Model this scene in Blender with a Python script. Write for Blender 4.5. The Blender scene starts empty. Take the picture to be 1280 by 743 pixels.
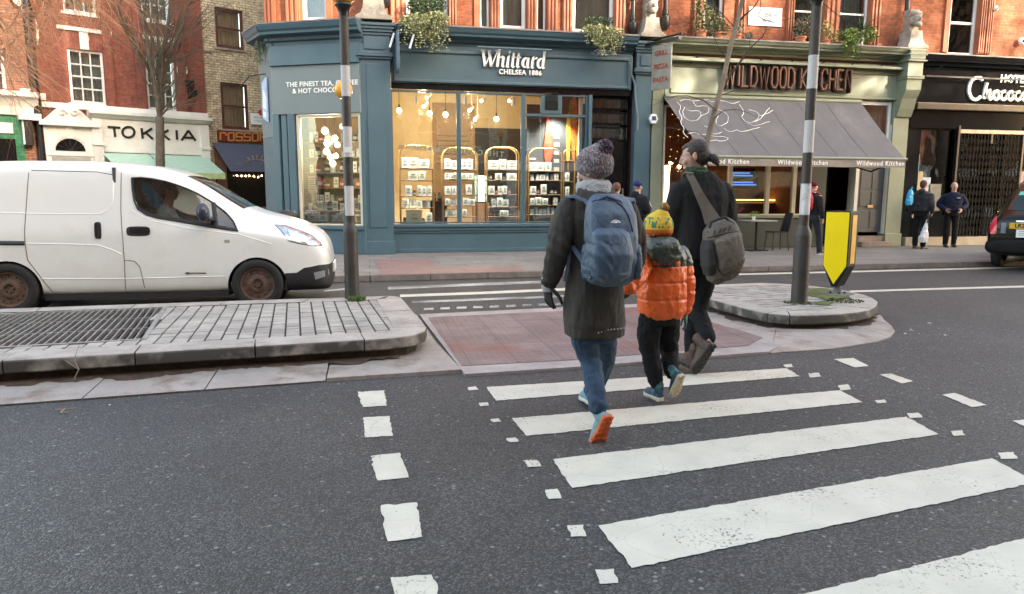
import bpy, bmesh, math, random
from mathutils import Vector, Matrix, Euler, noise
R = math.radians
rnd = random.Random(7)
S = bpy.context.scene
COL = S.collection
# ---------------------------------------------------------------- camera, sky, sun, exposure
FPX, CXP, CYP, CAMH = 878.0, 640.0, 371.5, 1.40
PITCH, YAW, ROLL = R(8.1), R(11.5), R(0.1)
cam_d = bpy.data.cameras.new('camera'); cam = bpy.data.objects.new('camera', cam_d); COL.objects.link(cam)
fw = Vector((math.sin(YAW)*math.cos(PITCH), math.cos(YAW)*math.cos(PITCH), -math.sin(PITCH)))
rt = Vector((math.cos(YAW), -math.sin(YAW), 0)); up = rt.cross(fw)
rt, up = rt*math.cos(ROLL)+up*math.sin(ROLL), up*math.cos(ROLL)-rt*math.sin(ROLL)
cam.matrix_world = Matrix(((rt.x, up.x, -fw.x, 0), (rt.y, up.y, -fw.y, 0), (rt.z, up.z, -fw.z, CAMH), (0, 0, 0, 1)))
cam_d.sensor_width = 36; cam_d.lens = 36*FPX/1280; cam_d.clip_end = 400; cam_d.clip_start = 0.05
cam_d.dof.use_dof = False
S.camera = cam
SUN_EL, SUN_AZ = R(23), R(40)            # azimuth measured from -Y (behind the camera) towards +X
w = bpy.data.worlds.new('World'); S.world = w; w.use_nodes = True
nt = w.node_tree; bg = nt.nodes['Background']
sky = nt.nodes.new('ShaderNodeTexSky'); sky.sky_type = 'NISHITA'; sky.sun_disc = False
sky.sun_elevation = SUN_EL; sky.air_density = 1.0; sky.dust_density = 2.0; sky.ozone_density = 1.0
# direction towards the sun in world space
sdir = Vector((math.sin(SUN_AZ)*math.cos(SUN_EL), -math.cos(SUN_AZ)*math.cos(SUN_EL), math.sin(SUN_EL)))
sky.sun_rotation = math.atan2(sdir.x, sdir.y)
# warm tint multiplied over the sky colour, in place of a white balance
tint = nt.nodes.new('ShaderNodeMix'); tint.data_type = 'RGBA'; tint.blend_type = 'MULTIPLY'; tint.inputs[0].default_value = 1; tint.inputs[7].default_value = (1.2, 1.03, .81, 1)
nt.links.new(sky.outputs[0], tint.inputs[6]); nt.links.new(tint.outputs[2], bg.inputs[0]); bg.inputs[1].default_value = 0.15
sl = bpy.data.lights.new('sun', 'SUN'); sl.energy = 2.3; sl.angle = R(0.6); sl.color = (1.0, .86, .68)
so = bpy.data.objects.new('sun', sl); COL.objects.link(so)
so.rotation_euler = sdir.to_track_quat('Z', 'Y').to_euler()
S.view_settings.view_transform = 'Standard'; S.view_settings.look = 'None'
S.view_settings.exposure = 3.05; S.view_settings.gamma = 1
S.render.engine = 'CYCLES'
S.cycles.max_bounces = 8; S.cycles.transparent_max_bounces = 24; S.cycles.caustics_reflective = False; S.cycles.caustics_refractive = False

# ---------------------------------------------------------------- photo pixel -> point on a known surface of the place
def ray(px, py): return fw + rt*((px-CXP)/FPX) - up*((py-CYP)/FPX)
def G(px, py, z=0.0):
    d = ray(px, py); t = (z-CAMH)/d.z
    return Vector((d.x*t, d.y*t, z))
def F(px, py, Y):
    d = ray(px, py); t = Y/d.y
    return Vector((d.x*t, Y, CAMH+d.z*t))
class Frame:
    """a wall plane: origin, heading of its local x axis; local y runs into the building"""
    def __init__(s, x, y, a): s.o = Vector((x, y, 0)); s.a = a; s.M = Matrix.Translation(s.o) @ Matrix.Rotation(a, 4, 'Z'); s.I = s.M.inverted()
    def at(s, px, py, off=0.0):
        d = s.I.to_3x3() @ ray(px, py); c = s.I @ Vector((0, 0, CAMH)); t = (off-c.y)/d.y
        return Vector((c.x+d.x*t, off, c.z+d.z*t))
    def x(s, px, off=0.0, py=150): return s.at(px, py, off).x
    def z(s, px, py, off=0.0): return s.at(px, py, off).z

# ---------------------------------------------------------------- materials
MATS = {}
def newmat(name):
    m = bpy.data.materials.new(name); m.use_nodes = True
    return m, m.node_tree, m.node_tree.nodes['Principled BSDF'], m.node_tree.nodes.new, m.node_tree.links.new
def lin(c):
    if isinstance(c, str):
        c = [int(c[i:i+2], 16)/255 for i in (0, 2, 4)]
        return tuple(((v+.055)/1.055)**2.4 if v > .04045 else v/12.92 for v in c)
    return tuple(c)
def mat(name, col, rough=.6, var=.18, scale=6.0, bump=.0, bscale=60.0, metal=0.0, spec=.5, fine=0.0, coat=0.0, stain=None, stain_amt=0.0, stain_scale=1.2, sheen=0.0, island=0.0, side_grime=None):
    if name in MATS: return MATS[name]
    m, t, b, N, L = newmat(name); c = lin(col)
    tc = N('ShaderNodeTexCoord')
    n = N('ShaderNodeTexNoise'); n.inputs['Scale'].default_value = scale; n.inputs['Detail'].default_value = 6; n.inputs['Roughness'].default_value = .65
    L(tc.outputs['Object'], n.inputs['Vector'])
    mx = N('ShaderNodeMix'); mx.data_type = 'RGBA'
    mx.inputs[6].default_value = (*[max(0, v*(1-var)) for v in c], 1); mx.inputs[7].default_value = (*[min(1, v*(1+var)) for v in c], 1)
    r = N('ShaderNodeMapRange'); r.inputs[1].default_value = .3; r.inputs[2].default_value = .7; L(n.outputs['Fac'], r.inputs[0]); L(r.outputs[0], mx.inputs[0])
    out = mx.outputs[2]
    if fine:
        n2 = N('ShaderNodeTexNoise'); n2.inputs['Scale'].default_value = 350; n2.inputs['Detail'].default_value = 3; L(tc.outputs['Object'], n2.inputs['Vector'])
        r2 = N('ShaderNodeMapRange'); r2.inputs[1].default_value = .35; r2.inputs[2].default_value = .65; r2.inputs[3].default_value = 1-fine; r2.inputs[4].default_value = 1+fine; L(n2.outputs['Fac'], r2.inputs[0])
        m2 = N('ShaderNodeVectorMath'); m2.operation = 'SCALE'; L(out, m2.inputs[0]); L(r2.outputs[0], m2.inputs['Scale']); out = m2.outputs[0]
    if island:
        g = N('ShaderNodeNewGeometry'); r3 = N('ShaderNodeMapRange'); r3.inputs[3].default_value = 1-island; r3.inputs[4].default_value = 1+island; L(g.outputs['Random Per Island'], r3.inputs[0])
        m3 = N('ShaderNodeVectorMath'); m3.operation = 'SCALE'; L(out, m3.inputs[0]); L(r3.outputs[0], m3.inputs['Scale']); out = m3.outputs[0]
    if stain:
        n3 = N('ShaderNodeTexNoise'); n3.inputs['Scale'].default_value = stain_scale; n3.inputs['Detail'].default_value = 8; n3.inputs['Roughness'].default_value = .7; L(tc.outputs['Object'], n3.inputs['Vector'])
        r4 = N('ShaderNodeMapRange'); r4.inputs[1].default_value = .52; r4.inputs[2].default_value = .68; r4.inputs[4].default_value = stain_amt; L(n3.outputs['Fac'], r4.inputs[0])
        m4 = N('ShaderNodeMix'); m4.data_type = 'RGBA'; L(r4.outputs[0], m4.inputs[0]); L(out, m4.inputs[6]); m4.inputs[7].default_value = (*lin(stain), 1); out = m4.outputs[2]
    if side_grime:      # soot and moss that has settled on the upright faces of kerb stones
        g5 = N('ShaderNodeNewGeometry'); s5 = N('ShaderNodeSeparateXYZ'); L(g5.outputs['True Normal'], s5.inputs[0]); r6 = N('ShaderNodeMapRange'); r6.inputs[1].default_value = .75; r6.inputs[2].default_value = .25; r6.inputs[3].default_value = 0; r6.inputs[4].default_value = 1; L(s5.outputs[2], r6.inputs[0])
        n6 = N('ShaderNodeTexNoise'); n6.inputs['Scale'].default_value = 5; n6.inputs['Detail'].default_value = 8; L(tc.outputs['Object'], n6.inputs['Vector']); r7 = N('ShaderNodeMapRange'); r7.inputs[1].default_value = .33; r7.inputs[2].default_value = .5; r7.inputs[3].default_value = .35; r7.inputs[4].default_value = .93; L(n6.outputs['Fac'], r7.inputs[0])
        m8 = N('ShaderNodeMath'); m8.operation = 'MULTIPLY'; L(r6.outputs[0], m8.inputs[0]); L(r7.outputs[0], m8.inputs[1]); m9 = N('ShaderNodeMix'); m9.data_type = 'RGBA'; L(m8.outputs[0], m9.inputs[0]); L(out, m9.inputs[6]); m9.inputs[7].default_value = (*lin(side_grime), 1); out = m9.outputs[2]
    L(out, b.inputs['Base Color'])
    b.inputs['Roughness'].default_value = rough; b.inputs['Metallic'].default_value = metal
    b.inputs['Specular IOR Level'].default_value = spec; b.inputs['Coat Weight'].default_value = coat; b.inputs['Coat Roughness'].default_value = .08
    if sheen: b.inputs['Sheen Weight'].default_value = sheen
    if bump:
        n4 = N('ShaderNodeTexNoise'); n4.inputs['Scale'].default_value = bscale; n4.inputs['Detail'].default_value = 5; L(tc.outputs['Object'], n4.inputs['Vector'])
        bp = N('ShaderNodeBump'); bp.inputs['Strength'].default_value = bump; bp.inputs['Distance'].default_value = .02; L(n4.outputs['Fac'], bp.inputs['Height']); L(bp.outputs[0], b.inputs['Normal'])
    MATS[name] = m; return m
def emis(name, col, st):
    if name in MATS: return MATS[name]
    m, t, b, N, L = newmat(name); c = lin(col)
    b.inputs['Base Color'].default_value = (*c, 1); b.inputs['Emission Color'].default_value = (*c, 1); b.inputs['Emission Strength'].default_value = st
    MATS[name] = m; return m
def glass(name, tint=(.92, .95, .94), refl=1.0, rough=.0):
    if name in MATS: return MATS[name]
    m, t, b, N, L = newmat(name); t.nodes.remove(b)
    tr = N('ShaderNodeBsdfTransparent'); tr.inputs[0].default_value = (*tint, 1)
    gl = N('ShaderNodeBsdfGlossy'); gl.inputs['Roughness'].default_value = rough; gl.inputs[0].default_value = (refl, refl, refl, 1)
    fr = N('ShaderNodeFresnel'); fr.inputs[0].default_value = 1.5
    mu = N('ShaderNodeMath'); mu.operation = 'MULTIPLY'; mu.inputs[1].default_value = 1.8; mu.use_clamp = True; L(fr.outputs[0], mu.inputs[0])
    tc = N('ShaderNodeTexCoord'); n = N('ShaderNodeTexNoise'); n.inputs['Scale'].default_value = 1.3; L(tc.outputs['Object'], n.inputs['Vector'])
    bp = N('ShaderNodeBump'); bp.inputs['Strength'].default_value = .06; bp.inputs['Distance'].default_value = .05; L(n.outputs['Fac'], bp.inputs['Height']); L(bp.outputs[0], gl.inputs['Normal'])
    mx = N('ShaderNodeMixShader'); L(mu.outputs[0], mx.inputs[0]); L(tr.outputs[0], mx.inputs[1]); L(gl.outputs[0], mx.inputs[2])
    L(mx.outputs[0], t.nodes['Material Output'].inputs[0]); MATS[name] = m; return m
def brick(name, c1, c2, mortar, w=.225, h=.075, mort=.012, bump=.5, blotch=.25, var=.5, stain=None):
    if name in MATS: return MATS[name]
    m, t, b, N, L = newmat(name)
    tc = N('ShaderNodeTexCoord'); sx = N('ShaderNodeSeparateXYZ'); L(tc.outputs['Object'], sx.inputs[0])
    ad = N('ShaderNodeMath'); L(sx.outputs[0], ad.inputs[0]); L(sx.outputs[1], ad.inputs[1])
    cb = N('ShaderNodeCombineXYZ'); L(ad.outputs[0], cb.inputs[0]); L(sx.outputs[2], cb.inputs[1])
    br = N('ShaderNodeTexBrick'); L(cb.outputs[0], br.inputs['Vector'])
    br.inputs['Color1'].default_value = (*lin(c1), 1); br.inputs['Color2'].default_value = (*lin(c2), 1); br.inputs['Mortar'].default_value = (*lin(mortar), 1)
    br.inputs['Scale'].default_value = 1; br.inputs['Brick Width'].default_value = w; br.inputs['Row Height'].default_value = h; br.inputs['Mortar Size'].default_value = mort; br.inputs['Mortar Smooth'].default_value = .3
    n = N('ShaderNodeTexNoise'); n.inputs['Scale'].default_value = 1.1; n.inputs['Detail'].default_value = 8; n.inputs['Roughness'].default_value = .7; L(tc.outputs['Object'], n.inputs['Vector'])
    r = N('ShaderNodeMapRange'); r.inputs[1].default_value = .3; r.inputs[2].default_value = .7; r.inputs[3].default_value = 1-blotch; r.inputs[4].default_value = 1+blotch; L(n.outputs['Fac'], r.inputs[0])
    n5 = N('ShaderNodeTexNoise'); n5.inputs['Scale'].default_value = 9; n5.inputs['Detail'].default_value = 4; L(tc.outputs['Object'], n5.inputs['Vector'])
    r5 = N('ShaderNodeMapRange'); r5.inputs[1].default_value = .3; r5.inputs[2].default_value = .7; r5.inputs[3].default_value = 1-var*.5; r5.inputs[4].default_value = 1+var*.5; L(n5.outputs['Fac'], r5.inputs[0])
    mm = N('ShaderNodeMath'); mm.operation = 'MULTIPLY'; L(r.outputs[0], mm.inputs[0]); L(r5.outputs[0], mm.inputs[1])
    sc = N('ShaderNodeVectorMath'); sc.operation = 'SCALE'; L(br.outputs['Color'], sc.inputs[0]); L(mm.outputs[0], sc.inputs['Scale']); out = sc.outputs[0]
    L(out, b.inputs['Base Color']); b.inputs['Roughness'].default_value = .85
    bp = N('ShaderNodeBump'); bp.inputs['Strength'].default_value = bump; bp.inputs['Distance'].default_value = .01; bp.invert = True
    a2 = N('ShaderNodeMath'); a2.operation = 'MULTIPLY_ADD'; a2.inputs[1].default_value = .3; L(n5.outputs['Fac'], a2.inputs[0]); L(br.outputs['Fac'], a2.inputs[2]); L(a2.outputs[0], bp.inputs['Height']); L(bp.outputs[0], b.inputs['Normal'])
    MATS[name] = m; return m
def asphalt(name, base=.05):
    m, t, b, N, L = newmat(name)
    tc = N('ShaderNodeTexCoord')
    v = N('ShaderNodeTexVoronoi'); v.inputs['Scale'].default_value = 125; L(tc.outputs['Object'], v.inputs['Vector'])
    v2 = N('ShaderNodeTexVoronoi'); v2.inputs['Scale'].default_value = 38; L(tc.outputs['Object'], v2.inputs['Vector'])
    n = N('ShaderNodeTexNoise'); n.inputs['Scale'].default_value = .9; n.inputs['Detail'].default_value = 9; n.inputs['Roughness'].default_value = .6; L(tc.outputs['Object'], n.inputs['Vector'])
    n2 = N('ShaderNodeTexNoise'); n2.inputs['Scale'].default_value = 160; n2.inputs['Detail'].default_value = 3; L(tc.outputs['Object'], n2.inputs['Vector'])
    rp = N('ShaderNodeValToRGB'); e = rp.color_ramp.elements
    e[0].position = 0; e[0].color = (base*.35, base*.35, base*.34, 1); e[1].position = 1; e[1].color = (base*3.4, base*3.35, base*3.2, 1)
    x = e.new(.6); x.color = (base, base, base*.97, 1)
    sep = N('ShaderNodeSeparateColor'); L(v.outputs['Color'], sep.inputs[0]); L(sep.outputs[0], rp.inputs[0])
    r = N('ShaderNodeMapRange'); r.inputs[1].default_value = .3; r.inputs[2].default_value = .72; r.inputs[3].default_value = .72; r.inputs[4].default_value = 1.3; L(n.outputs['Fac'], r.inputs[0])
    sc = N('ShaderNodeVectorMath'); sc.operation = 'SCALE'; L(rp.outputs[0], sc.inputs[0]); L(r.outputs[0], sc.inputs['Scale'])
    # pale stone chips and trodden-in chewing gum
    sp2 = N('ShaderNodeSeparateColor'); L(v2.outputs['Color'], sp2.inputs[0])
    g = N('ShaderNodeMath'); g.operation = 'GREATER_THAN'; g.inputs[1].default_value = .955; L(sp2.outputs[1], g.inputs[0])
    g2 = N('ShaderNodeMath'); g2.operation = 'LESS_THAN'; g2.inputs[1].default_value = .34; L(v2.outputs['Distance'], g2.inputs[0])
    g3 = N('ShaderNodeMath'); g3.operation = 'MULTIPLY'; L(g.outputs[0], g3.inputs[0]); L(g2.outputs[0], g3.inputs[1])
    v3 = N('ShaderNodeTexVoronoi'); v3.inputs['Scale'].default_value = 5.5; v3.inputs['Randomness'].default_value = 1; 
    ds = N('ShaderNodeVectorMath'); ds.operation = 'ADD'; n7 = N('ShaderNodeTexNoise'); n7.inputs['Scale'].default_value = 40; L(tc.outputs['Object'], n7.inputs['Vector'])
    s7 = N('ShaderNodeVectorMath'); s7.operation = 'SCALE'; s7.inputs['Scale'].default_value = .035; L(n7.outputs['Color'], s7.inputs[0]); L(tc.outputs['Object'], ds.inputs[0]); L(s7.outputs[0], ds.inputs[1]); L(ds.outputs[0], v3.inputs['Vector'])
    g4 = N('ShaderNodeMath'); g4.operation = 'LESS_THAN'; g4.inputs[1].default_value = .07; L(v3.outputs['Distance'], g4.inputs[0])
    s3 = N('ShaderNodeSeparateColor'); L(v3.outputs['Color'], s3.inputs[0]); g5 = N('ShaderNodeMath'); g5.operation = 'GREATER_THAN'; g5.inputs[1].default_value = .45; L(s3.outputs[0], g5.inputs[0])
    g6 = N('ShaderNodeMath'); g6.operation = 'MULTIPLY'; L(g4.outputs[0], g6.inputs[0]); L(g5.outputs[0], g6.inputs[1])
    mx = N('ShaderNodeMix'); mx.data_type = 'RGBA'; L(g3.outputs[0], mx.inputs[0]); L(sc.outputs[0], mx.inputs[6]); mx.inputs[7].default_value = (.2, .2, .19, 1)
    mg = N('ShaderNodeMath'); mg.operation = 'MULTIPLY'; mg.inputs[1].default_value = .55; L(g6.outputs[0], mg.inputs[0])
    mx2 = N('ShaderNodeMix'); mx2.data_type = 'RGBA'; L(mg.outputs[0], mx2.inputs[0]); L(mx.outputs[2], mx2.inputs[6]); mx2.inputs[7].default_value = (.22, .22, .21, 1)
    L(mx2.outputs[2], b.inputs['Base Color']); b.inputs['Roughness'].default_value = .62; b.inputs['Specular IOR Level'].default_value = .6
    ma = N('ShaderNodeMath'); ma.operation = 'ADD'; L(v.outputs['Distance'], ma.inputs[0]); L(n2.outputs['Fac'], ma.inputs[1])
    bp = N('ShaderNodeBump'); bp.inputs['Strength'].default_value = .85; bp.inputs['Distance'].default_value = .008; bp.invert = True; L(ma.outputs[0], bp.inputs['Height']); L(bp.outputs[0], b.inputs['Normal'])
    MATS[name] = m; return m
def roadpaint(name, col=(.61, .565, .46), wear=.44):
    m, t, b, N, L = newmat(name)
    tc = N('ShaderNodeTexCoord')
    n = N('ShaderNodeTexNoise'); n.inputs['Scale'].default_value = 55; n.inputs['Detail'].default_value = 5; n.inputs['Roughness'].default_value = .75; L(tc.outputs['Object'], n.inputs['Vector'])
    n2 = N('ShaderNodeTexNoise'); n2.inputs['Scale'].default_value = 2.2; n2.inputs['Detail'].default_value = 7; L(tc.outputs['Object'], n2.inputs['Vector'])
    a = N('ShaderNodeMath'); a.operation = 'MULTIPLY_ADD'; a.inputs[1].default_value = .55; L(n2.outputs['Fac'], a.inputs[0]); L(n.outputs['Fac'], a.inputs[2])
    r = N('ShaderNodeMapRange'); r.inputs[1].default_value = wear+.15; r.inputs[2].default_value = wear+.23; L(a.outputs[0], r.inputs[0])
    n3 = N('ShaderNodeTexNoise'); n3.inputs['Scale'].default_value = 5; n3.inputs['Detail'].default_value = 8; L(tc.outputs['Object'], n3.inputs['Vector'])
    mc = N('ShaderNodeMix'); mc.data_type = 'RGBA'; L(n3.outputs['Fac'], mc.inputs[0]); mc.inputs[6].default_value = (*[c*.78 for c in col], 1); mc.inputs[7].default_value = (*[c*1.12 for c in col], 1)
    # hair cracks
    v = N('ShaderNodeTexVoronoi'); v.feature = 'DISTANCE_TO_EDGE'; v.inputs['Scale'].default_value = 3.3
    ns = N('ShaderNodeVectorMath'); ns.operation = 'SCALE'; ns.inputs['Scale'].default_value = .3; L(n2.outputs['Color'], ns.inputs[0]); na = N('ShaderNodeVectorMath'); na.operation = 'ADD'; L(tc.outputs['Object'], na.inputs[0]); L(ns.outputs[0], na.inputs[1]); L(na.outputs[0], v.inputs['Vector'])
    lt = N('ShaderNodeMapRange'); lt.inputs[1].default_value = .003; lt.inputs[2].default_value = .009; lt.inputs[3].default_value = .86; L(v.outputs[0], lt.inputs[0])
    m4 = N('ShaderNodeVectorMath'); m4.operation = 'SCALE'; L(mc.outputs[2], m4.inputs[0]); L(lt.outputs[0], m4.inputs['Scale'])
    mx = N('ShaderNodeMix'); mx.data_type = 'RGBA'; L(r.outputs[0], mx.inputs[0]); mx.inputs[6].default_value = (.09, .09, .09, 1); L(m4.outputs[0], mx.inputs[7])
    L(mx.outputs[2], b.inputs['Base Color']); b.inputs['Roughness'].default_value = .6
    bp = N('ShaderNodeBump'); bp.inputs['Strength'].default_value = .5; bp.inputs['Distance'].default_value = .006; L(n.outputs['Fac'], bp.inputs['Height']); L(bp.outputs[0], b.inputs['Normal'])
    MATS[name] = m; return m

# ---------------------------------------------------------------- mesh building
class MB:
    def __init__(s, M=None): s.bm = bmesh.new(); s.M = M or Matrix.Identity(4)
    def v(s, p): return s.bm.verts.new(s.M @ Vector(p))
    def face(s, pts):
        try: return s.bm.faces.new([s.v(p) for p in pts])
        except ValueError: return None
    def box(s, x0, x1, y0, y1, z0, z1, T=None):
        T = T or Matrix.Identity(4)
        if x0 > x1: x0, x1 = x1, x0
        if y0 > y1: y0, y1 = y1, y0
        if z0 > z1: z0, z1 = z1, z0
        v = [s.v(T @ Vector(p)) for p in ((x0,y0,z0),(x1,y0,z0),(x1,y1,z0),(x0,y1,z0),(x0,y0,z1),(x1,y0,z1),(x1,y1,z1),(x0,y1,z1))]
        for f in ((0,3,2,1),(4,5,6,7),(0,1,5,4),(1,2,6,5),(2,3,7,6),(3,0,4,7)): s.bm.faces.new([v[i] for i in f])
        return s
    def prism(s, pts, a, b, fn):
        """polygon pts (u,v) extruded from w=a to w=b; fn(u,v,w)->xyz"""
        A = [s.v(fn(u, v, a)) for u, v in pts]; B = [s.v(fn(u, v, b)) for u, v in pts]; n = len(pts)
        s.bm.faces.new(A[::-1]); s.bm.faces.new(B)
        for i in range(n): s.bm.faces.new((A[i], A[(i+1) % n], B[(i+1) % n], B[i]))
        return s
    def rings(s, rings, cap=True, close=True):
        vs = [[s.v(p) for p in r] for r in rings]; n = len(vs[0])
        for a, b in zip(vs, vs[1:]):
            for i in range(n if close else n-1):
                s.bm.faces.new((a[i], a[(i+1) % n], b[(i+1) % n], b[i]))
        if cap and close:
            s.bm.faces.new(vs[0][::-1]); s.bm.faces.new(vs[-1])
        return s
    def tube(s, pts, rad, n=8, cap=True):
        pts = [Vector(p) for p in pts]
        if not isinstance(rad, (list, tuple)): rad = [rad]*len(pts)
        rings = []; prev = None
        for i, p in enumerate(pts):
            d = (pts[min(i+1, len(pts)-1)]-pts[max(i-1, 0)])
            if d.length < 1e-9: d = Vector((0, 0, 1))
            d.normalize()
            if prev is None:
                a = d.orthogonal().normalized()
            else:
                a = prev - d*prev.dot(d)
                a = a.normalized() if a.length > 1e-6 else d.orthogonal().normalized()
            prev = a; b = d.cross(a)
            rings.append([p+(a*math.cos(2*math.pi*k/n)+b*math.sin(2*math.pi*k/n))*rad[i] for k in range(n)])
        return s.rings(rings, cap)
    def lathe(s, prof, c=(0, 0, 0), n=20, T=None, cap=True):
        T = T or Matrix.Identity(4); c = Vector(c)
        return s.rings([[T @ (c+Vector((max(r, 1e-4)*math.cos(2*math.pi*k/n), max(r, 1e-4)*math.sin(2*math.pi*k/n), z))) for k in range(n)] for r, z in prof], cap)
    def ball(s, c, r, n=12, sc=(1, 1, 1), T=None):
        c = Vector(c); T = T or Matrix.Identity(3)
        rg = []
        for j in range(n//2+1):
            th = math.pi*j/(n//2); rr = max(math.sin(th), .01)
            rg.append([c+T @ Vector((r*rr*math.cos(2*math.pi*k/n)*sc[0], r*rr*math.sin(2*math.pi*k/n)*sc[1], -r*math.cos(th)*sc[2])) for k in range(n)])
        return s.rings(rg)
    def ell(s, secs, n=14):
        """sections: (centre, rx, ry, xaxis, yaxis)"""
        return s.rings([[Vector(c)+Vector(ax)*(rx*math.cos(2*math.pi*k/n))+Vector(ay)*(ry*math.sin(2*math.pi*k/n)) for k in range(n)] for c, rx, ry, ax, ay in secs])
    def mesh(s, name, m, smooth=None, bev=0, seg=2):
        bmesh.ops.recalc_face_normals(s.bm, faces=s.bm.faces)
        if bev: 
            es = [e for e in s.bm.edges if len(e.link_faces) == 2 and e.calc_face_angle(0) > R(35)]
            bmesh.ops.bevel(s.bm, geom=es, offset=bev, segments=seg, affect='EDGES', profile=.6, clamp_overlap=True)
        me = bpy.data.meshes.new(name); s.bm.to_mesh(me); s.bm.free()
        if m: me.materials.append(m)
        if smooth is not None:
            me.shade_smooth()
            if smooth < 180: me.set_sharp_from_angle(angle=R(smooth))
        return me
    def build(s, name, m, parent=None, smooth=None, bev=0, seg=2, label=None, loc=None, **kw):
        o = bpy.data.objects.new(name, s.mesh(name, m, smooth, bev, seg)); COL.objects.link(o)
        if parent: o.parent = parent
        if loc: o.location = loc
        if label: o['label'] = label
        tag(o, **kw); return o
def tag(o, label=None, cat=None, group=None, kind=None):
    if label: o['label'] = label
    if cat: o['category'] = cat
    if group: o['group'] = group
    if kind: o['kind'] = kind
    return o
def thing(name, label, cat, loc=(0, 0, 0), rz=0, group=None):
    o = bpy.data.objects.new(name, None); COL.objects.link(o); o.location = loc; o.rotation_euler = (0, 0, rz); o.empty_display_size = .1
    return tag(o, label, cat, group)
def kids(o): return [c for c in o.children]
def dup(o, loc=None, rz=None, label=None, parent=None):
    c = o.copy(); COL.objects.link(c); c.parent = parent
    if parent is None:
        if loc is not None: c.location = loc
        if rz is not None: c.rotation_euler = (0, 0, rz)
        if label: c['label'] = label
    for ch in kids(o): dup(ch, parent=c)
    return c
def dg(): return bpy.context.evaluated_depsgraph_get()
def text_mesh(body, size, ext=.004, bold=0.0, sx=1.0, shear=0.0, align='CENTER', space=1.0):
    c = bpy.data.curves.new('lettering', 'FONT'); c.body = body; c.size = size; c.extrude = ext; c.offset = bold; c.shear = shear
    c.align_x = align; c.align_y = 'CENTER'; c.space_character = space; c.resolution_u = 3
    o = bpy.data.objects.new('lettering', c); COL.objects.link(o)
    bpy.context.view_layer.update()
    me = bpy.data.meshes.new_from_object(o.evaluated_get(dg())); bpy.data.objects.remove(o)
    me.transform(Matrix.Scale(sx, 4, (1, 0, 0)))
    return me
XZ = Matrix(((1, 0, 0, 0), (0, 0, -1, 0), (0, 1, 0, 0), (0, 0, 0, 1)))      # text lying in XY stands up facing -Y
def lettering(name, body, size, m, parent, x, y, z, rot=None, mirror=False, **kw):
    me = text_mesh(body, size, **kw)
    me.transform(XZ)
    if mirror: me.transform(Matrix.Scale(-1, 4, (1, 0, 0)))
    if rot is not None: me.transform(rot)
    me.transform(Matrix.Translation((x, y, z))); me.materials.append(m); me.name = name
    o = bpy.data.objects.new(name, me); COL.objects.link(o); o.parent = parent
    return o
def apply_mods(o):
    bpy.context.view_layer.update(); me = bpy.data.meshes.new_from_object(o.evaluated_get(dg())); old = o.data; o.modifiers.clear(); o.data = me; bpy.data.meshes.remove(old); return o
def boolean(o, cutter, op='DIFFERENCE'):
    b_ = o.modifiers.new('b', 'BOOLEAN'); b_.operation = op; b_.object = cutter; b_.solver = 'EXACT'
    apply_mods(o); bpy.data.objects.remove(cutter); return o
def ribbon(mb, pts, wd, y0, y1, closed=False):
    """a stroke in the XZ plane: pts (x,z), wd widths, extruded y0..y1"""
    P = [Vector((p[0], p[1])) for p in pts]; n = len(P)
    if not isinstance(wd, (list, tuple)): wd = [wd]*n
    Lf, Rt = [], []
    for i in range(n):
        a = P[i-1] if (i or closed) else P[i]; b = P[(i+1) % n] if (i < n-1 or closed) else P[i]
        d1 = (P[i]-a); d2 = (b-P[i])
        if d1.length < 1e-9: d1 = d2
        if d2.length < 1e-9: d2 = d1
        d1.normalize(); d2.normalize(); t = (d1+d2)
        if t.length < 1e-6: t = d1
        t.normalize(); nn = Vector((-t.y, t.x)); k = 1/max(.5, nn.dot(Vector((-d1.y, d1.x))))
        Lf.append(P[i]+nn*wd[i]*.5*k); Rt.append(P[i]-nn*wd[i]*.5*k)
    m = n if closed else n-1
    for i in range(m):
        j = (i+1) % n
        q = [Lf[i], Lf[j], Rt[j], Rt[i]]
        mb.prism([(v.x, v.y) for v in q], y0, y1, lambda u, v, w_: (u, w_, v))
def arc(cx, cz, rx, rz, a0, a1, n=12): return [(cx+rx*math.cos(R(a0+(a1-a0)*i/n)), cz+rz*math.sin(R(a0+(a1-a0)*i/n))) for i in range(n+1)]
# ================================================================ GROUND
def poly_sheet(name, pts, z, m, **kw):
    mb = MB(); mb.face([(p[0], p[1], z) for p in pts]); return mb.build(name, m, **kw)
def slab(mb, pts, z0, z1): mb.prism([(p[0], p[1]) for p in pts], z0, z1, lambda u, v, w_: (u, v, w_))
M_asph = asphalt('asphalt', .033)
poly_sheet('road', [(-90, -60), (90, -60), (90, 120), (-90, 120)], 0, M_asph, kind='structure')
M_paint = roadpaint('road_paint'); M_worn = roadpaint('worn_road_paint', (.5, .5, .47), .58)
def inside(p, poly):
    c = False; n = len(poly)
    for i in range(n):
        a, b = poly[i], poly[(i+1) % n]
        if (a[1] > p[1]) != (b[1] > p[1]) and p[0] < (b[0]-a[0])*(p[1]-a[1])/(b[1]-a[1])+a[0]: c = not c
    return c
def offset_poly(poly, d):
    """inset a counter-clockwise polygon by d"""
    n = len(poly); out = []
    for i in range(n):
        a, b, c = Vector(poly[i-1][:2]), Vector(poly[i][:2]), Vector(poly[(i+1) % n][:2])
        u = (b-a).normalized(); v = (c-b).normalized(); n1 = Vector((-u.y, u.x)); n2 = Vector((-v.y, v.x)); nn = (n1+n2).normalized()
        out.append(tuple(b+nn*d/max(.4, nn.dot(n1))))
    return out
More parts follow.
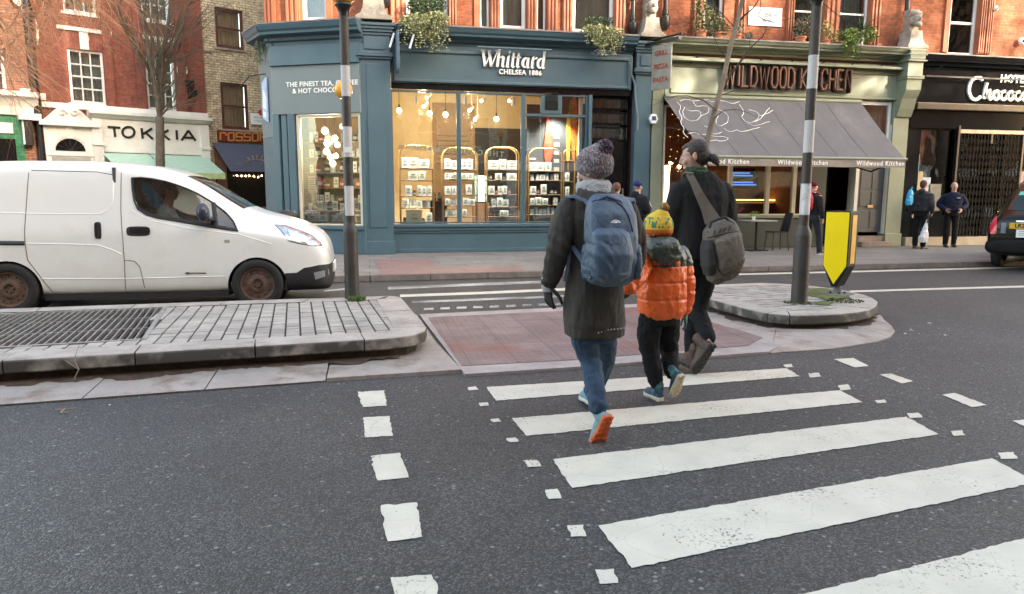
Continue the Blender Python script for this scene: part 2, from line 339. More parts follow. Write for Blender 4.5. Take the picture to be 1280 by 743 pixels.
def rough_poly(pts, amp=.006, step=.03):
    out = []; n = len(pts)
    for i in range(n):
        a, b = Vector(pts[i][:2]), Vector(pts[(i+1) % n][:2]); k = max(1, int((b-a).length/step)); t = (b-a).normalized() if (b-a).length else Vector((1, 0)); nn = Vector((-t.y, t.x))
        for j in range(k):
            q = a+(b-a)*j/k
            out.append(q+nn*(rnd.gauss(0, amp)*.6+amp*.35*noise.noise(Vector((q.x*14, q.y*14, 3)))))
    return out
def mark(pts, px=True, z=.004, m=None, amp=.005, name='road_marking', **kw):
    P = [G(*p, z) if px else p for p in pts]
    return poly_sheet(name, rough_poly(P, amp), z, m or M_paint, kind='structure', **kw)
# zebra stripes
mark([(608,484),(983,460.5),(1000,470.5),(620,501)], name='zebra_stripe', amp=.0045)
mark([(640,523),(1050,488),(1079,503),(658,545)], name='zebra_stripe', amp=.0045)
mark([(691,574),(1133,521),(1174,543),(715,610)], name='zebra_stripe', amp=.005)
mark([(748,657),(1240,573),(1296,603),(790,710)], name='zebra_stripe', amp=.0045)
mark([(.95,1.98),(3.2,2.36),(3.2,2.0),(.95,1.62)], px=False, name='zebra_stripe', amp=.0045)
for q in ([(447,490),(480,488),(484,507),(453,509)], [(454,522),(487,520),(491,545),(456,547)], [(463,570),(500,566),(511,597),(471,601)],
          [(476,632),(521,628),(528,672),(484,677)], [(488,722),(541,718),(556,775),(498,780)],
          [(1042,449),(1066,447.5),(1086,457.5),(1069,459.5)], [(1100,468.5),(1114,467),(1141,476.7),(1128,479.5)], [(1177,493.5),(1193,491.3),(1234,506.5),(1215,509)], [(1266,526),(1284,524),(1322,540),(1300,544)]):
    mark(q, name='crossing_dash')
for x0, y0, x1, y1 in ((584,483,598,488),(598,503,611,508),(613,523,627,528),(633,547,648,553),(654,575,677,584),(681,611,702,624),(709,656,733,671),(744,711,773,730),
                       (979,455,992,459.5),(1010,466,1026,472),(1047,480.5,1064,488),(1094,499.5,1109,504.5),(1134,516,1153,523),(1188,538,1207,545),(1247,565,1271,574)):
    s_ = (x1-x0)*.22
    mark([(x0, y0+1), (x1-s_, y0), (x1, y1-1), (x0+s_, y1)], name='crossing_stud_mark', amp=.006)
# far lane paint
def band(pts, wpx, m=M_paint, name='lane_line'):
    a = [(x, y-wpx/2) for x, y in pts]; b = [(x, y+wpx/2) for x, y in pts][::-1]; mark(a+b, name=name, m=m, amp=.005)
band([(485,360.5),(590,356),(700,352)], 3.2, M_worn); band([(500,370),(600,366.5),(860,355)], 3.2); band([(515,378),(600,374.5),(706,370.5)], 2.6, M_worn)
for i in range(9):
    x = 530+i*20.5; band([(x, 386.6-i*.78), (x+12, 386.2-i*.78)], 2.6, M_worn)
band([(905,343.6),(1080,339.4),(1300,333.8)], 1.8); band([(1062,364.6),(1160,361.6),(1300,357.8)], 2.2); band([(405,364),(440,360.5)], 2, M_worn)

# far pavement and its kerb
M_flag = brick('paving_flags', (.27,.25,.23), (.21,.195,.185), (.08,.075,.07), w=.75, h=.6, mort=.012, bump=.15, blotch=.22, var=.35)
def flags(name, c1, c2, mortar, w_, h_, mort, rot=0, bl=.25, bump=.25, dots=False, offs=.5):
    m, t, b, N, L = newmat(name)
    tc = N('ShaderNodeTexCoord'); mp = N('ShaderNodeMapping'); mp.inputs['Rotation'].default_value[2] = rot; L(tc.outputs['Object'], mp.inputs[0])
    br = N('ShaderNodeTexBrick'); L(mp.outputs[0], br.inputs['Vector']); br.offset = offs
    br.inputs['Color1'].default_value = (*c1, 1); br.inputs['Color2'].default_value = (*c2, 1); br.inputs['Mortar'].default_value = (*mortar, 1); br.inputs['Scale'].default_value = 1
    br.inputs['Brick Width'].default_value = w_; br.inputs['Row Height'].default_value = h_; br.inputs['Mortar Size'].default_value = mort; br.inputs['Mortar Smooth'].default_value = .4
    n = N('ShaderNodeTexNoise'); n.inputs['Scale'].default_value = 1.6; n.inputs['Detail'].default_value = 9; n.inputs['Roughness'].default_value = .72; L(tc.outputs['Object'], n.inputs['Vector'])
    r = N('ShaderNodeMapRange'); r.inputs[1].default_value = .3; r.inputs[2].default_value = .7; r.inputs[3].default_value = 1-bl; r.inputs[4].default_value = 1+bl; L(n.outputs['Fac'], r.inputs[0])
    n2 = N('ShaderNodeTexNoise'); n2.inputs['Scale'].default_value = 120; n2.inputs['Detail'].default_value = 3; L(tc.outputs['Object'], n2.inputs['Vector'])
    r2 = N('ShaderNodeMapRange'); r2.inputs[1].default_value = .3; r2.inputs[2].default_value = .7; r2.inputs[3].default_value = .82; r2.inputs[4].default_value = 1.18; L(n2.outputs['Fac'], r2.inputs[0])
    mm = N('ShaderNodeMath'); mm.operation = 'MULTIPLY'; L(r.outputs[0], mm.inputs[0]); L(r2.outputs[0], mm.inputs[1])
    sc = N('ShaderNodeVectorMath'); sc.operation = 'SCALE'; L(br.outputs[0], sc.inputs[0]); L(mm.outputs[0], sc.inputs['Scale']); out = sc.outputs[0]
    hh = N('ShaderNodeMath'); hh.operation = 'MULTIPLY_ADD'; hh.inputs[1].default_value = -.35; L(n2.outputs['Fac'], hh.inputs[0]); L(br.outputs['Fac'], hh.inputs[2]); H_ = hh.outputs[0]
    if dots:
        v = N('ShaderNodeTexVoronoi'); v.inputs['Scale'].default_value = 1/.066; v.inputs['Randomness'].default_value = 0; L(mp.outputs[0], v.inputs['Vector']); v.feature = 'F1'; v.voronoi_dimensions = '2D'
        q = N('ShaderNodeMapRange'); q.inputs[1].default_value = .2; q.inputs[2].default_value = .32; q.inputs[3].default_value = 1; q.inputs[4].default_value = 0; L(v.outputs['Distance'], q.inputs[0])
        qq = N('ShaderNodeMath'); qq.operation = 'MULTIPLY_ADD'; qq.inputs[1].default_value = -1.2; L(q.outputs[0], qq.inputs[0]); L(H_, qq.inputs[2]); H_ = qq.outputs[0]
        mx = N('ShaderNodeMix'); mx.data_type = 'RGBA'; w2 = N('ShaderNodeMath'); w2.operation = 'MULTIPLY'; w2.inputs[1].default_value = .16; L(q.outputs[0], w2.inputs[0]); L(w2.outputs[0], mx.inputs[0]); L(out, mx.inputs[6]); mx.inputs[7].default_value = (.45, .32, .29, 1); out = mx.outputs[2]
    if dots:        # patches where the grey film has worn off the red clay
        n9 = N('ShaderNodeTexNoise'); n9.inputs['Scale'].default_value = .9; n9.inputs['Detail'].default_value = 7; L(tc.outputs['Object'], n9.inputs['Vector']); r9 = N('ShaderNodeMapRange'); r9.inputs[1].default_value = .54; r9.inputs[2].default_value = .66; r9.inputs[4].default_value = .7; L(n9.outputs['Fac'], r9.inputs[0])
        x9 = N('ShaderNodeMix'); x9.data_type = 'RGBA'; L(r9.outputs[0], x9.inputs[0]); L(out, x9.inputs[6]); x9.inputs[7].default_value = (.20, .075, .055, 1); out = x9.outputs[2]
    L(out, b.inputs['Base Color']); b.inputs['Roughness'].default_value = .6
    bp = N('ShaderNodeBump'); bp.invert = True; bp.inputs['Strength'].default_value = bump; bp.inputs['Distance'].default_value = .008; L(H_, bp.inputs['Height']); L(bp.outputs[0], b.inputs['Normal'])
    MATS[name] = m; return m
M_flag = flags('paving_flags', (.235,.21,.19), (.19,.17,.155), (.07,.065,.06), .9, .62, .01, bl=.25)
M_pink = flags('red_blocks', (.27,.165,.145), (.225,.14,.125), (.13,.09,.08), .21, .105, .004, bl=.2)
M_tact = flags('tactile_paving', (.205,.145,.138), (.165,.115,.11), (.09,.06,.055), .4, .4, .006, bl=.38, bump=.6, dots=True, offs=0)
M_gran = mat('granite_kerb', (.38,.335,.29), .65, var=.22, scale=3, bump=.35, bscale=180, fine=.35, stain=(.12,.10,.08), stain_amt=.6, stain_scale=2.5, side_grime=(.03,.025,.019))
M_kerb = mat('far_kerb', (.20,.17,.15), .7, var=.3, scale=5, bump=.3, bscale=120, fine=.25)
pv = [(-3.3,30),(-3.4,14.2),(-3.0,12.9),(-2.3,12.1),(-1.3,11.8),(0.0,11.85),(4,12.0),(10,12.1),(20,12.25),(40,12.4),(40,40)]
poly_sheet('pavement', pv, .105, M_flag, kind='structure')
def kerb_line(name, line, wd, z0, z1, m, seg=.9, bev=.012):
    mb = MB()
    for a, b in zip(line, line[1:]):
        a, b = Vector(a), Vector(b); Ln = (b-a).length; k = max(1, round(Ln/seg)); t = (b-a).normalized(); nn = Vector((-t.y, t.x))
        for i in range(k):
            p = a+t*(Ln*i/k+.004); q = a+t*(Ln*(i+1)/k-.004)
            slab(mb, [p, q, q+nn*wd, p+nn*wd], z0, z1)
    return mb.build(name, m, bev=bev, kind='structure')
kerb_line('pavement_kerb', [p for p in pv[1:-1]], .18, 0, .109, M_kerb)
# drain gully at the right of the far kerb
patch = [G(467,324,.11), G(537,324,.11), G(546,334.5,.11), G(648,332.7,.11), G(655,339.5,.11), G(477,343.5,.11)]
poly_sheet('red_block_paving', patch, .112, M_pink, kind='structure')
# pavement before the houses across the side street
pw = [(-30,14.5),(-13,21.3),(-6,25.6),(-4.6,27.2),(-3.8,29.2),(-3.8,60),(-40,60)]
poly_sheet('pavement', pw, .105, M_flag, kind='structure'); kerb_line('pavement_kerb', pw[:-1], .15, 0, .109, M_kerb)

# ---------------- left traffic island
A = R(5.6)
M_block = mat('granite_setts', (.36,.325,.285), .75, var=.18, scale=4, bump=.4, bscale=90, fine=.22, island=.13, stain=(.16,.14,.12), stain_amt=.5, stain_scale=1.5)
M_moss = mat('mossy_joint', (.045,.042,.028), .95, var=.6, scale=14, bump=.6, bscale=60)
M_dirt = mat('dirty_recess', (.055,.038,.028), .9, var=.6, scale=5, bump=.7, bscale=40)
M_apron = mat('granite_apron', (.33,.285,.25), .6, var=.2, scale=2.5, bump=.3, bscale=160, fine=.33, stain=(.17,.11,.07), stain_amt=.9, stain_scale=2.4)
def island(outline, zt, kw_, rot, bw, bl, inner_skip=None, g=.0075):
    ins = offset_poly(outline, .09); inn = offset_poly(outline, kw_)
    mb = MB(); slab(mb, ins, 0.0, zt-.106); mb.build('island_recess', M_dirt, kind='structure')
    mb = MB(); slab(mb, offset_poly(outline, .12), zt-.105, zt-.017); bed = mb.build('island_bed', M_moss, kind='structure')
    if inner_skip:
        mb = MB(); slab(mb, inner_skip, .1, .4); boolean(bed, mb.build('cut', M_moss))
        mb = MB(); slab(mb, inner_skip, .1, .4); boolean(bpy.data.objects['island_recess'], mb.build('cut', M_moss))
    # kerb stones round the rim with a rounded nose
    mb = MB(); per = []
    n = len(outline); O = [Vector(p[:2]) for p in outline]; I = [Vector(p[:2]) for p in inn]
    run = 0; seglen = .95
    segs = []; cur = [0]
    for i in range(n):
        j = (i+1) % n; Ln = (O[j]-O[i]).length
        if Ln > seglen*1.3:
            if len(cur) > 1: segs.append([(O[q % n], I[q % n]) for q in cur])
            k = round(Ln/seglen)
            for a in range(k):
                f0, f1 = a/k, (a+1)/k
                segs.append([(O[i].lerp(O[j], f0), I[i].lerp(I[j], f0)), (O[i].lerp(O[j], f1), I[i].lerp(I[j], f1))])
            cur = [i+1]; run = 0
        else:
            cur.append(i+1); run += Ln
            if run > seglen: segs.append([(O[q % n], I[q % n]) for q in cur]); cur = [i+1]; run = 0
    if len(cur) > 1: segs.append([(O[q % n], I[q % n]) for q in cur])
    for sg in segs:
        sg = list(sg)
        t0 = (sg[1][0]-sg[0][0]).normalized()*.005; t1 = (sg[-2][0]-sg[-1][0]).normalized()*.005
        sg[0] = (sg[0][0]+t0, sg[0][1]+t0); sg[-1] = (sg[-1][0]+t1, sg[-1][1]+t1)
        prof = [(0.010, -.105), (0, -.095), (0, -.02), (.004, -.008), (.012, -.002), (.025, 0), (1, 0), (1, -.105)]
        dz = rnd.uniform(-.003, .003)
        rg = []
        for o_, i_ in sg:
            d = (i_-o_); Ld = d.length; d.normalize()
            rg.append([(*(o_+d*(u if u < 1 else Ld)), zt+z_+dz) for u, z_ in prof])
        mb.rings(rg)
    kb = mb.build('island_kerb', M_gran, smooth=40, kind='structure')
    # setts
    mb = MB(); c, s_ = math.cos(rot), math.sin(rot)
    lim = offset_poly(outline, kw_-.10)
    x0 = min(p[0] for p in outline); x1 = max(p[0] for p in outline); y0 = min(p[1] for p in outline); y1 = max(p[1] for p in outline)
    cx, cy = (x0+x1)/2, (y0+y1)/2; rad = max(x1-x0, y1-y0)*.75
    i = -int(rad/bw)
    while i*bw < rad:
        off = rnd.uniform(0, bl); j = -int(rad/bl)-1
        while j*bl < rad:
            u = (i+.5)*bw; v = j*bl+off
            p = (cx+c*u-s_*v, cy+s_*u+c*v)
            if inside(p, lim) and not (inner_skip and inside(p, inner_skip)):
                T = Matrix.Translation((p[0], p[1], 0)) @ Matrix.Rotation(rot, 4, 'Z') @ Matrix.Rotation(rnd.gauss(0, .008), 4, 'X')
                hh = zt-.006+rnd.uniform(-.003, .003)
                mb.box(-bw/2+g, bw/2-g, -bl/2+.008, bl/2-.008, zt-.06, hh, T)
            j += 1
        i += 1
    mb.build('island_setts', M_block, bev=.004, seg=1, kind='structure')
    return inn
Lisl = [(-9,4.86),(-2.63,5.61),(-.06,5.90),(.18,5.94),(.36,6.03),(.47,6.2),(.50,6.4),(.36,8.35),(.32,8.47),(.22,8.54),(-9,7.98)]
gr = [G(-70,441,.22), G(180,423.5,.22), G(204,384,.22), G(-70,401,.22)]
gr = [(-5.2,5.83),(-1.88,6.27),(-2.19,8.1),(-5.5,7.85)]
island(Lisl, .22, .30, A, .128, .145, inner_skip=gr)
# apron of the left island
mb = MB(); yi = lambda x: 5.61+.113*(x+2.63)+.085; yo = lambda x: 5.17+.107*(x+2.46)
x = -9.0; xs = []
while x < -.3: xs.append(x); x += .78
xs[-1] = -.35
for a, b in zip(xs, xs[1:]):
    g = .006; mb.rings([[(q, yo(q)+.01, -.01), (q, yo(q), .012), (q, yi(q), .05), (q, yi(q), -.01)] for q in (a+g, b-g)])
mb.build('island_apron', M_apron, kind='structure')
mb = MB(); slab(mb, [(-.344, yo(-.344)), (.70,5.47), (.60,6.6), (.53,8.2), (.30,8.45), (.28,6.2), (-.344, yi(-.344))], -.01, .03); mb.build('island_apron', M_apron, kind='structure')
# grime washed out of the recess across the stones
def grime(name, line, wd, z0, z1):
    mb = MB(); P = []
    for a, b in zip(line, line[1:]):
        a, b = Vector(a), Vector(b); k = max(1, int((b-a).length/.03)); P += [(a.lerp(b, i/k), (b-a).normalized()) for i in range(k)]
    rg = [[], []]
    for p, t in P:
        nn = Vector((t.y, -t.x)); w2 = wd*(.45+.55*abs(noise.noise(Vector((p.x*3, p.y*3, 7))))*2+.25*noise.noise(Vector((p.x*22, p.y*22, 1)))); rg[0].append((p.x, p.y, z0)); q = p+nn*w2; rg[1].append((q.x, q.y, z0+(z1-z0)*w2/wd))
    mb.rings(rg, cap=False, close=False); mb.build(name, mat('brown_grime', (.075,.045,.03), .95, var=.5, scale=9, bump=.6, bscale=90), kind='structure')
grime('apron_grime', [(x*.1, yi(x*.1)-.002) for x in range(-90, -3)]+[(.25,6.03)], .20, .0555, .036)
# grating over the pit in the island
gt = thing('ventilation_grating', 'long rusty steel bar grating let into the sett paving of the left island', 'grating', (gr[1][0], gr[1][1], .22))
u0 = Vector(gr[1]); ud = (Vector(gr[0])-u0); vd = (Vector(gr[2])-u0)
M_bar = mat('galvanised_bar', (.36,.35,.33), .45, var=.35, scale=12, metal=.6, stain=(.12,.06,.03), stain_amt=.8, stain_scale=6)
mb = MB(); mb.prism([(0,0), (ud.x,ud.y), (ud.x+vd.x,ud.y+vd.y), (vd.x,vd.y)], -.079, -.074, lambda a, b, c_: (a, b, c_)); mb.build('pit_shade_floor', mat('pit_shade', (.008,.008,.007), .95), gt)  # near-black floor colour stands in for the shade of a deeper pit
mb = MB(); N_ = 56; un = ud.normalized()
for i in range(N_+1):
    p = ud*i/N_+un*.0; q = p+vd
    w_ = un*.010
    mb.prism([(p.x,p.y), (q.x,q.y), (q.x+w_.x,q.y+w_.y), (p.x+w_.x,p.y+w_.y)], -.05, -.004, lambda a, b, c_: (a, b, c_))
mb.build('bars', M_bar, gt)
mb = MB()
for f_ in (0.0, .33, .66, .985):
    p = vd*f_; q = p+ud; w_ = vd.normalized()*.02
    mb.prism([(p.x,p.y), (q.x,q.y), (q.x+w_.x,q.y+w_.y), (p.x+w_.x,p.y+w_.y)], -.06, -.012, lambda a, b, c_: (a, b, c_))
mb.build('cross_bar', M_bar, gt)
mb = MB()
for p, q in ((Vector((0,0)), ud), (vd, ud), (Vector((0,0)), vd)):
    t = q.normalized(); nn = Vector((-t.y, t.x))*.03
    a = p; b = p+q; mb.prism([(a.x-nn.x,a.y-nn.y), (b.x-nn.x,b.y-nn.y), (b.x+nn.x*.3,b.y+nn.y*.3), (a.x+nn.x*.3,a.y+nn.y*.3)], -.05, -.001, lambda a_, b_, c_: (a_, b_, c_))
mb.build('frame', M_bar, gt)

# ---------------- crossing refuge between the islands
mb = MB(); slab(mb, [(.56,8.26),(2.4,8.46),(4.2,8.62),(4.2,6.2),(3.5,5.62),(1.64,5.40),(.71,5.34)], -.01, .024); mb.build('refuge_paving', mat('refuge_edge', (.33,.29,.27), .6, var=.2, scale=4, bump=.2, fine=.25, stain=(.15,.12,.10), stain_amt=.5), kind='structure')
poly_sheet('tactile_paving', [(.64,8.0),(2.4,8.18),(4.0,8.34),(4.0,6.4),(3.46,5.88),(1.64,5.63),(.72,5.6)], .028, M_tact, kind='structure')
# ---------------- right traffic island
Risl = [(4.24,6.44),(4.5,6.40),(4.8,6.42),(5.08,6.49),(5.36,6.64),(5.60,6.86),(5.82,7.12),(5.96,7.38),(6.05,7.65),(6.08,7.95),(6.04,8.3),(5.92,8.62),(5.72,8.88),(5.46,9.03),(4.6,8.96),(4.12,8.85),(3.98,8.6),(3.98,7.7),(4.02,6.9),(4.08,6.6)]
island(Risl, .20, .27, R(97), .15, .24, g=.014)
ao = [(3.42,7.9),(3.46,6.74),(3.53,5.62),(4.18,5.67),(4.8,5.86),(5.12,6.05),(5.40,6.32),(5.60,6.62),(5.78,6.95),(5.95,7.2)]
ai = [(4.07,7.9),(4.08,6.95),(4.2,6.6),(4.5,6.5),(4.85,6.52),(5.1,6.6),(5.33,6.75),(5.5,6.92),(5.65,7.1),(5.8,7.3)]
mb = MB()
for i in range(len(ao)-1):
    a, b, c, d = map(Vector, (ao[i], ao[i+1], ai[i+1], ai[i])); e = .006 if i in (1, 3, 4, 6) else 0
    t = (b-a).normalized()*e; b2 = b-t; t2 = (c-d).normalized()*e; c2 = c-t2
    mb.rings([[(*p, -.01), (*p, .012), (*q, .05), (*q, -.01)] for p, q in ((a, d), (b2, c2))])
mb.build('island_apron', M_apron, kind='structure')
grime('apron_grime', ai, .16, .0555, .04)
# moss on the islands, weeds by the pole
def grass(name, c, r, n, h, m, label=None, kind='stuff'):
    mb = MB()
    for i in range(n):
        a = rnd.uniform(0, 6.28); q = r*math.sqrt(rnd.random()); p = Vector((c[0]+math.cos(a)*q*(r and 1), c[1]+math.sin(a)*q, c[2])); l = h*rnd.uniform(.4, 1.2); b = rnd.uniform(0, 6.28); t = Vector((math.cos(b), math.sin(b), 0))
        mb.face([p-t*.004, p+t*.004, p+t*.006+Vector((rnd.gauss(0, .3)*l, rnd.gauss(0, .3)*l, l*.7)), p+Vector((rnd.gauss(0, .5)*l, rnd.gauss(0, .5)*l, l))])
    o = mb.build(name, m, kind=kind)
    if label: o['label'] = label; o['category'] = 'weeds'
    return o
M_grass = mat('weed_green', (.09,.14,.03), .7, var=.4, scale=20)
grass('weeds', (-.16,8.22,.21), .10, 220, .05, M_grass, 'tuft of green weeds at the foot of the left banded pole')
M_mossg = mat('moss_green', (.10,.12,.035), .95, var=.5, scale=18, bump=.8, bscale=80)
def blob_sheet(pts, z, m, name): 
    poly_sheet(name, rough_poly(pts, .02, .03), z, m, kind='stuff')['label'] = 'thin green moss spread over the setts of the right island'
blob_sheet([G(x, y, .2) for x, y in ((1003,362),(1030,360),(1060,367),(1062,372),(1035,376),(1010,369))][::-1], .203, M_mossg, 'moss')
blob_sheet([G(x, y, .2) for x, y in ((1018,378),(1030,376),(1042,378),(1036,382),(1020,381))][::-1], .2035, M_mossg, 'moss')
grass('moss', (4.82,7.16,.195), .16, 260, .02, M_mossg, 'fringe of moss round the foot of the right banded pole')
grass('grass', (5.45,7.2,.195), .2, 220, .025, M_mossg, 'ragged moss along the rim of the right island')
# kerb gap debris: leaves and litter at the road edge
M_lit = mat('litter', (.6,.58,.54), .8); M_leaf = mat('dead_leaf', (.22,.11,.05), .8, var=.4, scale=30)
def litter(n, xr, yr, z, m, lab, grp, s_=.02):
    base = None
    for i in range(n):
        loc = (rnd.uniform(*xr), rnd.uniform(*yr), z)
        if base is None:
            mb = MB(); k = 6; mb.face([(s_*math.cos(2*math.pi*j/k)*rnd.uniform(.5, 1.2), s_*.7*math.sin(2*math.pi*j/k)*rnd.uniform(.5, 1.2), rnd.uniform(0, .008)) for j in range(k)])
            base = o = mb.build('scrap' if m is M_lit else 'fallen_leaf', m, label=lab, cat='litter' if m is M_lit else 'leaf', group=grp, loc=loc)
        else: o = dup(base, loc)
        o.rotation_euler = (0, 0, rnd.uniform(0, 6)); q = rnd.uniform(.4, 1.3); o.scale = (q, q, 1)
litter(14, (5.35,6.3), (6.0,6.7), .003, M_lit, 'scrap of pale litter lying on the road off the right island', 'scraps of litter beside the right island')
litter(10, (-2.6,.6), (4.95,5.5), .004, M_lit, 'scrap of pale litter at the edge of the left island apron', 'scraps of litter before the left island', .012)
litter(8, (1.0,3.8), (5.6,8.2), .030, M_leaf, 'small brown leaf lying on the red tactile paving', 'leaves on the refuge paving', .02)
tw = MB()
def twig(mb, pts, r0, r1): mb.tube(pts, [r0+(r1-r0)*i/(len(pts)-1) for i in range(len(pts))], 5)
p0 = G(92,478,.02)
twig(tw, [(p0.x,p0.y,.03),(p0.x+.05,p0.y-.02,.12),(p0.x+.02,p0.y-.01,.2),(p0.x+.06,p0.y,.3)], .006, .002); twig(tw, [(p0.x+.05,p0.y-.02,.12),(p0.x-.03,p0.y-.04,.2)], .003, .002)
tw.build('dead_stem', mat('dry_stem', (.35,.27,.2), .9), label='dry leafless weed stem rising from the left island apron', cat='weed')
tw = MB(); q = G(80,515,.006)
twig(tw, [(q.x-.06,q.y+.05,.01),(q.x,q.y+.02,.02),(q.x-.01,q.y-.03,.012),(q.x+.05,q.y-.06,.02)], .005, .003); twig(tw, [(q.x,q.y+.02,.02),(q.x+.06,q.y+.03,.02)], .003, .002)
tw.build('twig', mat('dry_stem', (.35,.27,.2), .9), label='short pale twig lying on the asphalt by the left island apron', cat='twig')
# ================================================================ BUILDINGS
MF = Frame(0, 16.6, 0); CH = Frame(-2.04, 17.1, math.atan2(-.9, 1.94)); C2 = Frame(-2.4, 17.9, math.atan2(-.8, .36)); SW = Frame(-2.4, 32, -math.pi/2)
class Bld:
    def __init__(s, name, label, cat, fr, group=None): s.P = fr; s.e = thing(name, label, cat, fr.o, fr.a, group)
    def put(s, mb, name, m, fr=None, parent=None, **kw):
        o = mb.build(name, m, parent or s.e, **kw)
        if fr is not None and fr is not s.P and parent is None: o.matrix_local = s.P.I @ fr.M
        return o
def wall(mb, x0, x1, z0, z1, y0, y1, holes=()):
    xs = sorted({x0, x1, *[h[0] for h in holes], *[h[1] for h in holes]}); xs = [x for x in xs if x0 <= x <= x1]
    for a, b in zip(xs, xs[1:]):
        cut = sorted((h[2], h[3]) for h in holes if h[0] <= a+1e-6 and h[1] >= b-1e-6); z = z0
        for c, d in cut:
            if c > z: mb.box(a, b, y0, y1, z, c)
            z = max(z, d)
        if z < z1: mb.box(a, b, y0, y1, z, z1)
M_brick = brick('red_brick', (.36,.10,.036), (.25,.065,.026), (.17,.10,.06), h=.075, mort=.009, blotch=.3)
M_terra = mat('terracotta', (.34,.11,.048), .55, var=.16, scale=2.5, bump=.1, bscale=30, stain=(.26,.10,.05), stain_amt=.6)
M_teal = mat('teal_paint', (.064,.118,.150), .38, var=.08, scale=1.5, bump=.05, bscale=12, stain=(.05,.10,.13), stain_amt=.5, coat=.15)
M_tealg = mat('grey_teal_panel', (.165,.20,.205), .5, var=.06, scale=1.2)
M_sage = mat('sage_paint', (.225,.25,.18), .5, var=.1, scale=1.8, stain=(.2,.22,.17), stain_amt=.5)
M_sageD = mat('grey_green_paint', (.060,.066,.056), .5, var=.1, scale=1.8, bump=.05, bscale=20)
M_black = mat('black_gloss_paint', (.007,.007,.008), .10, spec=.35, var=.3, scale=2, bump=.05, bscale=9)
M_white = mat('white_woodwork', (.72,.71,.67), .45, var=.07, scale=3, stain=(.5,.48,.42), stain_amt=.4)
M_cream = mat('cream_paint', (.66,.60,.46), .5, var=.07)
M_lead = mat('lead_flashing', (.22,.20,.19), .6, var=.25, scale=4, bump=.2, bscale=20)
M_stone = mat('weathered_stone', (.33,.29,.235), .85, var=.3, scale=7, bump=.6, bscale=28, stain=(.18,.15,.12), stain_amt=.7, stain_scale=3)
M_iron = mat('black_iron', (.008,.008,.008), .35, var=.3)
M_slate = mat('slate_panel', (.025,.03,.036), .6)
M_glass = glass('window_glass'); M_gwin = glass('upper_window_glass', (.8,.84,.85), 1.0)
M_blind = mat('cream_blind', (.50,.47,.38), .8, var=.1); M_curt = mat('grey_net_curtain', (.36,.38,.36), .9, var=.25, scale=3)
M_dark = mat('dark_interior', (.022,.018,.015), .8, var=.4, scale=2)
def sash(B, fr, x0, x1, z0, z1, y, fm=M_white, nx=1, nz=2, back=M_curt, sill=True, fw_=.07, bar=.028, gm=None, name='window', pane_y=.03, bd=.25, sillm=None):
    mb = MB(); f = fw_
    mb.box(x0, x0+f, y, y+.08, z0, z1); mb.box(x1-f, x1, y, y+.08, z0, z1); mb.box(x0+f, x1-f, y, y+.08, z0, z0+f*1.2); mb.box(x0+f, x1-f, y, y+.08, z1-f, z1)
    for i in range(1, nx): q = x0+f+(x1-x0-2*f)*i/nx; mb.box(q-bar/2, q+bar/2, y+.012, y+.06, z0+f*1.2, z1-f)
    zz = [z0+f*1.2+(z1-z0-2.2*f)*i/nz for i in range(1, nz)]
    for k, q in enumerate(zz):
        b = fw_*.7 if (nz == 2 or k == (nz-1)//2) else bar
        yy = y+.006 if b > bar else y+.015
        mb.box(x0+f, x1-f, yy, yy+.05, q-b/2, q+b/2)
    w = B.put(mb, name, fm, fr, bev=.006, seg=1)
    g = MB(); g.box(x0+f*.9, x1-f*.9, y+pane_y+.004, y+pane_y+.008, z0+f, z1-f*.9); g.build('glass', gm or M_gwin, w)
    c = MB(); n = 24
    rg = [[(x0+f*.5+(x1-x0-f)*i/n, y+bd+.02*math.sin(i*1.9), z) for i in range(n+1)] for z in (z0, z1)]
    c.rings(rg, cap=False, close=False); c.build('curtain', back, w)
    if sill: s_ = MB(); s_.box(x0-.08, x1+.08, y-.12, y+.06, z0-.075, z0-.002); s_.build('sill', sillm or M_stone, w, bev=.008)
    return w
def terra(B, fr, x0, x1, y, z0=5.24, z1=9.0):
    """fluted terracotta pilaster strip"""
    mb = MB(); w = x1-x0; mb.box(x0, x1, y-.05, y+.12, z0, z1)
    if w > .15: 
        for k in range(3): c = x0+w*(k+.5)/3; mb.box(c-w*.09, c+w*.09, y-.085, y-.05, z0+.02, z1)
    B.put(mb, 'pilaster', M_terra, fr, bev=.012)

# ---------------- building with the corner tea shop
B1 = Bld('corner_building', 'red brick corner building with an angled corner over the blue tea shop', 'building', MF)
X = lambda px, off=0., py=150: MF.at(px, py, off).x
Z = lambda px, py, off=0.: MF.at(px, py, off).z
UY = .2
PARTX = 6.75
up1 = [(508,560), (600,612), (625,658), (671,683), (716,768)]
holes = [(X(a, UY, 20), X(b, UY, 20), 5.28, 7.5) for a, b in up1]
holes2 = [(X(a, UY, 20), X(b, UY, 20), 8.8, 10.9) for a, b in ((508,560), (610,672), (716,768))]
mb = MB(); wall(mb, -.12, PARTX, 4.6, 13.5, UY, UY+.4, holes+holes2); B1.put(mb, 'wall', M_brick, MF)
for i, (a, b, c, d) in enumerate(holes): sash(B1, MF, a, b, c, d, UY+.10, nz=2 if b-a > .4 else 1, back=[M_blind, M_curt, M_blind, M_curt, M_blind][i], fw_=.09 if b-a > .4 else .05, sill=False)
for a, b, c, d in holes2: sash(B1, MF, a, b, c, d, UY+.12)
for a, b in ((487,507), (560.5,571), (592.5,599.5), (613,624.5), (659,670.5), (684,697), (703,715.5), (768.5,782)): terra(B1, MF, X(a, UY-.05, 20), X(b, UY-.05, 20), UY)
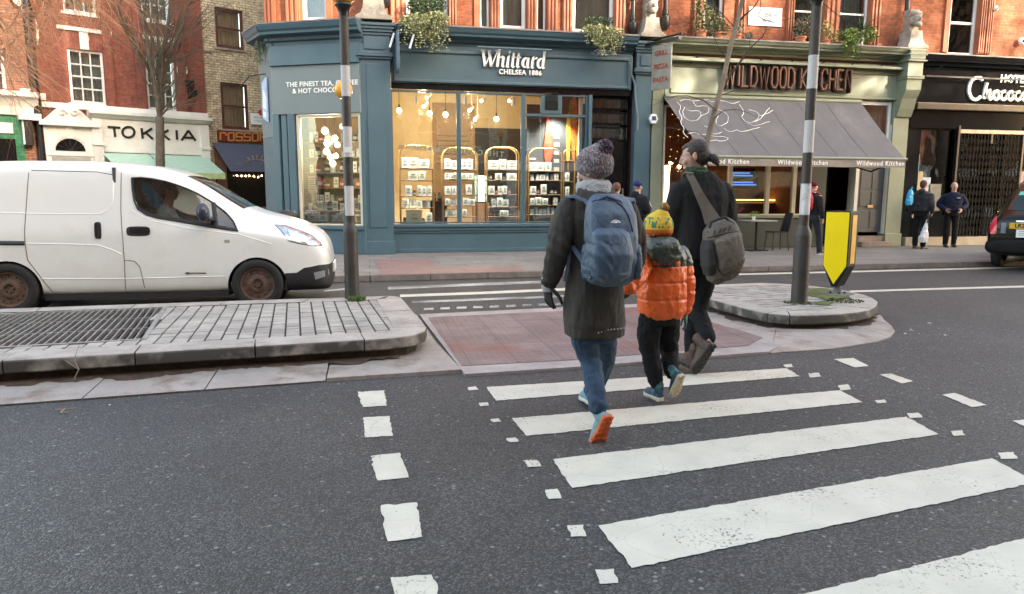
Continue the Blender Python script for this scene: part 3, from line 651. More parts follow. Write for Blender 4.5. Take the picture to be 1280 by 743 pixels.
# angled corner upper storey
Lc = 2.14
ch_h = [(CH.x(376, .3, 15), CH.x(408, .3, 15), 5.28, 7.5)]
mb = MB(); wall(mb, .0, Lc+.1, 4.6, 13.5, .3, .6, ch_h); B1.put(mb, 'wall', M_brick, CH)
sash(B1, CH, *ch_h[0], .38, back=M_blind, fw_=.09, sill=False)
for a, b in ((331,345), (358,375.5), (408.5,416)): terra(B1, CH, CH.x(a, .3, 15), CH.x(b, .3, 15), .3)
mb = MB(); mb.box(-.1, .78, .3, .6, 4.6, 13.5); B1.put(mb, 'wall', M_terra, C2)
mb = MB(); wall(mb, 0, 14.1, 0, 13.5, 0, .35); B1.put(mb, 'side_wall', brick('stock_brick', (.42,.33,.20), (.33,.25,.15), (.22,.19,.14), blotch=.25), SW)
mb = MB(); mb.prism([(-2.4,17.95), (-2.0,17.3), (-.1,16.6), (PARTX,16.82), (PARTX,32), (-2.4,32)], 13.5, 13.7, lambda u, v, w_: (u, v-16.6, w_)); B1.put(mb, 'roof', M_lead, MF)
mb = MB(); mb.box(PARTX-.25, PARTX, .61, 15.4, 0, 13.5); B1.put(mb, 'party_wall', M_brick, MF)
mb = MB(); mb.box(-2.2, PARTX, 15.0, 15.4, 0, 13.5); B1.put(mb, 'rear_wall', M_brick, MF)

def cornice(B, fr, x0, x1, zb, zt, y, m, proj=.38, name='cornice', lead=True):
    h = zt-zb
    prof = [(y, zb), (y-.05, zb), (y-.06, zb+h*.18), (y-.12, zb+h*.25), (y-.13, zb+h*.4), (y-proj*.8, zb+h*.5), (y-proj*.82, zb+h*.62), (y-proj*.92, zb+h*.72), (y-proj, zb+h*.92), (y-proj, zt), (y, zt)]
    mb = MB(); mb.prism(prof, x0, x1, lambda u, v, w_: (w_, u, v)); o = B.put(mb, name, m, fr)
    if lead:
        mb = MB(); mb.prism([(y-proj-.02, zt-.012), (y-proj-.02, zt+.02), (y+.02, zt+.07), (y+.02, zt+.003), (y-proj, zt+.003)], x0, x1, lambda u, v, w_: (w_, u, v)); mb.build('lead_capping', M_lead, o)
    return o
# --- shop front, street side
zf0, zf1 = Z(640, 107.6, -.12), Z(640, 62, -.12)
zc0, zc1 = Z(640, 56, -.1), Z(640, 42, -.45)
print('fascia', zf0, zf1, zc0, zc1)
x0, x1 = .58, X(790, -.1, 80)
cornice(B1, MF, x0+.02, x1+.05, 4.78, 5.14, 0, M_teal, .42)
mb = MB(); mb.box(x0, x1, -.08, .15, zf0, 4.78); fas = B1.put(mb, 'fascia', M_teal, MF)
mb = MB(); e = .06
for q in ((x0+.06, x1-.04, zf0+.02, zf0+.02+e), (x0+.06, x1-.04, 4.62, 4.62+e), (x0+.06, x0+.06+e, zf0+.08, 4.62), (x1-.04-e, x1-.04, zf0+.08, 4.62)): mb.box(q[0], q[1], -.12, -.08, q[2], q[3])
mb.build('moulding', M_teal, fas, bev=.01)
mb = MB(); mb.box(x0, x1, -.02, .3, zf0-.13, zf0-.002); B1.put(mb, 'lintel', M_black, MF)
# lettering: a bold serif italic word drawn stroke by stroke
def serif_word(mb, x, z, s, y0, y1):
    T, t = .25, .10
    def R_(pts, w): ribbon(mb, [(x+s*(px_+.14*pz_), z+s*pz_) for px_, pz_ in pts], [q*s for q in (w if isinstance(w, list) else [w]*len(pts))], y0, y1)
    def base(dx): nonlocal x; x += dx*s
    R_([(0,1.5),(.42,0)], T); R_([(.42,0),(.8,1.35)], t); R_([(.62,1.5),(1.02,0)], T); R_([(1.02,0),(1.45,1.5)], t); R_([(-.22,1.5),(.22,1.5)], .08); R_([(1.25,1.5),(1.65,1.5)], .08); base(1.62)
    def stem(h, dx=0): R_([(dx-.1,h-.06),(dx,h),(dx,.1),(dx+.12,.02),(dx+.2,.08)], [.06,T,T,.14,.06])
    R_([(-.12,1.62),(0,1.66),(0,0)], [.06,T,T]); R_([(0,.6),(.15,.88),(.36,1.0),(.5,.9),(.5,.12),(.6,.02),(.72,.1)], [.06,.1,.16,T,T,.14,.06]); base(.98)
    stem(1.0); R_([(-.02,1.36),(.14,1.52)], .2); base(.5)
    for _ in range(2): R_([(.0,1.4),(0,.16),(.1,.03),(.26,.1)], [T*.7,T,.16,.06]); R_([(-.16,.98),(.28,.98)], .1); base(.5)
    R_(arc(.3,.5,.28,.45,50,310,10), [.08,.12,.17,.22,T,T,T,.2,.15,.12,.08]); R_([(.5,.98),(.52,.15),(.62,.02),(.76,.1)], [T,T,.14,.06]); base(.98)
    stem(1.0); R_([(.03,.55),(.15,.85),(.32,1.0),(.44,.94)], [.06,.1,.14,.22]); base(.56)
    R_(arc(.3,.5,.28,.45,50,310,10), [.08,.12,.17,.22,T,T,T,.2,.15,.12,.08]); R_([(.42,1.66),(.54,1.7),(.54,.15),(.64,.02),(.78,.1)], [.06,T,T,.14,.06])
M_wl = mat('white_letters', (.85,.85,.82), .4, var=.02)
mb = MB(); a = X(600, -.16, 75); b = X(684, -.16, 75); s_ = (b-a)/6.75
serif_word(mb, a+.02, Z(640, 84.5, -.16), s_, -.17, -.12); mb.build('lettering', M_wl, fas)
lettering('lettering', 'CHELSEA 1886', .15, M_wl, fas, X(650.5, -.14, 90), -.13, Z(650, 91, -.13), bold=.004, space=1.08, ext=.012)
mb = MB(); mb.tube([(X(597, -.3, 57), -.26, Z(640, 61, -.26)), (X(690, -.3, 60), -.26, Z(640, 61, -.26))], .03, 8); mb.build('sign_light_trough', M_teal, fas)
# pilasters with panelled capitals, stone plinths and scrolls above
def pil(B, x0, x1, y, m, capz, topz, z0=.11, panel=True, stone=True, fr=MF, cw=.05):
    mb = MB(); mb.box(x0, x1, y, .1, z0, capz-.1)
    mb.box(x0-.03, x1+.03, y-.04, .1, z0, z0+.3)
    o = B.put(mb, 'pilaster', m, fr, bev=.01)
    mb = MB()
    if panel: mb.box(x0+.14, x1-.14, y-.02, y-.001, z0+.6, capz-.2)
    for k, (pz, pp) in enumerate(((-.1, .03), (-.05, .07), (0, .04))): mb.box(x0-pp, x1+pp, y-pp-.02, .1, capz+pz, capz+pz+.045)
    mb.box(x0, x1, y-.03, .1, capz+.045, topz-.28)
    mb.box(x0+.1, x1-.1, y-.055, y-.03, capz+.1, topz-.34)
    for k in range(4): mb.box(x0-.03-.03*k, x1+.03+.03*k, y-.06-.035*k, .1, topz-.28+.06*k, topz-.22+.06*k)
    mb.build('capital', m, o, bev=.008)
    return o
p1_ = pil(B1, -.1, .56, -.38, M_teal, Z(470, 68, -.4), 5.16)
p2_ = pil(B1, X(793, -.1), X(813, -.1), -.12, M_teal, Z(800, 88, -.12), 5.1, panel=False)
def plinth(B, xc, y, z, w=.7, head=False, fr=MF, nm='stone_bracket'):
    mb = MB()
    prof = [(w*.5, 0), (w*.5, .06), (w*.36, .14), (w*.30, .26), (w*.27, .42), (w*.27, .46)]
    mb.rings([[(xc-a_, y-a_*.7, z+h), (xc+a_, y-a_*.7, z+h), (xc+a_, y+.3, z+h), (xc-a_, y+.3, z+h)] for a_, h in prof])
    o = B.put(mb, nm, M_stone, fr, smooth=50)
    mb = MB()
    if head:
        mb.ball((xc, y-.05, z+.74), .15, 12, (.9, 1.0, 1.2)); mb.ball((xc, y-.20, z+.72), .035, 8, (1, 1, 1.5)); mb.ball((xc, y-.02, z+.86), .165, 12, (1, 1, .6)); mb.ball((xc-.1, y-.02, z+.7), .07, 8, (1, 1, 1.6)); mb.ball((xc+.1, y-.02, z+.7), .07, 8, (1, 1, 1.6)); mb.ball((xc, y-.15, z+.6), .09, 10, (1, .8, .9)); mb.box(xc-.13, xc+.13, y, y+.25, z+.44, z+1.0)
        mb.build('carved_head', M_stone, o, smooth=60)
    else:
        mb.box(xc-.2, xc+.2, y-.03, y+.25, z+.44, z+1.1)
        for k in (-1, 1): mb.tube([(xc+k*.12+.06*math.cos(t_*.7)*(.3+t_/14), y-.08, z+.72+.17*math.sin(t_*.7)*(.3+t_/14)) for t_ in range(14)], .03, 6)
        mb.build('carved_scroll', M_stone, o, smooth=60)
    return o
plinth(B1, .23, -.3, 5.18, .78)
plinth(B1, X(812, -.05, 40), -.1, 5.16, .62, head=True)
# display windows with frames, sill and riser
xa, xm1, xm2, xr, xd0, xd1 = X(492, 0, 180), X(573.5, 0, 180), X(654, 0, 180), X(733, 0, 180), X(739, 0, 180), X(789, 0, 180)
zs, zt = .79, zf0-.15; ztr = Z(690, 144.5, 0)
mb = MB(); mb.box(.56, xd0-.02, -.06, .12, .11, .56); mb.box(.58, xd0-.02, -.09, .1, .11, .2); B1.put(mb, 'stall_riser', M_teal, MF, bev=.01)
mb = MB(); mb.box(.56, xd0-.02, -.16, .15, .70, .775); mb.box(.56, xd0-.02, -.12, .15, .62, .70); mb.box(.56, xd0-.02, -.09, .15, .562, .62); B1.put(mb, 'window_sill', M_teal, MF, bev=.012)
def display(B, fr, x0, x1, z0, z1, m, transom=None, y=0., fw_=.05, gm=None):
    mb = MB(); mb.box(x0, x0+fw_, y-.02, y+.08, z0, z1); mb.box(x1-fw_, x1, y-.02, y+.08, z0, z1); mb.box(x0+fw_, x1-fw_, y-.01, y+.08, z1-fw_*.7, z1); mb.box(x0+fw_, x1-fw_, y-.01, y+.08, z0, z0+fw_*.6)
    if transom: mb.box(x0+fw_, x1-fw_, y-.015, y+.08, transom-.03, transom+.03)
    o = B.put(mb, 'display_window', m, fr, bev=.006, seg=1)
    g = MB(); g.box(x0+fw_*.5, x1-fw_*.5, y+.03, y+.036, z0, z1); g.build('glass', gm or M_glass, o)
    return o
display(B1, MF, xa-.06, xm1, zs, zt, M_teal); display(B1, MF, xm1+.004, xm2, zs, zt, M_teal); dw = display(B1, MF, xm2+.004, xr+.02, zs, zt, M_teal, ztr)
mb = MB(); v0, v1 = X(676, 0, 128), X(702, 0, 128); mb.box(v0, v1, -.03, .1, ztr+.03, zt-.04); mb.build('vent_surround', M_teal, dw, bev=.01)
mb = MB(); mb.box(v0+.1, v1-.1, -.045, -.03, ztr+.12, zt-.14)
for i in range(9): z_ = ztr+.14+i*.045; mb.box(v0+.1, v1-.1, -.06, -.045, z_, z_+.018)
mb.build('vent_grille', M_iron, dw)
mb = MB(); mb.box(xr-.08, xr-.01, .09, .14, zs, ztr+.3); mb.box(xr+.02, xd0-.02, -.1, .2, .11, zf0-.14); B1.put(mb, 'window_jamb', M_teal, MF)
mb = MB(); mb.box(xr-.16, xr-.06, .1, .16, zs, zt); B1.put(mb, 'inner_jamb', M_white, MF)
# black door with glazed lights over it
mb = MB(); y_ = .25
mb.box(xd0, xd1, y_, y_+.06, .16, Z(760, 176, .3)-.03)
dr = B1.put(mb, 'door', M_black, MF, bev=.006); mb = MB()
zl = Z(760, 176, .3)
for a_, b_ in ((.4, 1.2), (1.35, zl-.2)):
    for c_, d_ in ((xd0+.12, xd0+.45), (xd0+.55, xd1-.1)): mb.box(c_, d_, y_-.02, y_-.001, a_, b_)
mb.build('door_panel', M_black, dr, bev=.015); mb = MB(); mb.box(xd1-.13, xd1-.09, y_-.05, y_-.001, 1.0, 1.62); mb.build('door_pull', mat('steel', (.6,.6,.58), .3, metal=1), dr, bev=.01)
for q0, q1 in ((176, 158), (157, 139), (138, 121)):
    a_, b_ = Z(760, q0, .3), Z(760, q1, .3)
    sash(B1, MF, xd0, xd1, a_, b_-.02, .25, M_black, 1, 1, M_curt, False, .04, name='fanlight', bd=.5)
mb = MB(); mb.box(xd0, xd1, -.02, .6, .11, .16); B1.put(mb, 'door_step', M_stone, MF)
# conduit and cables on the pilaster
mb = MB(); cx_ = X(789, -.1)
mb.tube([(X(789,-.2,60), -.25, 4.7), (X(790,-.2,60), -.2, 4.3), (X(795,-.2,60), -.17, 4.1), (X(797,-.2,60), -.16, 3.7), (X(800,-.2,60), -.16, 3.3), (X(800,-.2,60), -.16, 3.0)], .022, 6); B1.put(mb, 'cable', mat('grey_cable', (.2,.24,.26), .5), MF, smooth=60)
# drainpipes
def drain(B, x, y, z0, z1, fr=MF, head=True, r=.055):
    mb = MB(); mb.tube([(x, y, z0), (x, y, z1)], r, 10)
    for q in ([z0+.35, z0+.8] if head else []) + [z0+k*1.8 for k in range(1, int((z1-z0)/1.8)+1)]: mb.tube([(x, y, q), (x, y, q+.09)], r*1.35, 10)
    if head: mb.lathe([(.05, 0), (.10, .08), (.12, .2), (.12, .3), (.06, .32)], (x, y, z0-.02), 10)
    return B.put(mb, 'drainpipe', M_iron, fr, smooth=40)
drain(B1, X(791.5, .05, 20), .06, 5.25, 13.4); drain(B1, X(482, .05, 10), .08, 5.6, 13.4, r=.05)
# --- corner section
zf0c, zf1c = CH.z(400, 142.5), CH.z(400, 78)
ztc = zf0c
mb = MB(); mb.box(-.02, Lc, 0, .25, 4.72, 5.0); B1.put(mb, 'frieze', M_teal, CH)
zmid = CH.z(400, 77, -.05)
mb = MB(); mb.box(.0, Lc, -.04, .25, zf0c, zmid-.06); fc = B1.put(mb, 'fascia', M_tealg, CH, bev=.01)
mb = MB(); mb.box(-.04, Lc, -.09, .25, zmid-.055, zmid+.03); mb.box(-.02, Lc, -.02, .25, zmid+.03, 4.72); mb.build('moulding', M_teal, fc)
cornice(B1, CH, -.12, Lc+.1, 4.72, 5.14, .05, M_teal, .38)
lettering('lettering', 'THE FINEST TEA, COFFEE\n& HOT CHOCOLATE', .145, M_wl, fc, CH.x(402, -.05, 110), -.045, CH.z(400, 109, -.05), space=1.08, bold=.003)
cornice(B1, C2, -.14, .93, 4.72, 5.14, .05, M_teal, .38)
mb = MB(); mb.box(0, .87, -.01, .25, 2.75, 4.72); f2 = B1.put(mb, 'fascia', M_tealg, C2, bev=.01)
mb = MB(); mb.box(-.02, .86, .0, .3, .11, 2.75); B1.put(mb, 'pilaster', M_teal, C2, bev=.01)
cl = CH.x(350, 0, 200); cw0 = CH.x(372, 0, 200)
mb = MB(); mb.box(-.02, .14, -.04, .25, .11, zf0c); mb.box(.18, .32, -.01, .25, .11, zf0c); mb.box(.36, cw0-.02, -.05, .25, .11, zf0c); B1.put(mb, 'pilaster', M_teal, CH, bev=.012)
cw1 = CH.x(453, 0, 220)
zsl, zsh = CH.z(420, 283), zf0c-.02
mb = MB(); mb.box(cw0-.02, Lc, .0, .2, .11, zsl-.08); mb.box(cw0-.02, Lc, -.05, .2, zsl-.075, zsl); B1.put(mb, 'stall_riser', M_teal, CH, bev=.012)
dc = display(B1, CH, cw0, cw1, zsl+.01, zsh, M_cream, y=.02, fw_=.07)
mb = MB(); mb.box(cw1+.002, Lc+.05, -.03, .25, .11, zf0c); B1.put(mb, 'window_jamb', M_teal, CH)
# little hanging sign on the splay and its bracket
hs = thing('hanging_sign', 'small pale blue and white projecting sign on the corner of the blue tea shop', 'sign', C2.M @ Vector((.45, -.05, 3.55)))
mb = MB(); mb.prism([(-.16,-.35),(.16,-.45),(.16,.55),(-.16,.45)], -.02, .02, lambda u, v, w_: (u, w_, v)); mb.build('panel', mat('sign_pale_blue', (.45,.56,.75), .4), hs, bev=.005)
mb = MB(); mb.prism([(-.13,-.1),(.13,-.18),(.13,.12),(-.03,.30),(-.13,.05)], -.024, -.0205, lambda u, v, w_: (u, w_, v)); mb.prism([(-.11,-.3),(.09,-.36),(.09,-.24),(-.11,-.18)], -.024, -.0205, lambda u, v, w_: (u, w_, v)); mb.build('printed_shape', M_wl, hs)
mb = MB(); mb.tube([(.1,0,.62),(-.25,-.25,.6),(-.35,-.45,.35)], .014, 6); mb.build('bracket', M_iron, hs)
hs.rotation_euler = (0, 0, C2.a)
# projecting sign over the left pilaster of the shop
ps = thing('projecting_sign', 'narrow blue blade sign projecting beside the fascia of the tea shop', 'sign', (X(497, -.5, 80), 16.05, 4.5))
mb = MB(); mb.box(-.03, .03, -.3, .3, -.38, .42); mb.build('panel', M_teal, ps, bev=.01)
mb = MB(); mb.box(-.034, .034, -.26, .26, -.30, .36); mb.build('printed_face', mat('blade_print', (.16,.26,.40), .4, var=.4, scale=3), ps)
mb = MB(); mb.tube([(0,.3,.5),(0,-.32,.5)], .016, 6); mb.tube([(0,-.3,.5),(0,-.3,.4)], .01, 5); mb.tube([(0,.25,.5),(0,.25,.4)], .01, 5); mb.build('bracket', M_iron, ps)
for dx in (X(489.5, -.5, 50), X(514, -.5, 50)):
    t_ = thing('sign_spotlight', 'slim white spotlight arm over the %s end of the blue tea shop sign' % ('left' if dx < .7 else 'ivy'), 'spotlight', (dx, 16.2, 4.72), group='spotlight arms on the tea shop')
    mb = MB(); mb.tube([(0,0,.1),(.0,-.25,.12)], .012, 6); mb.build('arm', M_iron, t_)
    mb = MB(); mb.tube([(.05,-.26,.16),(-.05,-.28,-.14)], .025, 8); mb.build('lamp_head', M_wl, t_)

# ---------------- interior of the tea shop
M_inw = mat('warm_cream_wall', (.62,.50,.30), .8, var=.06); M_inb = mat('tan_panel', (.30,.20,.11), .7, var=.1); M_wood = mat('oak_floor', (.25,.15,.08), .5, var=.3, scale=8)
mb = MB(); yb = 3.2
mb.box(.5, 6.4, yb, yb+.1, .11, 4.2); mb.box(.42, .5, .3, yb, .11, 4.2); mb.box(xd0-.06, xd0-.02, .3, yb, .11, 4.2)
B1.put(mb, 'interior_wall', M_inw, MF)
mb = MB(); mb.box(-.2, 6.4, .3, 6, 4.22, 4.3); mb.box(-1.8, -.2, .85, 6, 4.22, 4.3); B1.put(mb, 'ceiling', M_inw, MF)
mb = MB(); mb.box(-.1, 6.4, .14, 6, .05, .3); mb.box(-1.8, -.1, .85, 6, .05, .3); B1.put(mb, 'interior_floor', M_wood, MF)
mb = MB(); mb.box(X(541,3.1,160), X(594,3.1,160), yb-.04, yb-.002, .3, 3.95); B1.put(mb, 'wall_panel', M_inb, MF)
mb = MB(); mb.box(X(594.5,3.1,160), X(690,3.1,160), yb-.05, yb-.002, .3, 3.3); B1.put(mb, 'wall_panel', M_slate, MF)
mb = MB()
for i in range(6): z_ = 3.05-.13*i-(.1 if i > 2 else 0); mb.box(X(546,3.1,160), X(546+rnd.uniform(34,42),3.1,160), yb-.046, yb-.041, z_, z_+.03)
B1.put(mb, 'wall_lettering', mat('brown_print', (.12,.08,.05), .7), MF)
# reversed lettering on the inside of the glass
lettering('window_lettering', 'THE COUNTERTAINING', .17, mat('frosted_letters', (.75,.73,.66), .6), B1.e, X(565, .06, 190), .044, Z(565, 188.5, .06), mirror=True, space=1.42, bold=.006, ext=.001, rot=Matrix.Rotation(R(3.6), 4, 'Y'))
# slate posters in the third window
pst = thing('hanging_poster', 'dark slate poster with a red chilli pepper in the tea shop window', 'poster', (X(675, .7, 170), 17.25, 1.9))
mb = MB(); pw_ = .56; mb.box(-pw_*.62, pw_*.62, 0, .02, -.3, 1.75); mb.build('panel', M_slate, pst)
mb = MB(); zc = .55; out_ = [(.0,1.35),(.05,1.1),(.1,.8),(.14,.5),(.13,.2),(.05,-.05),(.02,-.2),(-.02,-.02),(-.07,.2),(-.09,.5),(-.05,.8),(-.02,1.1)]
mb.prism([(a+.17, b+.3) for a, b in out_], -.03, -.004, lambda u, v, w_: (u, w_, v)); mb.build('printed_chilli', mat('chilli_red', (.42,.07,.04), .4, var=.7, scale=12), pst, bev=.008)
mb = MB()
for i in range(4): mb.box(-.30, -.30+rnd.uniform(.18,.26), -.004, -.001, .42-.11*i, .46-.11*i)
mb.build('printed_text', mat('grey_print', (.30,.28,.25), .7), pst)
pst2 = thing('hanging_poster', 'slate poster of yellow and orange peppers at the right of the tea shop window', 'poster', (X(709, .7, 170), 17.28, 1.9))
mb = MB(); mb.box(-.42, .36, 0, .02, -.9, 2.0); mb.build('panel', M_slate, pst2)
for k, (cx0, cz, h_, w_, col) in enumerate(((.02,.85,.75,.075,(.62,.36,.03)), (.16,1.2,.8,.11,(.55,.13,.03)), (.27,.7,.6,.05,(.5,.30,.03)), (.08,1.55,.35,.07,(.25,.22,.04)))):
    mb = MB(); mb.prism([(cx0+w_*math.sin(t)*(.7+.3*math.cos(t)), cz+h_*math.cos(t)) for t in [i*math.pi/8 for i in range(16)]], -.03-.004*k, -.003, lambda u, v, w2: (u, w2, v)); mb.build('printed_pepper', mat('pepper_%d' % k, col, .4, var=.4, scale=9), pst2, bev=.008)
mb = MB()
for i in range(6): mb.box(-.36, -.36+.15, -.004, -.001, 1.15-.2*i, 1.24-.2*i)
mb.build('printed_text', mat('grey_print', (.30,.28,.25), .7), pst2)
# arched brass display racks with goods
M_brass = mat('aged_brass', (.42,.27,.12), .38, metal=.85, var=.2); M_shelf = mat('walnut_shelf', (.16,.09,.05), .5)
RY = .62
goods = {'carton': ('cream tea carton', (.74,.70,.58)), 'blue': ('pale blue tea tin', (.42,.52,.60)), 'white': ('white tea box', (.80,.80,.76)), 'jar': ('small dark jar', (.05,.04,.04)), 'red': ('small red caddy', (.42,.08,.05))}
GM = {}
def good(kind, x, y, z, w_, d, h, lab, grp):
    key = (kind, round(w_, 2), round(h, 2))
    nm = {'carton': 'tea_carton', 'blue': 'tea_tin', 'white': 'tea_box', 'jar': 'jar', 'red': 'caddy'}[kind]
    if key not in GM:
        mb = MB()
        if kind in ('jar', 'red'): mb.lathe([(w_*.42, 0), (w_*.5, h*.1), (w_*.5, h*.7), (w_*.3, h*.82), (w_*.34, h*.85), (w_*.34, h)], (0, 0, 0), 10)
        elif kind == 'blue': mb.lathe([(w_*.5, 0), (w_*.5, h*.72), (w_*.46, h*.73), (w_*.5, h*.75), (w_*.5, h*.97), (w_*.4, h)], (0, 0, 0), 12)
        else: mb.box(-w_/2, w_/2, -d/2, d/2, 0, h)
        body = mb.mesh(nm, mat('goods_'+kind, goods[kind][1], .5, var=.12, scale=2), smooth=40, bev=.004 if kind in ('carton', 'white') else 0, seg=1)
        mb = MB()
        if kind in ('carton', 'white'): mb.box(-w_*.32, w_*.32, -d/2-.003, -d/2-.0005, h*.3, h*.42); mb.box(-w_*.2, w_*.2, -d/2-.003, -d/2-.0005, h*.55, h*.75)
        else: mb.lathe([(w_*.505, h*.25), (w_*.505, h*.6)], (0, 0, 0), 12)
        lb = mb.mesh('printed_label', mat('label_ink' if kind in ('carton', 'white') else 'label_paper', (.30,.33,.32) if kind in ('carton', 'white') else (.6,.6,.55), .6))
        GM[key] = (body, lb)
    o = bpy.data.objects.new(nm, GM[key][0]); COL.objects.link(o); o.location = (x, y, z); tag(o, lab, {'carton': 'carton', 'blue': 'tin', 'white': 'box', 'jar': 'jar', 'red': 'tin'}[kind], grp)
    l_ = bpy.data.objects.new('printed_label', GM[key][1]); COL.objects.link(l_); l_.parent = o
ORD = ['top', 'second', 'third', 'fourth', 'fifth', 'bottom']
def rack(pxa, pxb, pytop, ys, name, kinds, narrow=False, off=RY):
    xa_, xb_ = MF.at(pxa, 230, off).x, MF.at(pxb, 230, off).x; w_ = xb_-xa_; xc = (xa_+xb_)/2
    t = thing('display_rack', '%s arched brass display rack stocked with tea behind the tea shop window' % name, 'shelving rack', (xc, 16.6+off, .3), group='arched brass racks in the tea shop')
    ztop = Z(600, pytop, off)-.3
    r_ = w_*.5; 
    for dy in (-.13, .13):
        mb = MB(); pts = [(-r_, dy, 0)]+[(-r_*.45+(-r_*.55)*math.cos(R(a_)), dy, ztop-r_*.55+r_*.55*math.sin(R(a_))) for a_ in range(0, 91, 15)]+[(r_*.45+(r_*.55)*math.sin(R(a_)), dy, ztop-r_*.55+r_*.55*math.cos(R(a_))) for a_ in range(0, 91, 15)]+[(r_, dy, 0)]
        mb.tube(pts, .017, 8); mb.build('frame', M_brass, t, smooth=60)
    rng = random.Random(hash(name) % 1000 if False else sum(map(ord, name)))
    for j, py in enumerate(ys):
        z_ = Z(600, py, off)
        mb = MB(); mb.box(-r_, r_, -.14, .14, -.3+z_-.018, -.3+z_+.006); mb.build('shelf', M_shelf, t, bev=.004, seg=1)
        gap = (Z(600, ys[j-1], off)-z_) if j else .42
        x = xa_+.05
        while x < xb_-.06:
            kd = rng.choice(kinds[j % len(kinds)]); 
            if kd == 'gap': x += .07; continue
            wq = {'carton': rng.choice((.16, .24)), 'white': rng.choice((.10, .14)), 'blue': .095, 'jar': .085, 'red': .08}[kd]
            if narrow: wq = min(wq, .1)
            if x+wq > xb_-.04: break
            hq = min(gap*.72, {'carton': .24, 'white': .24, 'blue': .17, 'jar': .13, 'red': .14}[kd])*rng.choice((.85, 1))
            good(kd, x+wq/2, 16.6+off-.075+rng.uniform(-.01, .01), z_+.0065, wq, .12, hq, '%s on the %s shelf of the %s rack' % (goods[kd][0], ORD[min(j, 5)], name), 'goods on the %s rack' % name)
            x += wq+rng.choice((.008, .012, .03))
    return t
K1 = [['carton','white'], ['carton','carton','gap'], ['white','white','jar','gap'], ['blue','blue','white'], ['jar','carton','white','gap'], ['white','blue']]
rack(500, 541.5, 184, [211.8, 226.3, 245.7, 260, 278.5], 'leftmost', K1)
rack(553, 596, 186, [212.6, 225, 244, 257, 271], 'second from left', [['white'], ['white','carton'], ['white','gap','red'], ['white'], ['carton','white']])
rack(607.5, 647, 184.5, [212, 225.5, 243.5, 259, 271], 'middle', [['carton'], ['gap','carton','jar'], ['white','gap','red'], ['carton','white','gap'], ['jar','white','red']])
rack(659.5, 700, 185, [213.5, 225.3, 243.4, 256.7, 268.6], 'fourth from left', [['carton'], ['blue','blue','white'], ['white','gap','red','jar'], ['white','gap'], ['blue']])
rack(702.5, 716, 187, [200, 226.5, 246, 262, 273], 'narrow rightmost', [['gap'], ['white'], ['white','gap'], ['jar','white'], ['carton']], narrow=True)
gb = thing('gift_box', 'large cream gift box with a printed emblem at the foot of the leftmost arched rack', 'box', (X(517.5, .4, 270), 17.0, .79))
mb = MB(); mb.box(-.185, .185, -.08, .08, 0, .32); mb.build('box', mat('gift_cream', (.60,.54,.38), .5, var=.08), gb, bev=.006)
mb = MB()
for k in (-1, 1):
    for q in (0, 1): mb.tube([(k*.01, -.083, .17), (k*(.03+q*.02), -.083, .21-q*.01), (k*(.045+q*.015), -.083, .19)], .004, 5)
mb.box(-.07, .07, -.083, -.081, .09, .105); mb.build('printed_emblem', mat('emblem_green', (.06,.10,.05), .5), gb)
# screen glowing between the racks
sc_ = thing('display_screen', 'small lit screen showing a green picture between the second and middle racks', 'screen', (X(601, 1.4, 240), 18.0, 1.25))
mb = MB(); mb.box(-.17, .17, 0, .05, 0, .72); mb.build('casing', M_black, sc_, bev=.006)
mb = MB(); mb.box(-.15, .15, -.003, -.001, .03, .69); mb.build('picture', emis('screen_green', (.55,.80,.62), .28), sc_)
mb = MB(); mb.box(-.2, .2, -.1, .2, -.95, 0); mb.build('stand', M_shelf, sc_)
cn = thing('counter', 'dark purple display counter standing between the left two racks', 'counter', (X(548, .9, 270), 17.5, .3))
mb = MB(); mb.box(-.2, .2, -.15, .15, 0, .98); mb.build('cabinet', mat('plum_paint', (.09,.045,.05), .5), cn, bev=.01); mb = MB(); mb.box(-.23, .23, -.18, .18, .981, 1.01); mb.build('top', M_shelf, cn, bev=.006)
for dx, k in ((-.1, 'jar'), (.02, 'jar'), (.1, 'jar')): good(k, cn.location.x+dx, 17.45, 1.312, .085, .1, .2, 'dark jar standing on the plum counter', 'jars on the plum counter')
# lamps
def pendant(px, py, off, power, lab, grp, r=.06, col=(1, .72, .42), drop=True, st=3.5):
    p = MF.at(px, py, off); t = thing('pendant_lamp', lab, 'lamp', (p.x, 16.6+p.y, p.z), group=grp)
    mb = MB(); mb.ball((0, 0, 0), r, 12); mb.build('bulb', emis('bulb_%g' % st, col, st), t, smooth=180)
    mb = MB(); mb.tube([(0, 0, r+.003), (0, 0, r+.08)], .02, 8); mb.tube([(0, 0, r+.08), (0, 0, max(r+.1, 4.2-p.z))], .006, 5); mb.build('cord', M_iron, t)
    if power:
        l = bpy.data.lights.new('lamp_light', 'POINT'); l.energy = power; l.color = col; l.shadow_soft_size = r*1.3
        lo = bpy.data.objects.new('lamp_light', l); COL.objects.link(lo); lo.parent = t; lo.location = (0, 0, -r-.06)
    return t
for i, (px, py) in enumerate(((499,138.5), (537,142), (557,143.5), (620.5,149))):
    pendant(px, py, .36, 2.5, 'glowing globe pendant hanging in the tea shop, %s' % ['over the leftmost rack', 'between the two left racks', 'over the second rack', 'over the middle rack'][i], 'globe pendants in the tea shop')
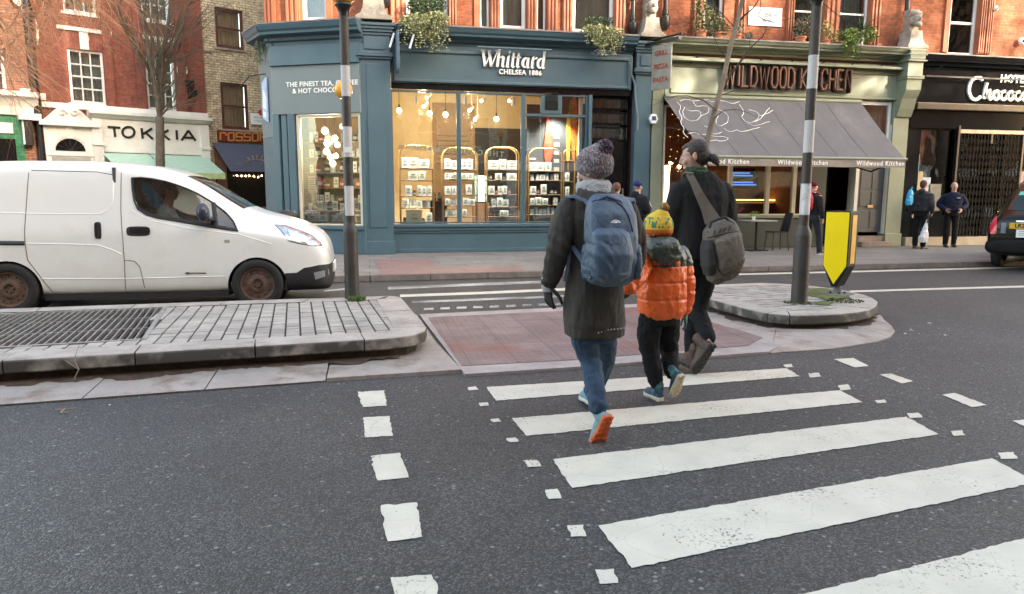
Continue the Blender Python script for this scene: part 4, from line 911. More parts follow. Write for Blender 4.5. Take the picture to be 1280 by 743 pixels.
def spot(px, py, off, lab, lit=True, grp='track spotlights in the tea shop'):
    p = MF.at(px, py, off); t = thing('track_spotlight', lab, 'spotlight', (p.x, 16.6+p.y, p.z), group=grp)
    mb = MB(); mb.tube([(0,0,0),(.10,.02,.10)], [.045,.035], 10); mb.tube([(.06,0,.06),(.06,0,max(.1, 4.21-p.z))], .01, 5); mb.build('housing', M_white, t)
    mb = MB(); mb.ball((-.012,-.005,-.012), .032, 8); mb.build('lens', emis('spot_lens', (1,.85,.62), 12), t)
    if py > 130 and px > 560 or px == 530:
        l = bpy.data.lights.new('lamp_light', 'POINT'); l.energy = 5.5; l.color = (1, .80, .55); l.shadow_soft_size = .08
        lo = bpy.data.objects.new('lamp_light', l); COL.objects.link(lo); lo.parent = t; lo.location = (-.08, -.03, -.14)
for q, l_ in (((587,138), 'white track spotlight tilted down over the mullion of the tea shop'), ((594,149.5), 'lowest white track spotlight in the middle pane'), ((602,126), 'small track spotlight near the ceiling of the middle pane'), ((530,133), 'white track spotlight in the left pane'), ((637,126), 'white track spotlight near the right mullion'), ((534,122), 'track spotlight close to the ceiling in the left pane')): spot(*q, 1.3, l_)
mb = MB(); mb.box(.7, 5, 1.28, 1.32, 4.16, 4.2); lt_ = B1.put(mb, 'light_track', M_white, MF)
# added row of spotlights, unseen behind the lintel, to brighten the goods
for i in range(4):
    xs_ = 1.15+i*1.15; mb = MB(); mb.tube([(xs_, .20, 3.72), (xs_, .26, 3.56)], [.035,.05], 10); q = mb.build('added_window_spot', M_white, B1.e)
    l = bpy.data.lights.new('lamp_light', 'SPOT'); l.energy = 120; l.color = (1, .90, .76); l.spot_size = R(95); l.spot_blend = .8; l.shadow_soft_size = .06
    lo = bpy.data.objects.new('lamp_light', l); COL.objects.link(lo); lo.parent = q; lo.location = (xs_, .27, 3.52); lo.rotation_euler = Vector((0, .22, -1)).to_track_quat('-Z', 'Y').to_euler()
# corner window display
def chp(px, py, off): p = CH.M @ CH.at(px, py, off); return p
M_lant = emis('paper_lantern', (1, .82, .55), .3)
lan = [(406,163.5,.09),(419,173,.075),(409,180,.08),(422,181.5,.075),(408,190,.085),(413,197,.08),(420,195.5,.07),(416,205,.085),(428,158,.07)]
for i, (px, py, r_) in enumerate(lan):
    p = chp(px, py, .75); t = thing('paper_lantern', 'glowing cream paper lantern in the hanging cluster of the corner window', 'lantern', p, group='paper lanterns in the corner window')
    mb = MB(); mb.lathe([(r_*.3,-r_*.9),(r_*.8,-r_*.5),(r_,0),(r_*.75,r_*.6),(r_*.2,r_)], (0, 0, 0), 7); mb.build('shade', M_lant, t)
    mb = MB(); mb.tube([(0,0,r_),(0,0,max(.1,3.4-p.z))], .004, 4); mb.build('cord', M_iron, t)
l = bpy.data.lights.new('lamp_light', 'POINT'); l.energy = 30; l.color = (1, .8, .55); l.shadow_soft_size = .12
lo = bpy.data.objects.new('lamp_light', l); COL.objects.link(lo); lo.parent = bpy.data.objects['paper_lantern']; lo.location = (0.1, -.3, -.25); l.energy = 22
tb = chp(412, 262, .55)
t = thing('display_table', 'pale wooden display table with shelves of goods inside the corner window', 'table', (tb.x, tb.y, .3), CH.a)
M_oak = mat('light_oak', (.42,.29,.15), .5, var=.2)
tz = CH.z(412, 263, .55)
for z_ in (tz-.3, tz-.3-.26, tz-.3-.5): mb = MB(); mb.box(-.62, .75, -.18, .2, z_-.03, z_); mb.build('shelf', M_oak, t, bev=.005, seg=1)
for dx in (-.6, .05, .7): mb = MB(); mb.box(dx-.02, dx+.02, -.17, .19, 0, tz-.335); mb.build('leg', M_oak, t)
rr_ = random.Random(5)
nice = {'carton': 'cream carton', 'white': 'white gift box', 'red': 'small red canister', 'jar': 'dark jar', 'blue': 'pale canister'}
for lvl, zz in enumerate((tz+.001, tz-.26+.001, tz-.5+.001)):
    x = -.55
    while x < .68:
        kd = rr_.choice(['carton','white','red','jar','blue'] if lvl == 0 else ['carton','white','carton']); wq = rr_.uniform(.07, .12) if lvl == 0 else .2; hq = rr_.uniform(.1, .22) if lvl == 0 else .17
        wq = round(wq*20)/20+.02; hq = round(hq*20)/20
        pp = CH.M @ Vector((CH.I @ tb).to_tuple()) ; loc = Vector((tb.x, tb.y, 0))+Matrix.Rotation(CH.a, 3, 'Z') @ Vector((x+wq/2, rr_.uniform(-.06, .05), 0))
        good(kd, loc.x, loc.y, zz, wq, .1, hq, '%s on the %s of the corner window table' % (nice[kd], ('top', 'middle shelf', 'lowest shelf')[lvl]), 'goods on the corner window table'); x += wq+rr_.choice((.01, .03))
# back shelves of the corner window
t = thing('wall_shelving', 'wall of crowded shelves with jars and boxes at the back of the corner window', 'shelving', (tb.x+.35, tb.y+1.3, .3), CH.a)
mb = MB(); mb.box(-1.1, 1.2, .2, .25, 0, 3.3); mb.build('back_panel', mat('shelf_back', (.30,.22,.13), .7, var=.3, scale=3), t)
for j in range(6): mb = MB(); mb.box(-1.1, 1.2, -.05, .2, .55+j*.38, .57+j*.38); mb.build('shelf', M_oak, t)
for j in range(6):
    x = -1.0
    while x < 1.1:
        kd = rr_.choice(['carton','white','red','jar','blue','jar']); wq = rr_.choice((.09, .12, .15)); hq = rr_.choice((.15, .2, .26))
        loc = Vector(t.location)+Matrix.Rotation(CH.a, 3, 'Z') @ Vector((x+wq/2, .05, 0))
        good(kd, loc.x, loc.y, .3+.571+j*.38, wq, .1, hq, '%s on the %s back shelf of the corner window' % (nice[kd], ['lowest', 'second lowest', 'third', 'fourth', 'fifth', 'topmost'][j]), 'goods on the back shelves of the corner window'); x += wq+rr_.choice((.01, .04, .12))
pc = chp(391, 231, .3); t = thing('price_card', 'pale pink card with printed lines hung inside the left of the corner window', 'card', pc, CH.a)
mb = MB(); mb.box(-.12, .12, 0, .01, -.2, .2); mb.build('card', mat('pink_card', (.62,.45,.38), .7), t); mb = MB()
for i in range(6): mb.box(-.08, .08-.02*(i % 3), -.003, -.001, .14-.05*i, .155-.05*i)
mb.build('printed_text', mat('brown_print', (.12,.08,.05), .7), t)
# ---------------- building with the restaurant
P2 = 14.28
B2 = Bld('restaurant_building', 'middle red brick building with the sage green restaurant front and grey awning', 'building', MF)
wins = [(880,905), (992,1031), (1050,1087)]
hl = [(X(a, UY, 20), X(b, UY, 20), 5.28, 7.5) for a, b in wins]; hl2 = [(a, b, 8.8, 10.9) for a, b, _, _ in hl]
mb = MB(); wall(mb, PARTX+.002, P2, 4.6, 13.5, UY, UY+.4, hl+hl2); B2.put(mb, 'wall', M_brick, MF)
for i, (a, b, c, d) in enumerate(hl): sash(B2, MF, a, b, c, 6.9 if i else 7.4, UY+.1, fw_=.07, back=[M_curt, M_dark, M_curt][i], sill=False)
for a, b, c, d in hl2: sash(B2, MF, a, b, c, d, UY+.12)
for a, b in ((866,877), (921,932), (984,993), (1031,1049), (1088,1101)): terra(B2, MF, X(a, UY-.05, 20), X(b, UY-.05, 20), UY)
mb = MB(); mb.box(PARTX+.01, P2, UY, 15.4, 13.5, 13.7); B2.put(mb, 'roof', M_lead, MF)
drain(B2, X(832, .05, 20), .06, 5.42, 13.4, r=.06); drain(B2, X(1133.5, .05, 20), .06, 5.3, 13.4, r=.06)
a0, a1 = X(815, -.1, 150), X(826, -.1, 150)
pil(B2, a0+.0, a1+.06, -.10, M_sage, Z(818, 90, -.1), 5.1, panel=False)
wf0, wf1 = X(838, -.05, 100), X(1131, -.05, 100)
zq0, zq1 = Z(1000, 121.5, -.06), Z(1000, 82, -.06)
cornice(B2, MF, a1+.1, P2-.62, 4.88, 5.16, 0, M_sage, .42)
mb = MB(); mb.box(a1+.1, wf1+.12, -.05, .15, zq0-.02, 4.8); fw2 = B2.put(mb, 'fascia', M_sage, MF)
mb = MB(); 
for q in ((wf0, wf1, zq0, zq0+.05), (wf0, wf0+.05, zq0+.05, 4.55), (wf1-.05, wf1, zq0+.05, 4.55), (wf0, wf1, 4.55, 4.62)): mb.box(q[0], q[1], -.09, -.05, q[2], q[3])
mb.box(a1+.1, wf1+.1, -.28, -.05, 4.66, 4.72); mb.build('moulding', M_sage, fw2, bev=.008)
mb = MB()
for k in range(9): xx = wf0+.5+k*.85; mb.tube([(xx, -.05, 4.64), (xx+.1, -.3, 4.78)], .012, 5)
mb.build('stay_bar', M_iron, fw2)
# channel letters: copper rims over deep brown sides
wx0, wx1 = X(905, -.2, 95), X(1066, -.2, 95); wz0, wz1 = Z(985, 110, -.2), Z(985, 85, -.2)
def channel_word(s, xa_, xb_, z0, z1):
    n = 0; h = z1-z0; adv = (xb_-xa_)/sum(1.5 if c == 'W' else .55 if c in 'I ' else 1.0 for c in s); x = xa_
    G_ = {'W': [[(0,1),(.25,0),(.5,.9),(.75,0),(1,1)]], 'I': [[(.5,0),(.5,1)]], 'L': [[(0,1),(0,0),(1,0)]], 'D': [[(0,0),(0,1),(.6,1),(1,.75),(1,.25),(.6,0),(0,0)]],
          'O': [[(.25,0),(.75,0),(1,.2),(1,.8),(.75,1),(.25,1),(0,.8),(0,.2),(.25,0)]], 'K': [[(0,0),(0,1)], [(1,1),(.05,.45),(1,0)]], 'T': [[(0,1),(1,1)], [(.5,1),(.5,0)]],
          'C': [[(1,.75),(.75,1),(.25,1),(0,.8),(0,.2),(.25,0),(.75,0),(1,.25)]], 'H': [[(0,0),(0,1)], [(1,0),(1,1)], [(0,.5),(1,.5)]], 'E': [[(1,1),(0,1),(0,0),(1,0)], [(0,.5),(.8,.5)]], 'N': [[(0,0),(0,1),(1,0),(1,1)]]}
    a = MB(); b = MB()
    for c in s:
        w_ = adv*(1.5 if c == 'W' else .55 if c in 'I ' else 1.0)
        for st in G_.get(c, []):
            pts = [(x+w_*.1+p*w_*.72, z0+q*h) for p, q in st]
            ribbon(a, pts, .075, -.20, -.052); ribbon(b, [(p-.0, q) for p, q in pts], .03, -.225, -.202)
        x += w_
    a.build('letter_bodies', mat('brown_letter_sides', (.055,.025,.017), .5), fw2); b.build('letter_rims', mat('copper_rim', (.19,.095,.06), .4, metal=.3), fw2)
channel_word('WILDWOOD KITCHEN', wx0, wx1, wz0, wz1)
# right pilaster with its scroll bracket
rp0, rp1 = X(1109, -.05, 250), X(1128, -.05, 250)
mb = MB(); mb.box(rp0, rp1-.0, -.06, .2, .11, 4.3); mb.box(rp0-.02, rp1+.02, -.1, .2, .11, .45); B2.put(mb, 'pilaster', M_sage, MF, bev=.01)
br0, br1 = X(1132, -.3, 100), X(1150, -.3, 100)
mb = MB()
prof = [(.0,3.45),(-.12,3.5),(-.2,3.7),(-.27,3.95),(-.38,4.15),(-.40,4.45),(-.40,4.85),(-.46,4.9),(-.46,5.16),(.0,5.16)]
mb.prism(prof, br0-.04, br1-.02, lambda u, v, w_: (w_, u, v)); o = B2.put(mb, 'scroll_bracket', M_sage, MF, bev=.01)
mb = MB()
for k, z_ in enumerate((4.42, 4.47, 4.85, 5.0, 5.1)): mb.box(br0-.07-.02*(k > 1), br1+.01+.02*(k > 1), -.44-.03*(k > 1), 0, z_, z_+.035)
mb.build('capital_moulding', M_sage, o, bev=.006)
plinth(B2, (br0+br1)/2, -.2, 5.18, .6, head=True)
mb = MB(); mb.box(rp1, br1+.05, .0, .25, .11, 3.45); B2.put(mb, 'pilaster', M_black, MF)
# restaurant shop front: posts, windows, riser, doors
zg = Z(950, 207, .1); zr = Z(950, 262, .1); zrr = Z(950, 270, .1); hd = 3.9
px_m = [X(913, 0, 230), X(960, 0, 230), X(993, 0, 230)]
wl, wr = a1+.12, X(1010, 0, 230)
mb = MB(); mb.box(wl, wr, -.02, .12, .11, zrr-.06); B2.put(mb, 'stall_riser', M_sageD, MF, bev=.01)
mb = MB(); mb.box(wl, wr, -.1, .14, zrr-.055, zrr+.02); B2.put(mb, 'window_sill', M_sage, MF, bev=.008)
mb = MB(); mb.box(wl, X(1071), -.02, .2, hd-.25, zq0-.03); B2.put(mb, 'lintel', M_black, MF)
ed = [wl, X(866, 0, 230)]+px_m+[wr]
for a, b in zip(ed, ed[1:]): display(B2, MF, a+.002, b-.002, zrr+.02, hd-.26, M_cream, y=.0, fw_=.05)
mb = MB(); mb.box(wr, X(1031, 0, 250), -.02, .25, .11, hd-.26); B2.put(mb, 'door_post', M_sageD, MF, bev=.01)
dx0, dx1 = X(1032, 0, 250), X(1066, 0, 250)
mb = MB(); mb.box(dx0, dx1, 1.1, 1.14, .14, hd-.3); mb.box(dx0-.0, dx0+.05, .25, 1.1, .14, hd-.3); B2.put(mb, 'doorway_lining', M_black, MF)
mb = MB(); mb.box(dx0+.12, dx1-.1, .9, .95, .2, 2.5); d_ = B2.put(mb, 'door', mat('dark_door', (.03,.032,.03), .5), MF, bev=.01)
mb = MB(); mb.box(X(1066.5, 0, 250), X(1070.5, 0, 250), -.04, .25, .11, hd-.26); B2.put(mb, 'door_post', M_white, MF)
gx0, gx1 = X(1071, .1, 250), X(1103, .1, 250); gz0, gz1 = Z(1090, 290, .15), Z(1090, 205, .15)+.1
mb = MB(); mb.box(gx0, gx1, .10, .16, gz0, gz1); gd = B2.put(mb, 'door', mat('slate_grey_paint', (.075,.08,.085), .5, var=.08), MF)
mb = MB(); gw = (gx1-gx0)
for r0, r1 in ((.06, .30), (.36, .56), (.60, .97)):
    for c0, c1 in ((.1, .46), (.54, .9)): mb.box(gx0+gw*c0, gx0+gw*c1, .085, .099, gz0+(gz1-gz0)*r0, gz0+(gz1-gz0)*r1)
mb.build('door_panel', MATS['slate_grey_paint'], gd, bev=.02); mb = MB(); mb.box(gx0+gw*.4, gx0+gw*.62, .07, .099, 1.12, 1.2); mb.build('letter_flap', M_brass, gd, bev=.01)
mb = MB(); mb.box(gx0-.0, gx1+.05, -.05, .4, .11, .38); mb.box(gx0-.05, gx1+.12, -.28, -.051, .11, .24); B2.put(mb, 'door_step', mat('step_stone', (.22,.17,.14), .8, var=.3, scale=3), MF, bev=.015)
mb = MB(); mb.box(gx1+.01, gx1+.09, -.02, .2, .38, 3.3); B2.put(mb, 'door_frame', M_white, MF)
mb = MB(); mb.box(gx1+.095, rp0, .05, .25, .11, zq0-.03); B2.put(mb, 'wall_panel', M_sageD, MF)
mb = MB(); mb.box(gx1+.14, gx1+.27, -.03, .049, 1.45, 1.75); mb.box(gx1+.15, gx1+.25, -.02, .049, 1.95, 2.1); B2.put(mb, 'meter_box', M_iron, MF, bev=.01)
sash(B2, MF, X(1072, 0, 150), X(1114, 0, 150), gz1+.05, Z(1090, 127, 0), .02, fw_=.09, nz=1, back=M_blind, sill=False, name='fanlight', gm=M_glass)
# interior of the restaurant
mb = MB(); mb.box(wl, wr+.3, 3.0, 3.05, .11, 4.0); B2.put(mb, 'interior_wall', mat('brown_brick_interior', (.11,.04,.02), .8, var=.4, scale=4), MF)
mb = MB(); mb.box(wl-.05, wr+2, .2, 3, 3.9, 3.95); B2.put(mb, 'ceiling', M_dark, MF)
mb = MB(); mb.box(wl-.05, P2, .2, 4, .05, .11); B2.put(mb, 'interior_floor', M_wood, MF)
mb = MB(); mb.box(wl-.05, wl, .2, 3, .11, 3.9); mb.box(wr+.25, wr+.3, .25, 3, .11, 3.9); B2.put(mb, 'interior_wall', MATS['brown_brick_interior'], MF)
bar = thing('bar_counter', 'dark bar counter with a warm glowing strip inside the restaurant', 'bar', (X(935, 2, 250), 18.5, .11))
mb = MB(); mb.box(-1.6, 2.4, 0, .5, 0, 1.1); mb.build('cabinet', M_shelf, bar, bev=.01); mb = MB(); mb.box(-1.65, 2.45, -.05, .55, 1.101, 1.14); mb.build('top', M_oak, bar)
mb = MB(); mb.box(-.5, 1.5, -.02, .3, 1.2, 1.235); mb.build('light_strip', emis('amber_strip', (1,.50,.10), 1), bar)
for k, (px, py, w_) in enumerate(((926,217.5,.9), (929,229,1.0))):
    p = MF.at(px, py, 2.2); t = thing('menu_screen', '%s blue-lit menu screen behind the restaurant bar' % ('upper', 'lower')[k], 'screen', (p.x, 18.8, p.z), group='blue menu screens in the restaurant')
    mb = MB(); mb.box(-w_*.5, w_*.5, 0, .04, -.16, .16); mb.build('casing', M_black, t, bev=.005)
    mb = MB()
    for q in range(2): mb.box(-w_*.42, w_*(.42-.1*q), -.004, -.001, -.02+.07*q-.05, .02+.07*q-.05)
    mb.build('lit_lines', emis('blue_screen', (.10,.25,.9), .16), t)
for px, py, off in ((838.5,203.5,.8), (849,208.5,1.2)): pendant(px, py, off, 2.5, 'bare amber bulb hanging in the %s of the restaurant window' % ('left corner, the larger' if px < 840 else 'left corner, the smaller'), 'amber bulbs in the restaurant', r=.045, col=(1,.42,.12), st=18)
sp_ = MF.at(832, 225, .9); t = thing('menu_board', 'tall pale lit menu board inside the left corner of the restaurant window', 'menu board', (sp_.x, 17.5, 1.1))
mb = MB(); mb.box(-.13, .13, 0, .04, 0, 1.15); mb.build('frame', M_black, t); mb = MB(); mb.box(-.11, .11, -.004, -.001, .03, 1.12); mb.build('panel', emis('pale_green_lit', (.62,.8,.72), .35), t)
lights = MB(); fl = []
for k in range(5):
    x0_ = wl+.12+k*.19
    for j in range(7):
        lights.ball((x0_+rnd.uniform(-.03,.03), .25, 3.5-j*.27-rnd.uniform(0,.15)), .006, 6)
t = thing('fairy_lights', 'strings of tiny warm fairy lights hanging inside the left restaurant window', 'fairy lights', (0, 16.6, 0)); 
o = lights.build('bulbs', emis('fairy', (1,.6,.25), 2), t); o['kind'] = 'stuff'
# awning
AY = -1.5
at0, at1 = X(828, -.1, 122), X(1075, -.1, 130); az = Z(950, 124, -.1)
bx0, bx1 = X(886, AY, 196), X(1132, AY, 200); bz0 = Z(1000, 197.5, AY); bz1 = Z(1000, 208.5, AY)
M_awn = mat('grey_canvas', (.115,.11,.116), .85, var=.08, scale=2, bump=.12, bscale=5, stain=(.18,.17,.175), stain_amt=.5)
mb = MB(); n = 26; m_ = 10; rg = []
for j in range(m_+1):
    f_ = j/m_; row = []
    for i in range(n+1):
        u = i/n; xa_ = at0+(at1-at0)*u; xb_ = bx0+(bx1-bx0)*u
        row.append((xa_+(xb_-xa_)*f_, -.12+(AY+.12)*f_, az+(bz0-az)*f_-.05*math.sin(math.pi*f_)*(1+.25*math.sin(u*math.pi*6)**2)))
    rg.append(row)
mb.rings(rg, cap=False, close=False)
for u in (.17,.34,.5,.67,.84):        # stitched seams
    mb.tube([Vector(r2[int(u*n)])+Vector((0,-.002,.004)) for r2 in rg], .0028, 4)
awn = B2.put(mb, 'awning', M_awn, MF, smooth=180)
for q in awn.data.vertices: pass
mb = MB(); row = lambda z_: [(bx0+(bx1-bx0)*i/30, AY-.012+.01*math.sin(i*1.3)*(1 if z_ < bz0-.05 else 0), z_) for i in range(31)]
mb.rings([row(bz0-.03), row((bz0+bz1)/2), row(bz1)], cap=False, close=False); va = mb.build('valance', mat('taupe_canvas', (.25,.22,.19), .8, var=.1), awn)
mb = MB(); mb.tube([(bx0-.03, AY, bz0-.0), (bx1+.03, AY, bz0-.0)], .035, 8); mb.build('front_bar', M_sage, awn)
mb = MB(); mb.tube([(at0+.05, -.12, az), (at1, -.12, az)], .06, 10); mb.build('roller', M_sage, awn)
for xx in (bx0+.2, bx1-.15): mb = MB(); mb.tube([(xx-.5, .0, 2.3), (xx-.2, AY*.5, 2.05), (xx, AY, bz0-.02)], .022, 6); mb.build('folding_arm', M_iron, awn)
for px in (903, 993, 1100):
    lettering('valance_lettering', 'Wildwood Kitchen', .155, M_wl, va, X(px if px != 993 else 1003, AY, 203), AY-.027, (bz0+bz1)/2-.01, ext=.001, space=1.2, bold=.003, sx=.92)
# chalk line drawing across the left of the awning
P0 = Vector((at0, 16.6-.12, az)); ex = Vector((1, 0, 0)); ed_ = Vector((bx0-at0, AY+.12, bz0-az)); nrm = ex.cross(ed_).normalized()
def onawn(px, py):
    d = ray(px, py); c = Vector((0, 0, CAMH)); t = (P0-c).dot(nrm)/d.dot(nrm); p = c+d*t
    f_ = (p.y-P0.y)/(AY+.12)
    return Vector((p.x, p.y-16.6, p.z-.05*math.sin(math.pi*min(1, max(0, f_)))-.0))
strokes = [[(846,127),(852,133),(848,139),(853,145),(850,151),(856,158),(853,164),(860,170)], [(850,126),(858,124),(868,127),(880,124),(892,128),(905,125),(915,130),(924,127)],
 [(856,133),(852,140),(857,147),(866,150),(874,147),(877,141),(872,136),(864,138),(858,136)], [(860,165),(868,163),(876,167),(886,165),(896,170),(905,168),(912,172),(903,175),(892,173),(882,176)],
 [(895,135),(905,138),(912,146),(908,153),(899,156),(894,150),(898,143)], [(924,130),(930,138),(926,146),(934,152),(944,150),(950,143),(945,138),(936,136)],
 [(944,150),(952,146),(958,138),(962,134)], [(934,152),(944,156),(955,152),(962,150)], [(920,160),(928,163),(938,160),(950,157)], [(866,127),(870,133),(880,131),(888,135),(884,141),(876,143)], [(880,155),(888,158),(886,163),(894,166),(902,163)], [(905,158),(912,163),(921,160)], [(950,143),(957,141),(966,137)]]
mb = MB()
for st in strokes:
    # smooth the polyline
    pts = [onawn(*p) for p in st]; q = [pts[0]]
    for a, b in zip(pts, pts[1:]): q += [a.lerp(b, .33)+Vector((rnd.uniform(-.02,.02), 0, rnd.uniform(-.01,.01))), a.lerp(b, .75)]
    q.append(pts[-1]); mb.tube([p-nrm*(.006 if nrm.y > 0 else -.006) for p in q], .0075, 4)
mb.build('chalk_drawing', M_wl, awn)
# hanging slatted food sign and white name plate
hp = thing('hanging_sign', 'grey hanging sign with three rows of red lettering at the restaurant corner', 'sign', (X(828, -.7, 90), 15.95, 4.45))
mb = MB(); mb.box(-.025, .025, -.28, .28, -.55, .45); mb.build('panel', mat('taupe_sign', (.30,.28,.23), .6), hp, bev=.008)
mb = MB(); mb.box(-.05, .05, -.5, .5, .5, .56); mb.tube([(0,.6,.62),(0,-.55,.62)], .02, 6); mb.build('bracket', M_iron, hp)
for k, wd in enumerate(('GRILL', 'PIZZA', 'PASTA')): lettering('lettering', wd, .15, mat('sign_red', (.35,.06,.03), .5), hp, -.03, 0, .27-.3*k, rot=Matrix.Rotation(R(-90), 4, 'Z'), bold=.006, ext=.001)
hp.rotation_euler = (0, 0, R(28))
ab = thing('alarm_box', 'white hexagonal alarm box with a blue badge on the sage pilaster', 'alarm', (X(816, -.15, 149), 16.42, Z(816, 149, -.15)))
mb = MB(); mb.prism([(.115*math.cos(R(60*k)), .13*math.sin(R(60*k))) for k in range(6)], -.04, .06, lambda u, v, w_: (u, w_, v)); mb.build('casing', M_wl, ab, bev=.012)
mb = MB(); mb.box(-.055, .055, -.044, -.041, -.04, .06); mb.box(-.04, .06, -.05, -.045, -.03, .0); mb.build('badge', mat('badge_blue', (.05,.06,.25), .4), ab)
# furniture on the pavement
def cafe_chair(loc, rz, lab):
    t = thing('cafe_chair', lab, 'chair', loc, rz, 'dark cafe chairs on the pavement'); m = mat('dark_rattan', (.022,.020,.02), .6, bump=.4, bscale=140)
    for sx in (-.2, .2):
        for sy in (-.2, .2): mb = MB(); mb.tube([(sx*1.05, sy*1.05, 0), (sx*.9, sy*.9, .44)], .015, 6); mb.build('leg', m, t)
    mb = MB(); mb.box(-.21, .21, -.21, .21, .43, .46); mb.build('seat', m, t, bev=.015)
    mb = MB(); mb.rings([[(-.21,-.21,.461),(.21,-.21,.461),(.21,-.18,.461),(-.21,-.18,.461)], [(-.2,-.26,.7),(.2,-.26,.7),(.2,-.235,.7),(-.2,-.235,.7)], [(-.18,-.31,.92),(.18,-.31,.92),(.18,-.285,.92),(-.18,-.285,.92)]]); mb.build('backrest', m, t)
    return t
ct = G(976, 312, .11); ct = Vector((9.25, 15.7, .105))
cafe_chair((8.62, 15.85, .105), R(-80), 'dark woven cafe chair on the left of the little table by the restaurant window')
cafe_chair((9.95, 15.85, .105), R(85), 'dark woven cafe chair half hidden behind the right banded pole')
tt = thing('cafe_table', 'small square cafe table with a dark pedestal in front of the restaurant window', 'table', (9.32, 15.75, .105))
mb = MB(); mb.box(-.35, .35, -.35, .35, .72, .75); mb.build('table_top', mat('pale_table_top', (.34,.33,.31), .4), tt, bev=.006); mb = MB(); mb.tube([(0,0,.02),(0,0,.719)], .03, 10); mb.build('pedestal', M_iron, tt); mb = MB(); mb.box(-.22, .22, -.22, .22, 0, .02); mb.build('base', M_iron, tt)

# ---------------- building with the chocolate shop
B3 = Bld('chocolate_shop_building', 'right-hand red brick building over the black chocolate shop front', 'building', MF)
P3 = 24.0
hh = [(X(1187, UY, 30), X(1223, UY, 30), 5.15, 6.9), (19.2, 20.1, 5.15, 6.9), (21.8, 22.7, 5.15, 6.9)]
mb = MB(); wall(mb, P2+.002, P3, 4.6, 13.5, UY, UY+.4, hh); B3.put(mb, 'wall', M_brick, MF)
for q in hh: sash(B3, MF, q[0], q[1], q[2], q[3], UY+.08, fw_=.1, back=M_curt, sill=False)
for a, b in ((1224,1232), (1233,1241)): terra(B3, MF, X(a, UY-.05, 30), X(b, UY-.05, 30), UY)
terra(B3, MF, X(1181, UY-.05, 30), X(1186.5, UY-.05, 30), UY)
mb = MB(); mb.box(P2+.01, P3, UY, 15.4, 13.5, 13.7); B3.put(mb, 'roof', M_lead, MF)
mb = MB(); mb.box(P3-.3, P3, .61, 15.2, 0, 13.5); B3.put(mb, 'party_wall', M_brick, MF)
mb = MB(); mb.box(PARTX, P3-.31, 15.0, 15.4, 0, 13.5); B3.put(mb, 'rear_wall', M_brick, MF)
cornice(B3, MF, br1+.03, P3, 4.74, 5.06, 0, M_black, .4)
hz0, hz1 = Z(1200, 131, -.15), 4.7
mb = MB(); mb.box(br1+.05, P3, -.14, .2, hz0, 4.72); hf = B3.put(mb, 'fascia', M_black, MF)
mb = MB(); mb.box(br1+.04, P3, -.24, -.1, hz0-.16, hz0+.02); mb.build('moulding', mat('bronze_black', (.06,.05,.045), .35, metal=.3), hf, bev=.02)
mb = MB(); mb.box(br1+.15, P3, -.34, -.3, 4.5, 4.54)
for k in range(6): xx = 15.4+k*1.5; mb.tube([(xx, -.14, 4.45), (xx+.1, -.33, 4.52)], .014, 5)
mb.build('stay_bar', M_iron, hf)
def script_word(mb, x, z, s, y0, y1, w):
    def R_(pts): ribbon(mb, [(x+s*a, z+s*b) for a, b in pts], w, y0, y1)
    R_([(1.12,1.34),(1.06,1.5),(.9,1.58)]+arc(.62,.75,.62,.82,75,285,16)+[(.98,.06),(1.12,.2)]); x += 1.44*s
    R_([(.14,1.25),(.02,.6),(-.04,.0)]); R_([(-.02,.2),(.2,.62),(.42,.66),(.46,.45),(.42,.12),(.55,.0),(.75,.1)]); x += .78*s
    for g in 'ococolat':
        if g == 'o': R_(arc(.3,.32,.28,.32,100,460,14)); R_([(.5,.55),(.72,.5)]); x += .68*s
        elif g == 'c': R_(arc(.3,.32,.28,.32,60,320,10)+[(.66,.3)]); x += .66*s
        elif g == 'l': R_([(0,.2),(.2,1.0),(.14,1.4),(.04,1.2),(.08,.2),(.25,.0),(.4,.1)]); x += .42*s
        elif g == 'a': R_(arc(.3,.3,.26,.3,60,400,12)); R_([(.54,.6),(.52,.1),(.68,.02)]); x += .7*s
        else: R_([(.1,1.2),(.08,.2),(.25,0),(.4,.1)]); R_([(-.1,.8),(.4,.85)]); x += .5*s
mb = MB(); cx0 = X(1211, -.17, 110); script_word(mb, cx0, Z(1240, 124.5, -.17), .345, -.20, -.145, .075); mb.build('lettering', M_wl, hf)
lettering('lettering', 'HOTEL', .27, M_wl, hf, X(1268.5, -.17, 100), -.155, Z(1268, 99.5, -.17), bold=.012, space=1.1, ext=.012)
mb = MB(); mb.box(X(1276, -.17, 107), X(1300, -.17, 107), -.155, -.145, Z(1276, 108.5, -.17), Z(1276, 107.5, -.17)); mb.build('thin_rule', M_wl, hf)
mb = MB(); mb.box(br1+.0, P3, -.08, .25, hz0-.62, hz0-.162); B3.put(mb, 'lintel', M_black, MF)
mb = MB(); mb.box(X(1128,0,300), P3, -.12, .2, .11, .34); B3.put(mb, 'stone_plinth', mat('buff_plinth', (.40,.34,.25), .7, var=.15, scale=3), MF, bev=.01)
kx0, kx1 = X(1143, 0, 250), X(1190, 0, 250)
mb = MB(); mb.box(br1-.1, kx0, -.02, .2, .34, hz0-.6); mb.box(kx0, kx1, .0, .14, .341, .9); B3.put(mb, 'stall_riser', M_black, MF)
display(B3, MF, kx0, kx1, .9, hz0-.63, M_black, y=.02); display(B3, MF, kx1+.45+1.5, P3-.4, .35, hz0-.63, M_black, y=.4)
display(B3, MF, kx1+.02, kx1+1.95, .35, hz0-.63, M_black, y=.45)
